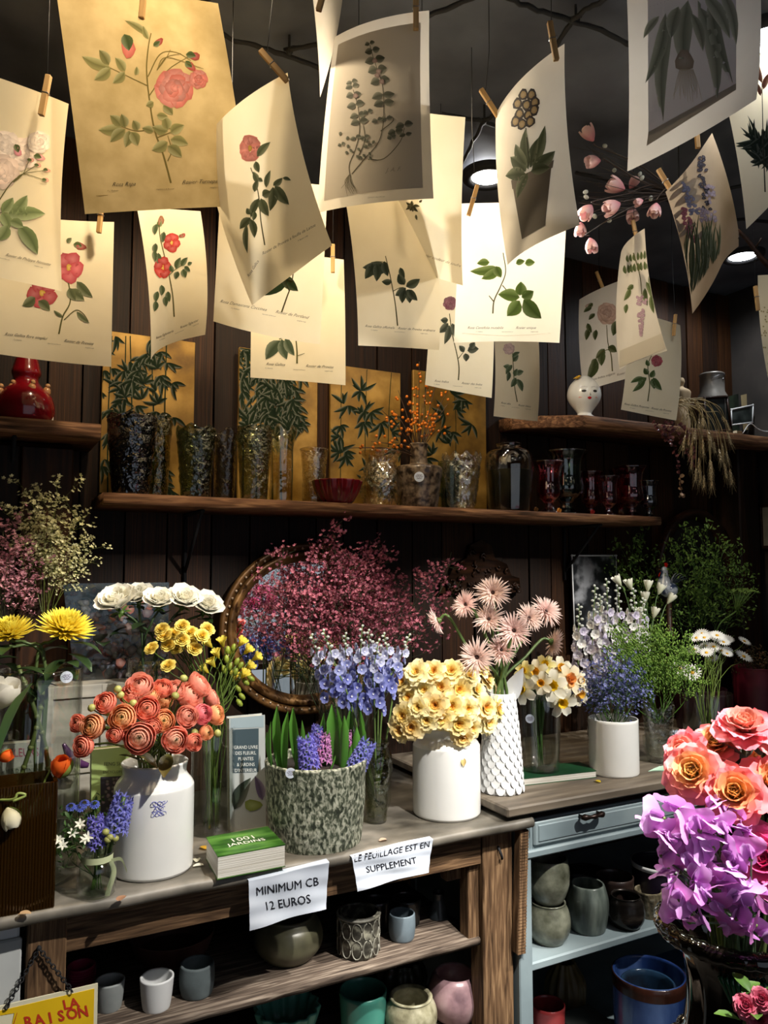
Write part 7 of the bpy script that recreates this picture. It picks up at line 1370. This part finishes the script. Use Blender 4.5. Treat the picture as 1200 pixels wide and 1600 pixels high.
for i, P in enumerate((((1035, 655), (1050, 690), (1062, 740), (1064, 775)), ((1045, 655), (1065, 690), (1078, 720)), ((1020, 658), (1036, 678), (1048, 690)), ((1055, 660), (1076, 680), (1085, 725)))):
    q0 = [PY(*a_, 1.985) for a_ in P]; f0 = q0[0]; T = thing('eucalyptus_strand', '', 'dried plant', f0, 'dried eucalyptus strands'); q = sm(np.array(q0)-f0, 7); g = G(); tube(g, q, .001, 4, lin('3a1a1e')); obj('stem', g, MT['leaf'], T); lst.append((T, P[-1][0]))
    for k, p in enumerate(q[1:]):
        for m in range(2): ob('leaf', em2 if (i == 0 and k > len(q)*.6) else em, T, trs(p, zto((rb.gauss(0, 1), rb.gauss(0, 1)-.3, rb.gauss(0, .6)), rb.uniform(0, 6)), rb.uniform(.6, 1.0)))
ordlabel(lst, 'dark red dried eucalyptus strand under the right shelf')
# ================= front bouquet in the black urn =================
UD = 1.16; uc = PD(1150, 1450, UD); ux, uy = uc[0], uc[1]; UZ = uc[2]; s_ = UD/FPX; UR = 112*s_
T = thing('black_urn', 'glossy black urn with a twisted rope rim, green leaf marks', 'urn', (ux, uy, UZ-.30)); blk = surf('black_lustre_glaze', [(.4, '0a0908'), (.7, '1d1712')], .08, 5, coat=.6)
h0 = .30; g = G(); lathe(g, shell([(UR*.55, 0), (UR*.58, .012), (UR*.35, .03), (UR*.3, .05), (UR*.5, .075), (UR*.8, .12), (UR*.72, .15), (UR*.66, .2), (UR*.7, .25), (UR*.9, .288), (UR*.97, .298)], .008), 56, mod=lambda r, z, A: (r*(1+.02*np.cos(A*14)*((z > .15) & (z < .26))), z)); obj('body', g, blk, T)
g = G(); q = [(UR*.97*math.cos(t), UR*.97*math.sin(t), h0) for t in np.linspace(0, 2*PI, 120)]; n = 14; V = []
for i, p in enumerate(q):
    t = 2*PI*i/119
    for k in range(n): a_ = 2*PI*k/n; r = .0115*(1+.24*abs(math.cos(a_*1+t*17))); V.append(((UR*.97+r*math.cos(a_))*math.cos(t), (UR*.97+r*math.cos(a_))*math.sin(t), h0+r*math.sin(a_)))
g.add(V, [(i*n+k, (i+1)*n+k, (i+1)*n+(k+1) % n, i*n+(k+1) % n) for i in range(119) for k in range(n)]); obj('rope_rim', g, blk, T)
g = G(); ball(g, (0, 0, 0), .014, (1, 1, 1), 14); bm = mesh('boss', g, blk)
for k in range(18): ob('boss', bm, T, loc=(UR*.82*math.cos(k*PI/9), UR*.82*math.sin(k*PI/9), .122))
g = G(); a0 = math.atan2(-uy, -ux)
for k in range(9): u = a0+.08+(k-4)*.09; tube(g, [((UR*.735-.028*t+.004)*math.cos(u*1+(a0+.08-u)*t*.75), (UR*.735-.028*t+.004)*math.sin(u+(a0+.08-u)*t*.75), .262-.075*t) for t in np.linspace(0, 1, 8)], [.004, .003, .0015], 5, lin('1f5a38'))
obj('green_leaf_marks', g, MT['gloss'], T)
T = thing('plant_stool', 'dark round wooden stool under the black urn', 'stool', (ux, uy, 0)); zt = UZ-.30; g = G(); lathe(g, [(1e-4, zt-.03), (.13, zt-.03), (.135, zt-.015), (.13, zt), (1e-4, zt)], 32); obj('seat', g, MT['darkwood'], T)
for k in range(3): g = G(); tube(g, [(.08*math.cos(k*2.09), .08*math.sin(k*2.09), zt-.03), (.13*math.cos(k*2.09), .13*math.sin(k*2.09), 0)], .014, 8); obj('leg', g, MT['darkwood'], T)
mth = np.array((ux, uy, UZ+.0)); ft = np.array((ux, uy, UZ-.18))
GR = [rose(21, lin('fcc878'), lin('f9a878'), .05, 2, lin('f8949a')), rose(22, lin('fabe74'), lin('f78e70'), .055, 2, lin('f88a96')), rose(23, lin('f8a890'), lin('f88c8c'), .06, 2, lin('f98a9a'))]
lfr = leafmesh(.075, .05, lin('44584a'), lin('6a8070'), .5); lst = []
for i, (x, y, r, k, dx, dz, Yd) in enumerate(((1083, 1207, 50, 0, -.25, .35, 0), (1148, 1240, 52, 1, -.05, .35, -.04), (1118, 1162, 40, 0, -.15, .7, .05), (1163, 1135, 50, 2, .1, 1.6, .03), (1070, 1175, 40, 2, -1.0, .6, .05), (1205, 1225, 50, 1, .5, .4, -.02), (1210, 1150, 40, 0, .6, .8, .06), (1250, 1190, 48, 2, .8, .5, .05), (1190, 1185, 40, 1, .4, .7, .1))):
    p = PD(x, y, UD-.03+Yd); d = (CAM-p)/np.linalg.norm(CAM-p)*.9+RT*dx+np.array((0, 0, dz)); f_ = ft+np.array((R_.uniform(-.02, .02), R_.uniform(-.02, .02), 0))
    lv = [(lfr, trs(p-f_-d/np.linalg.norm(d)*.05+FW*.04+np.array((R_.uniform(-.02, .03), 0, -.03)), rotm('Z', R_.uniform(0, 3.0)) @ rotm('Y', R_.uniform(.2, 1.0)), .8)) for _ in range(2)]
    T = flower('garden_rose', '', 'flower', p, d, mth+np.array((R_.uniform(-.04, .04), R_.uniform(-.03, .03), 0)), f_, GR[k], dep(p)/FPX*r*.80, .0035, lin('5a6a3a'), 'orange-pink garden roses in the front bouquet', leaves=lv); lst.append((T, x))
ordlabel(lst, 'ruffled orange-pink garden rose in the front bouquet')
for (x, y, a_, lab) in ((1172, 1200, 2.6, 'broad grey-green rose leaf below the top rose'), (1150, 1195, .4, 'dark rose leaf beside the top rose stem'), (1188, 1180, 1.2, 'pale rose leaf near the right edge')):
    p = PD(x, y, UD+.01); tag(ob('rose_leaf', lfr, None, trs(p, rotm('Z', a_) @ rotm('Y', -.2), 1.0)), lab, 'leaf', 'rose leaves')
PE = rose(31, lin('f05a98'), lin('ee6cae'), .05, 2, lin('f48cc0'), .4)
for x, y, r, lab in ((1200, 1345, 66, 'big hot pink peony at the right edge'), (1290, 1330, 60, 'hot pink peony beyond the right edge')):
    p = PD(x, y, UD-.08); flower('pink_peony', lab, 'flower', p, (CAM-p)/np.linalg.norm(CAM-p)-RT*.5+np.array((0, 0, .3)), mth+np.array((.03, -.03, 0)), ft, PE, dep(p)/FPX*r*.8, .004, lin('5a6a3a'))
# sweet peas
g = G(); petal(g, 1.0, 1.5, .25, .75, 0, 0, 0, -.12, 'heart', .035, 11, 13, lin('d87cdc'), lin('efb8f6'), 3, notch=.07); ban = mesh('banner_petal', g, MT['petal']); g = G(); petal(g, 1.0, 1.5, .2, 1.0, 0, 0, 0, -.1, 'heart', .045, 11, 13, lin('e07ccc'), lin('f0a8ea'), 5, notch=.06); ban2 = mesh('banner_petal', g, MT['petal'])
g = G(); petal(g, .75, .62, -.1, .55, .5, 0, 0, .35, 'wide', .06, 6, 5, lin('dc90e2'), lin('f2c8fa'), 1); petal(g, .75, .62, -.1, .55, -.5, 0, 0, .35, 'wide', .06, 6, 5, lin('d888dc'), lin('ecb8f2'), 2); petal(g, .5, .3, -.1, .2, 0, .05, 0, .6, 'round', 0, 5, 4, lin('e4d4ee')); wng = mesh('wing_petals', g, MT['petal']); g = G(); lathe(g, sm([(1e-4, -.25), (.09, -.2), (.12, -.05), (.05, .05)], 3), 8, lin('7a9450')); cal = mesh('calyx', g, MT['leaf'])
SPX = [[(1035, 1278), (1062, 1285), (1040, 1308), (1058, 1262)], [(1085, 1272), (1110, 1282), (1098, 1300), (1075, 1300)], [(1035, 1335), (1055, 1345), (1042, 1358), (1065, 1330)], [(1088, 1318), (1112, 1325), (1100, 1345), (1078, 1350)], [(1130, 1300), (1150, 1318), (1138, 1335), (1160, 1300)], [(1055, 1378), (1075, 1385), (1062, 1405), (1082, 1372)], [(1100, 1372), (1120, 1385), (1106, 1402), (1128, 1365)], [(1150, 1360), (1168, 1378), (1152, 1402), (1135, 1385)], [(1082, 1425), (1098, 1440), (1075, 1438)], [(1130, 1420), (1150, 1432), (1165, 1415), (1140, 1405)], [(1178, 1445), (1160, 1458), (1185, 1420)], [(1110, 1262), (1130, 1275), (1145, 1282)], [(1030, 1292), (1048, 1322), (1070, 1312), (1092, 1295)], [(1118, 1350), (1092, 1385), (1142, 1350), (1062, 1360)], [(1115, 1425), (1100, 1412), (1062, 1425), (1128, 1448)], [(1172, 1340), (1180, 1395), (1160, 1440), (1190, 1465)]]
lst = []
for i, st in enumerate(SPX):
    f_ = ft+np.array((R_.uniform(-.02, .02), R_.uniform(-.02, .02), .02)); T = thing('sweet_pea', '', 'flower', f_, 'lilac sweet peas in the front bouquet'); x0, y0 = np.mean(st, 0); g = G(); top = None
    for j, (x, y) in enumerate(st):
        p = PD(x, y, UD-.09-.03*((y-1260)/180)+R_.uniform(-.025, .025)); d = (CAM-p)/np.linalg.norm(CAM-p)*.55+RT*R_.uniform(-.7, .4)+np.array((0, 0, R_.uniform(-.1, .9))); s = dep(p)/FPX*R_.uniform(29, 37); M = trs(p-f_, zto(d, R_.uniform(0, 6.3)), s)
        b = ob('wing_petals', wng, T, M); ob('banner_petal', ban if R_.random() < .6 else ban2, b); ob('calyx', cal, b); q = p-f_-d/np.linalg.norm(d)*s*.2; m = mth-f_+np.array((R_.uniform(-.03, .01), R_.uniform(-.03, .0), 0)); tube(g, sm([np.zeros(3), m, (m+q)/2+np.array((0, -.01, .01)), q], 5), .0014, 5, lin('7a9a70'))
    obj('stem', g, MT['leaf'], T); lst.append((T, x0+.001*y0))
ordlabel(lst, 'lilac sweet pea spray in the front bouquet')
g = G(); petal(g, .03, .022, .4, .1, 0, 0, 0, .9, 'wide', .05, 7, 6, lin('d070c8'), lin('e4a0dc')); petal(g, .028, .02, .4, .1, 2.2, 0, 0, .9, 'wide', .05, 7, 6, lin('c860bc'), lin('d890d4')); p = PD(1067, 1437, UD-.07); tag(obj('sweet_pea_bud', g, MT['petal'], M=trs(p+np.array((0, 0, .014)), zto(RT*.6+np.array((0, 0, -1))))), 'single magenta sweet pea bud resting on the urn rim', 'flower')
# pink blossoms low at the right
lst = []; HB = rose(41, lin('d05a78'), lin('c84a6a'), .05, 1, lin('d87a90'))
for i, (x, y, r) in enumerate(((1165, 1572, 20), (1190, 1562, 20), (1185, 1592, 20), (1205, 1585, 20))): p = PD(x, y, .98); T = flower('azalea_bloom', '', 'flower', p, (CAM-p)+np.array((0, 0, .4)), p+np.array((.02, .02, -.06)), p+np.array((.03, .03, -.2)), HB, dep(p)/FPX*r*.8, .002, GRN, 'pink azaleas at the lower right'); lst.append((T, x))
ordlabel(lst, 'pink azalea bloom at the lower right corner')
lfa = leafmesh(.035, .018, lin('3a5a24'), lin('5a7a34'))
for i, (x, y) in enumerate(((1160, 1555), (1172, 1550), (1158, 1595), (1178, 1580), (1195, 1545))): tag(ob('azalea_leaf', lfa, None, trs(PD(x, y, .99), rotm('Z', i*1.3) @ rotm('Y', .2))), 'small green azalea leaf at the lower right, ' + ORD[i], 'leaf', 'azalea leaves')
# fallen petals and crumbs on the table tops
for i, (x, y, z, c, lab) in enumerate(((302, 1356, TZ, 'e8e4d4', 'white fallen petal beside the white jar'), (307, 1349, TZ, 'dcd8c0', 'small white petal behind the other petal'), (48, 1430, TZ, 'd8b48a', 'pale fallen petal before the amber vase'), (196, 1402, TZ, 'c09070', 'brown fallen petal before the ribbon jar'), (313, 1325, TZ, 'd8a838', 'yellow fallen petal beside the thick paperback'), (593, 1316, TZ, 'd8b8a0', 'pink fallen petal near the foliage notice'), (938, 1224, BZ, 'e8c838', 'yellow fallen petal before the white cylinder'), (376, 1290, TZ, 'c8a890', 'dry fallen petal behind the paperback'))):
    g = G(); petal(g, .022, .016, 1.45, 1.75, i*1.3, 0, .003, .25, 'round', .05, 6, 5, lin(c)); tag(obj('fallen_petal', g, MT['petal'], loc=PZ(x, y, z)), lab, 'petal')
p = PY(724, 1191, c2_[1]-R2*.98); g = G(); petal(g, .02, .014, 2.6, 3.0, 0, 0, .01, .5, 'point', 0, 6, 5, lin('e0c480')); tag(obj('fallen_petal', g, MT['petal'], M=trs(p, rotm('Z', math.atan2(-FW[1], -FW[0])))), 'curled petal stuck on the front of the narcissus jar', 'petal')
# dried flowers in the crimson bucket
dri = [(*spray(61, .12, .035, 8, 4, t_ball(lin('3a3a20'), .003, lin('6a4a30')), lin('3a3418'), ntip=4, jit=.006, start=.3), .12)]
sprayset('dried_spray', 'foliage', 'brownish dried spray in the crimson bucket', 'dried sprays at the right edge', dri, [(1155, 1025, ck2[1]), (1172, 1015, ck2[1]+.02), (1190, 1020, ck2[1]), (1205, 1030, ck2[1])], ck2+np.array((0, 0, Hk2*.7)), .015, 'florets')

# ---- flower display added behind the viewer to fill the oval mirror's reflection ----
T = thing('added_flower_stand', 'dark wooden flower stand behind the viewer, seen in the mirror', 'stand', (1.75, -.45, 0)); g = G(); box(g, -.5, .5, -.2, .2, .86, .9, b=.004); obj('stand_top', g, MT['darkwood'], T, smooth=False)
for a_ in (-.46, .46):
    for b_ in (-.16, .16): g = G(); box(g, a_-.03, a_+.03, b_-.03, b_+.03, 0, .86, b=.003); obj('leg', g, MT['darkwood'], T, smooth=False)
lst = []
for k in range(4): vase('metal_bucket', 'grey metal flower bucket on the added stand behind the viewer, ' + ORD[k], np.array((1.38+.25*k, -.45, .901)), .085, .2, [(.8, 0), (.85, .03), (1, 1)], MT['steel'], part='body', cat='bucket')
for k in range(30):
    b_ = k % 4; p = np.array((1.38+.25*b_+R_.uniform(-.11, .11), -.45+R_.uniform(-.08, .12), 1.22+R_.uniform(-.06, .16))); T = flower('bucket_rose', '', 'flower', p, np.array((R_.uniform(-.5, .5), .8, .8)), (1.38+.25*b_, -.45, 1.1), (1.38+.25*b_, -.45, .93), (PE, GR[0], GR[2], WR)[(k*7+b_) % 4], R_.uniform(.035, .05), .003, GRN, 'roses on the added stand behind the viewer'); lst.append((T, -p[0]))
ordlabel(lst, 'rose in a metal bucket on the added stand behind the viewer')
light('added_stand_light', 'SPOT', (1.7, .1, 2.5), 90, NEUT, .03, (1.75, -.45, 1.2), 70, .5)  # lamp added to brighten the stand that the mirror reflects
T = thing('track_spotlight', 'black track spotlight added to light the stand behind the viewer', 'lamp', (1.7, .1, 2.5)); d = np.array((.05, -.55, -1.3)); d /= np.linalg.norm(d); M = trs((0, 0, 0), zto(-d)); g = G(); lathe(g, [(.032, .002), (.036, 0), (.036, .1), (.02, .115), (1e-4, .115)], 24); obj('housing', g, MT['black'], T, M); g = G(); lathe(g, [(1e-4, .012), (.031, .012), (.031, .014), (1e-4, .014)], 24); obj('lens', g, lens(NEUT, 25.0), T, M); g = G(); tube(g, [tuple(-d*.06), (-d[0]*.06, -d[1]*.06, CEIL-2.5+.02)], .008, 8); obj('mount', g, MT['black'], T)
# ================= pots on the lower shelves =================
def pot(label, px, py, wpx, pyt, prof, mat, z, name='pot', **k):
    return jar(label, px, py, wpx, pyt, prof, mat, z, name=name, cat='pot', part='body', **k)
cup = [(.72, 0), (.8, .03), (.9, .4), (.97, .8), (1, 1)]; rnd = [(.6, 0), (.7, .03), (.93, .25), (1, .5), (.93, .78), (.78, .95), (.8, 1)]; tub = [(.86, 0), (.9, .03), (.95, .5), (1, 1)]
z1, z2, z3, z4 = .565, .33, .482, .16
gs = lambda n, a, b, c, sc=20, r=.35, bm=.3, st=(1, 1, 1): surf(n, [(.3, a), (.5, b), (.7, c)], r, sc, st, 7, bm)
pot('small white oval cup on the upper pot shelf', 244, 1588, 52, 1526, cup, 'whitem', z1, th=.005)
pot('slate grey cup with rounded sides beside the white cup', 307, 1567, 54, 1505, [(.75, 0), (.88, .05), (1, .4), (1, .75), (.96, 1)], gs('slate_clay', '3c4446', '566062', '6e7a7c', 12, .7), z1, th=.006)
pot('pale grey cup behind the yellow sign', 170, 1587, 46, 1532, cup, gs('pale_grey_clay', '7e8382', '9a9f9d', 'a9adab', 8, .6, .05), z1, th=.005)
pot('dark terracotta pot with chalk marks at the back', 268, 1520, 130, 1455, [(.8, 0), (.85, .1), (.97, .8), (1, 1)], gs('dark_terracotta', '2a1710', '432419', '55342a', 6, .7), z1)
pot('large mottled olive-brown bowl pot under the payment notice', 450, 1523, 108, 1430, [(.55, 0), (.7, .04), (.95, .3), (1, .55), (.92, .8), (.74, .96), (.72, 1)], gs('olive_brown_glaze', '2c2a20', '55533f', '77745a', 8, .4), z1, th=.006)
T, c, R, H = pot('dark pot carved with pale oval cells', 560, 1504, 66, 1424, [(.86, 0), (.93, .04), (1, .3), (1, .8), (.97, 1)], gs('dark_carved_clay', '1c1a16', '37352e', '8a8878', 45, .45, .6), z1, th=.006)
g = G(); q = [(R*1.0*math.cos(t), R*1.0*math.sin(t), H*.97) for t in np.linspace(0, 2*PI, 41)]; tube(g, q, .0035, 6)
for k in range(12):
    for j in range(2):
        t0 = k*PI/6; za, zb = H*(.06+.44*j), H*(.5+.42*j); P = []
        for s in np.linspace(0, 2*PI, 15): tt = t0+.235*math.cos(s); zz = (za+zb)/2+(zb-za)/2*math.sin(s); P.append((R*1.01*math.cos(tt), R*1.01*math.sin(tt), zz))
        tube(g, P, .0016, 4)
obj('carved_ridges', g, gs('pale_ridge', '5a584c', '77756a', '98968a', 20, .5), T)
pot('small blue-grey cup near the right table leg', 628, 1476, 42, 1426, [(.75, 0), (.9, .05), (1, .4), (1, .8), (.97, 1)], gs('blue_grey_clay', '3c474c', '55626a', '6a7880', 10, .6), z1, th=.004)
pot('little dark flared vase at the back of the shelf', 686, 1440, 34, 1394, [(.95, 0), (1, .05), (.7, .45), (.5, .75), (.6, 1)], gs('dark_blue_glaze', '161a1c', '2a3034', '4a5458', 14, .3), z1, th=.003)
pot('tall black cup standing behind the blue-grey cup', 635, 1452, 46, 1402, tub, gs('black_glaze', '0e0e0e', '1a1a1a', '2a2a2a', 8, .25), z1, th=.004)
pot('short black pot at the far back of the shelf', 588, 1462, 40, 1405, tub, gs('black_glaze2', '0e0e0e', '181818', '242424', 8, .3), z1, th=.004)
T, c, R, H = pot('crimson wire spool behind the yellow sign', 126, 1545, 42, 1508, [(1, 0), (1.02, .05), (.96, .1), (.96, .9), (1.02, .95), (1, 1)], gs('crimson_lacquer', '5a0c28', '8a1c40', '9c2c50', 6, .3, .05), z1)
g = G(); tube(g, [(R*1.03*math.cos(t), R*1.03*math.sin(t), H*(.2+.6*t/(8*PI))) for t in np.linspace(0, 8*PI, 90)], .0008, 4); obj('wire_winding', g, plain('pink_wire', 'b04468', .4), T)
# bottom shelf
pot('mint green scalloped bowl at the bottom edge', 448, 1650, 102, 1572, [(.6, 0), (.8, .3), (.95, .8), (1, 1)], gs('mint_glaze', '3a7468', '4f9484', '66a898', 5, .25, .03), z2, th=.008, mod=emboss('rib', 14, .05, .1), seg=84)
pot('smooth teal green tapered pot on the bottom shelf', 567, 1640, 75, 1546, tub, gs('teal_glaze', '2f665a', '3f7e70', '4d9080', 5, .25, .03), z2, th=.005)
pot('round speckled beige pot with white inside', 642, 1640, 82, 1556, [(.62, 0), (.8, .05), (1, .4), (.98, .7), (.82, .95), (.84, 1)], gs('beige_speckle', '5e5a44', '8a866c', 'a8a48c', 40, .4), z2, th=.009)
pot('round crackled lilac-pink pot on the bottom shelf', 711, 1612, 86, 1520, [(.6, 0), (.78, .05), (.98, .35), (1, .6), (.86, .9), (.76, 1)], gs('pink_crackle', '6a5258', '9a7c80', 'b49a9c', 16, .3, .5), z2, th=.008)
pot('dark ribbed gourd pot at the back of the bottom shelf', 625, 1575, 82, 1498, rnd, gs('dark_olive_glaze', '1c1e16', '2c2f22', '3e4230', 8, .35, .05), z2, th=.006, mod=emboss('rib', 12, .06, .14), seg=84)
pot('dark green ribbed pot behind the mint bowl', 432, 1590, 80, 1530, tub, gs('dark_green_glaze', '12180f', '1c2418', '2a3424', 8, .4, .05), z2, th=.006, mod=emboss('rib', 16, .04, .14), seg=84)
# blue table shelf
gg1 = gs('sage_rock_glaze', '3c3e30', '67695a', '8c8e7c', 22, .25, .4)
_, ca, Ra, Ha = pot('lower round sage green pot of the stacked pair', 858, 1486, 68, 1408, rnd, gg1, z3, th=.005)
pa_, Rb, sb = std(858, 1415, z3+Ha, 68); Hb = PY(858, 1340, ca[1])[2]-(z3+Ha)
vase('pot', 'upper round sage green pot of the stacked pair', np.array((ca[0], ca[1], z3+Ha+.001)), Ra*.98, Hb, [(.55, 0), (.7, .05), (.95, .35), (1, .6), (.98, .85), (.92, 1)], gg1, part='body', cat='pot', th=.005)
pot('tall grey-green streaked pot beside the stacked pair', 919, 1466, 64, 1380, [(.72, 0), (.85, .05), (1, .45), (1, .7), (.88, .92), (.82, 1)], gs('streaked_grey_green', '2e3330', '555e58', '7c867c', 30, .3, .2, (1, 1, .2)), z3, th=.006)
pot('small bronze-black round pot on the blue shelf', 979, 1460, 58, 1398, rnd, surf('bronze_black', [(.3, '14110f'), (.6, '2e2925'), (.8, '5a5148')], .25, 10, (1, 1, 4), metal=.6), z3, th=.004)
pot('rough mossy cone pot with a pale foot', 1014, 1440, 42, 1390, [(.7, 0), (.74, .05), (.85, .4), (1, .9), (1, 1)], surf('rough_moss', [(.35, '3a3424'), (.5, '6a6048'), (.7, '8c8670')], .8, 60, bump=1.0), z3, th=.005)
pot('dark brown pot standing behind the bronze pot', 962, 1436, 58, 1368, tub, gs('dark_brown_glaze', '1c1412', '2c201c', '3c2e28', 8, .35), z3, th=.005)
T, c, R, H = pot('dark plum canister with white rims, half hidden by sweet peas', 1032, 1432, 84, 1345, [(1, 0), (1, .1), (.98, .11), (.98, .9), (1, .91), (1, 1)], gs('plum_tin', '140f18', '201828', '2c2434', 6, .3, .02), z3, th=.003)
for zf in (.04, .96): g = G(); lathe(g, [(R*.99, H*(zf-.05)), (R*1.02, H*(zf-.05)), (R*1.02, H*(zf+.05)), (R*.99, H*(zf+.05))], 40); obj('white_band', g, MT['whitem'], T)
pot('black bowl at the back of the blue shelf', 918, 1415, 90, 1362, rnd, gs('black_glaze3', '0c0c10', '16161c', '22222a', 8, .3), z3, th=.005)
# bottom of blue table
PCB, cb, Rb_, Hb_ = pot('big cobalt blue pot with brown rim under the blue shelf', 1018, 1690, 112, 1518, [(.85, 0), (.92, .04), (.97, .4), (1, .85), (1, 1)], surf('cobalt_drip_glaze', [(.3, '0e1a3c'), (.5, '1e3568'), (.72, '4c6696')], .2, 12, (1, 1, .35), 8, .1), z4, th=.008)
vase('pot', 'smaller blue-rimmed pot nested inside the cobalt pot', np.array((cb[0]-.004, cb[1], z4+.02)), Rb_*.74, Hb_-.045, tub, surf('blue_rim_glaze', [(.3, '1a1410'), (.6, '23405c'), (.8, '6a94b0')], .2, 10), part='body', cat='pot', th=.007)
g = G(); lathe(g, [(Rb_*1.004, Hb_*.86), (Rb_*1.008, Hb_*.93), (Rb_*1.012, Hb_), (Rb_*.99, Hb_*1.008), (Rb_*.93, Hb_)], 48); obj('brown_rim', g, surf('brown_rim_glaze', [(.35, '1e0f0a'), (.6, '3a2018'), (.8, '4a4a68')], .2, 14, (1, 1, .3)), PCB)
pot('ribbed ochre gourd vase lying in the dark below', 884, 1590, 62, 1502, [(.5, 0), (.9, .1), (1, .3), (.95, .6), (.6, .9), (.5, 1)], gs('ochre_gourd', '2a2214', '5a4a2c', '7a683e', 8, .4), z4, th=.005, mod=emboss('rib', 12, .06, .12), seg=84)
pot('small red glazed cup at the bottom of the blue table', 858, 1640, 52, 1568, tub, gs('red_glaze', '5a1418', '8a2a2c', '9c3a3a', 6, .25, .03), z4, th=.004)
p = PZ(930, 1618, z4); g = G(); T = thing('old_book', 'worn grey book lying on the bottom board', 'book', p+np.array((0, .05, 0)))
g = G(); box(g, -.06, .06, -.045, .045, .003, .022); obj('pages', g, surf('old_pages', [(.4, '6a6a64'), (.7, '8c8c84')], .8, 3, (1, 1, 120), 3, .2), T, smooth=False)
for z_ in (0, .022): g = G(); box(g, -.062, .062, -.047, .047, z_, z_+.003, b=.001); obj('cover', g, plain('grey_cloth', '5c625e', .7), T, smooth=False)
p = PY(1072, 1512, 1.75); g = G(); T = thing('blue_box', 'dark blue box standing beside the cobalt pot', 'box', (p[0]+.02, 1.80, z4)); hz = p[2]-z4
g = G(); box(g, -.05, .05, -.05, .05, 0, hz*.92, b=.003); obj('box_body', g, plain('navy_card', '1c3450', .4), T, smooth=False); g = G(); box(g, -.052, .052, -.052, .052, hz*.92, hz, b=.003); obj('lid', g, plain('navy_card_lid', '22405f', .4), T, smooth=False)
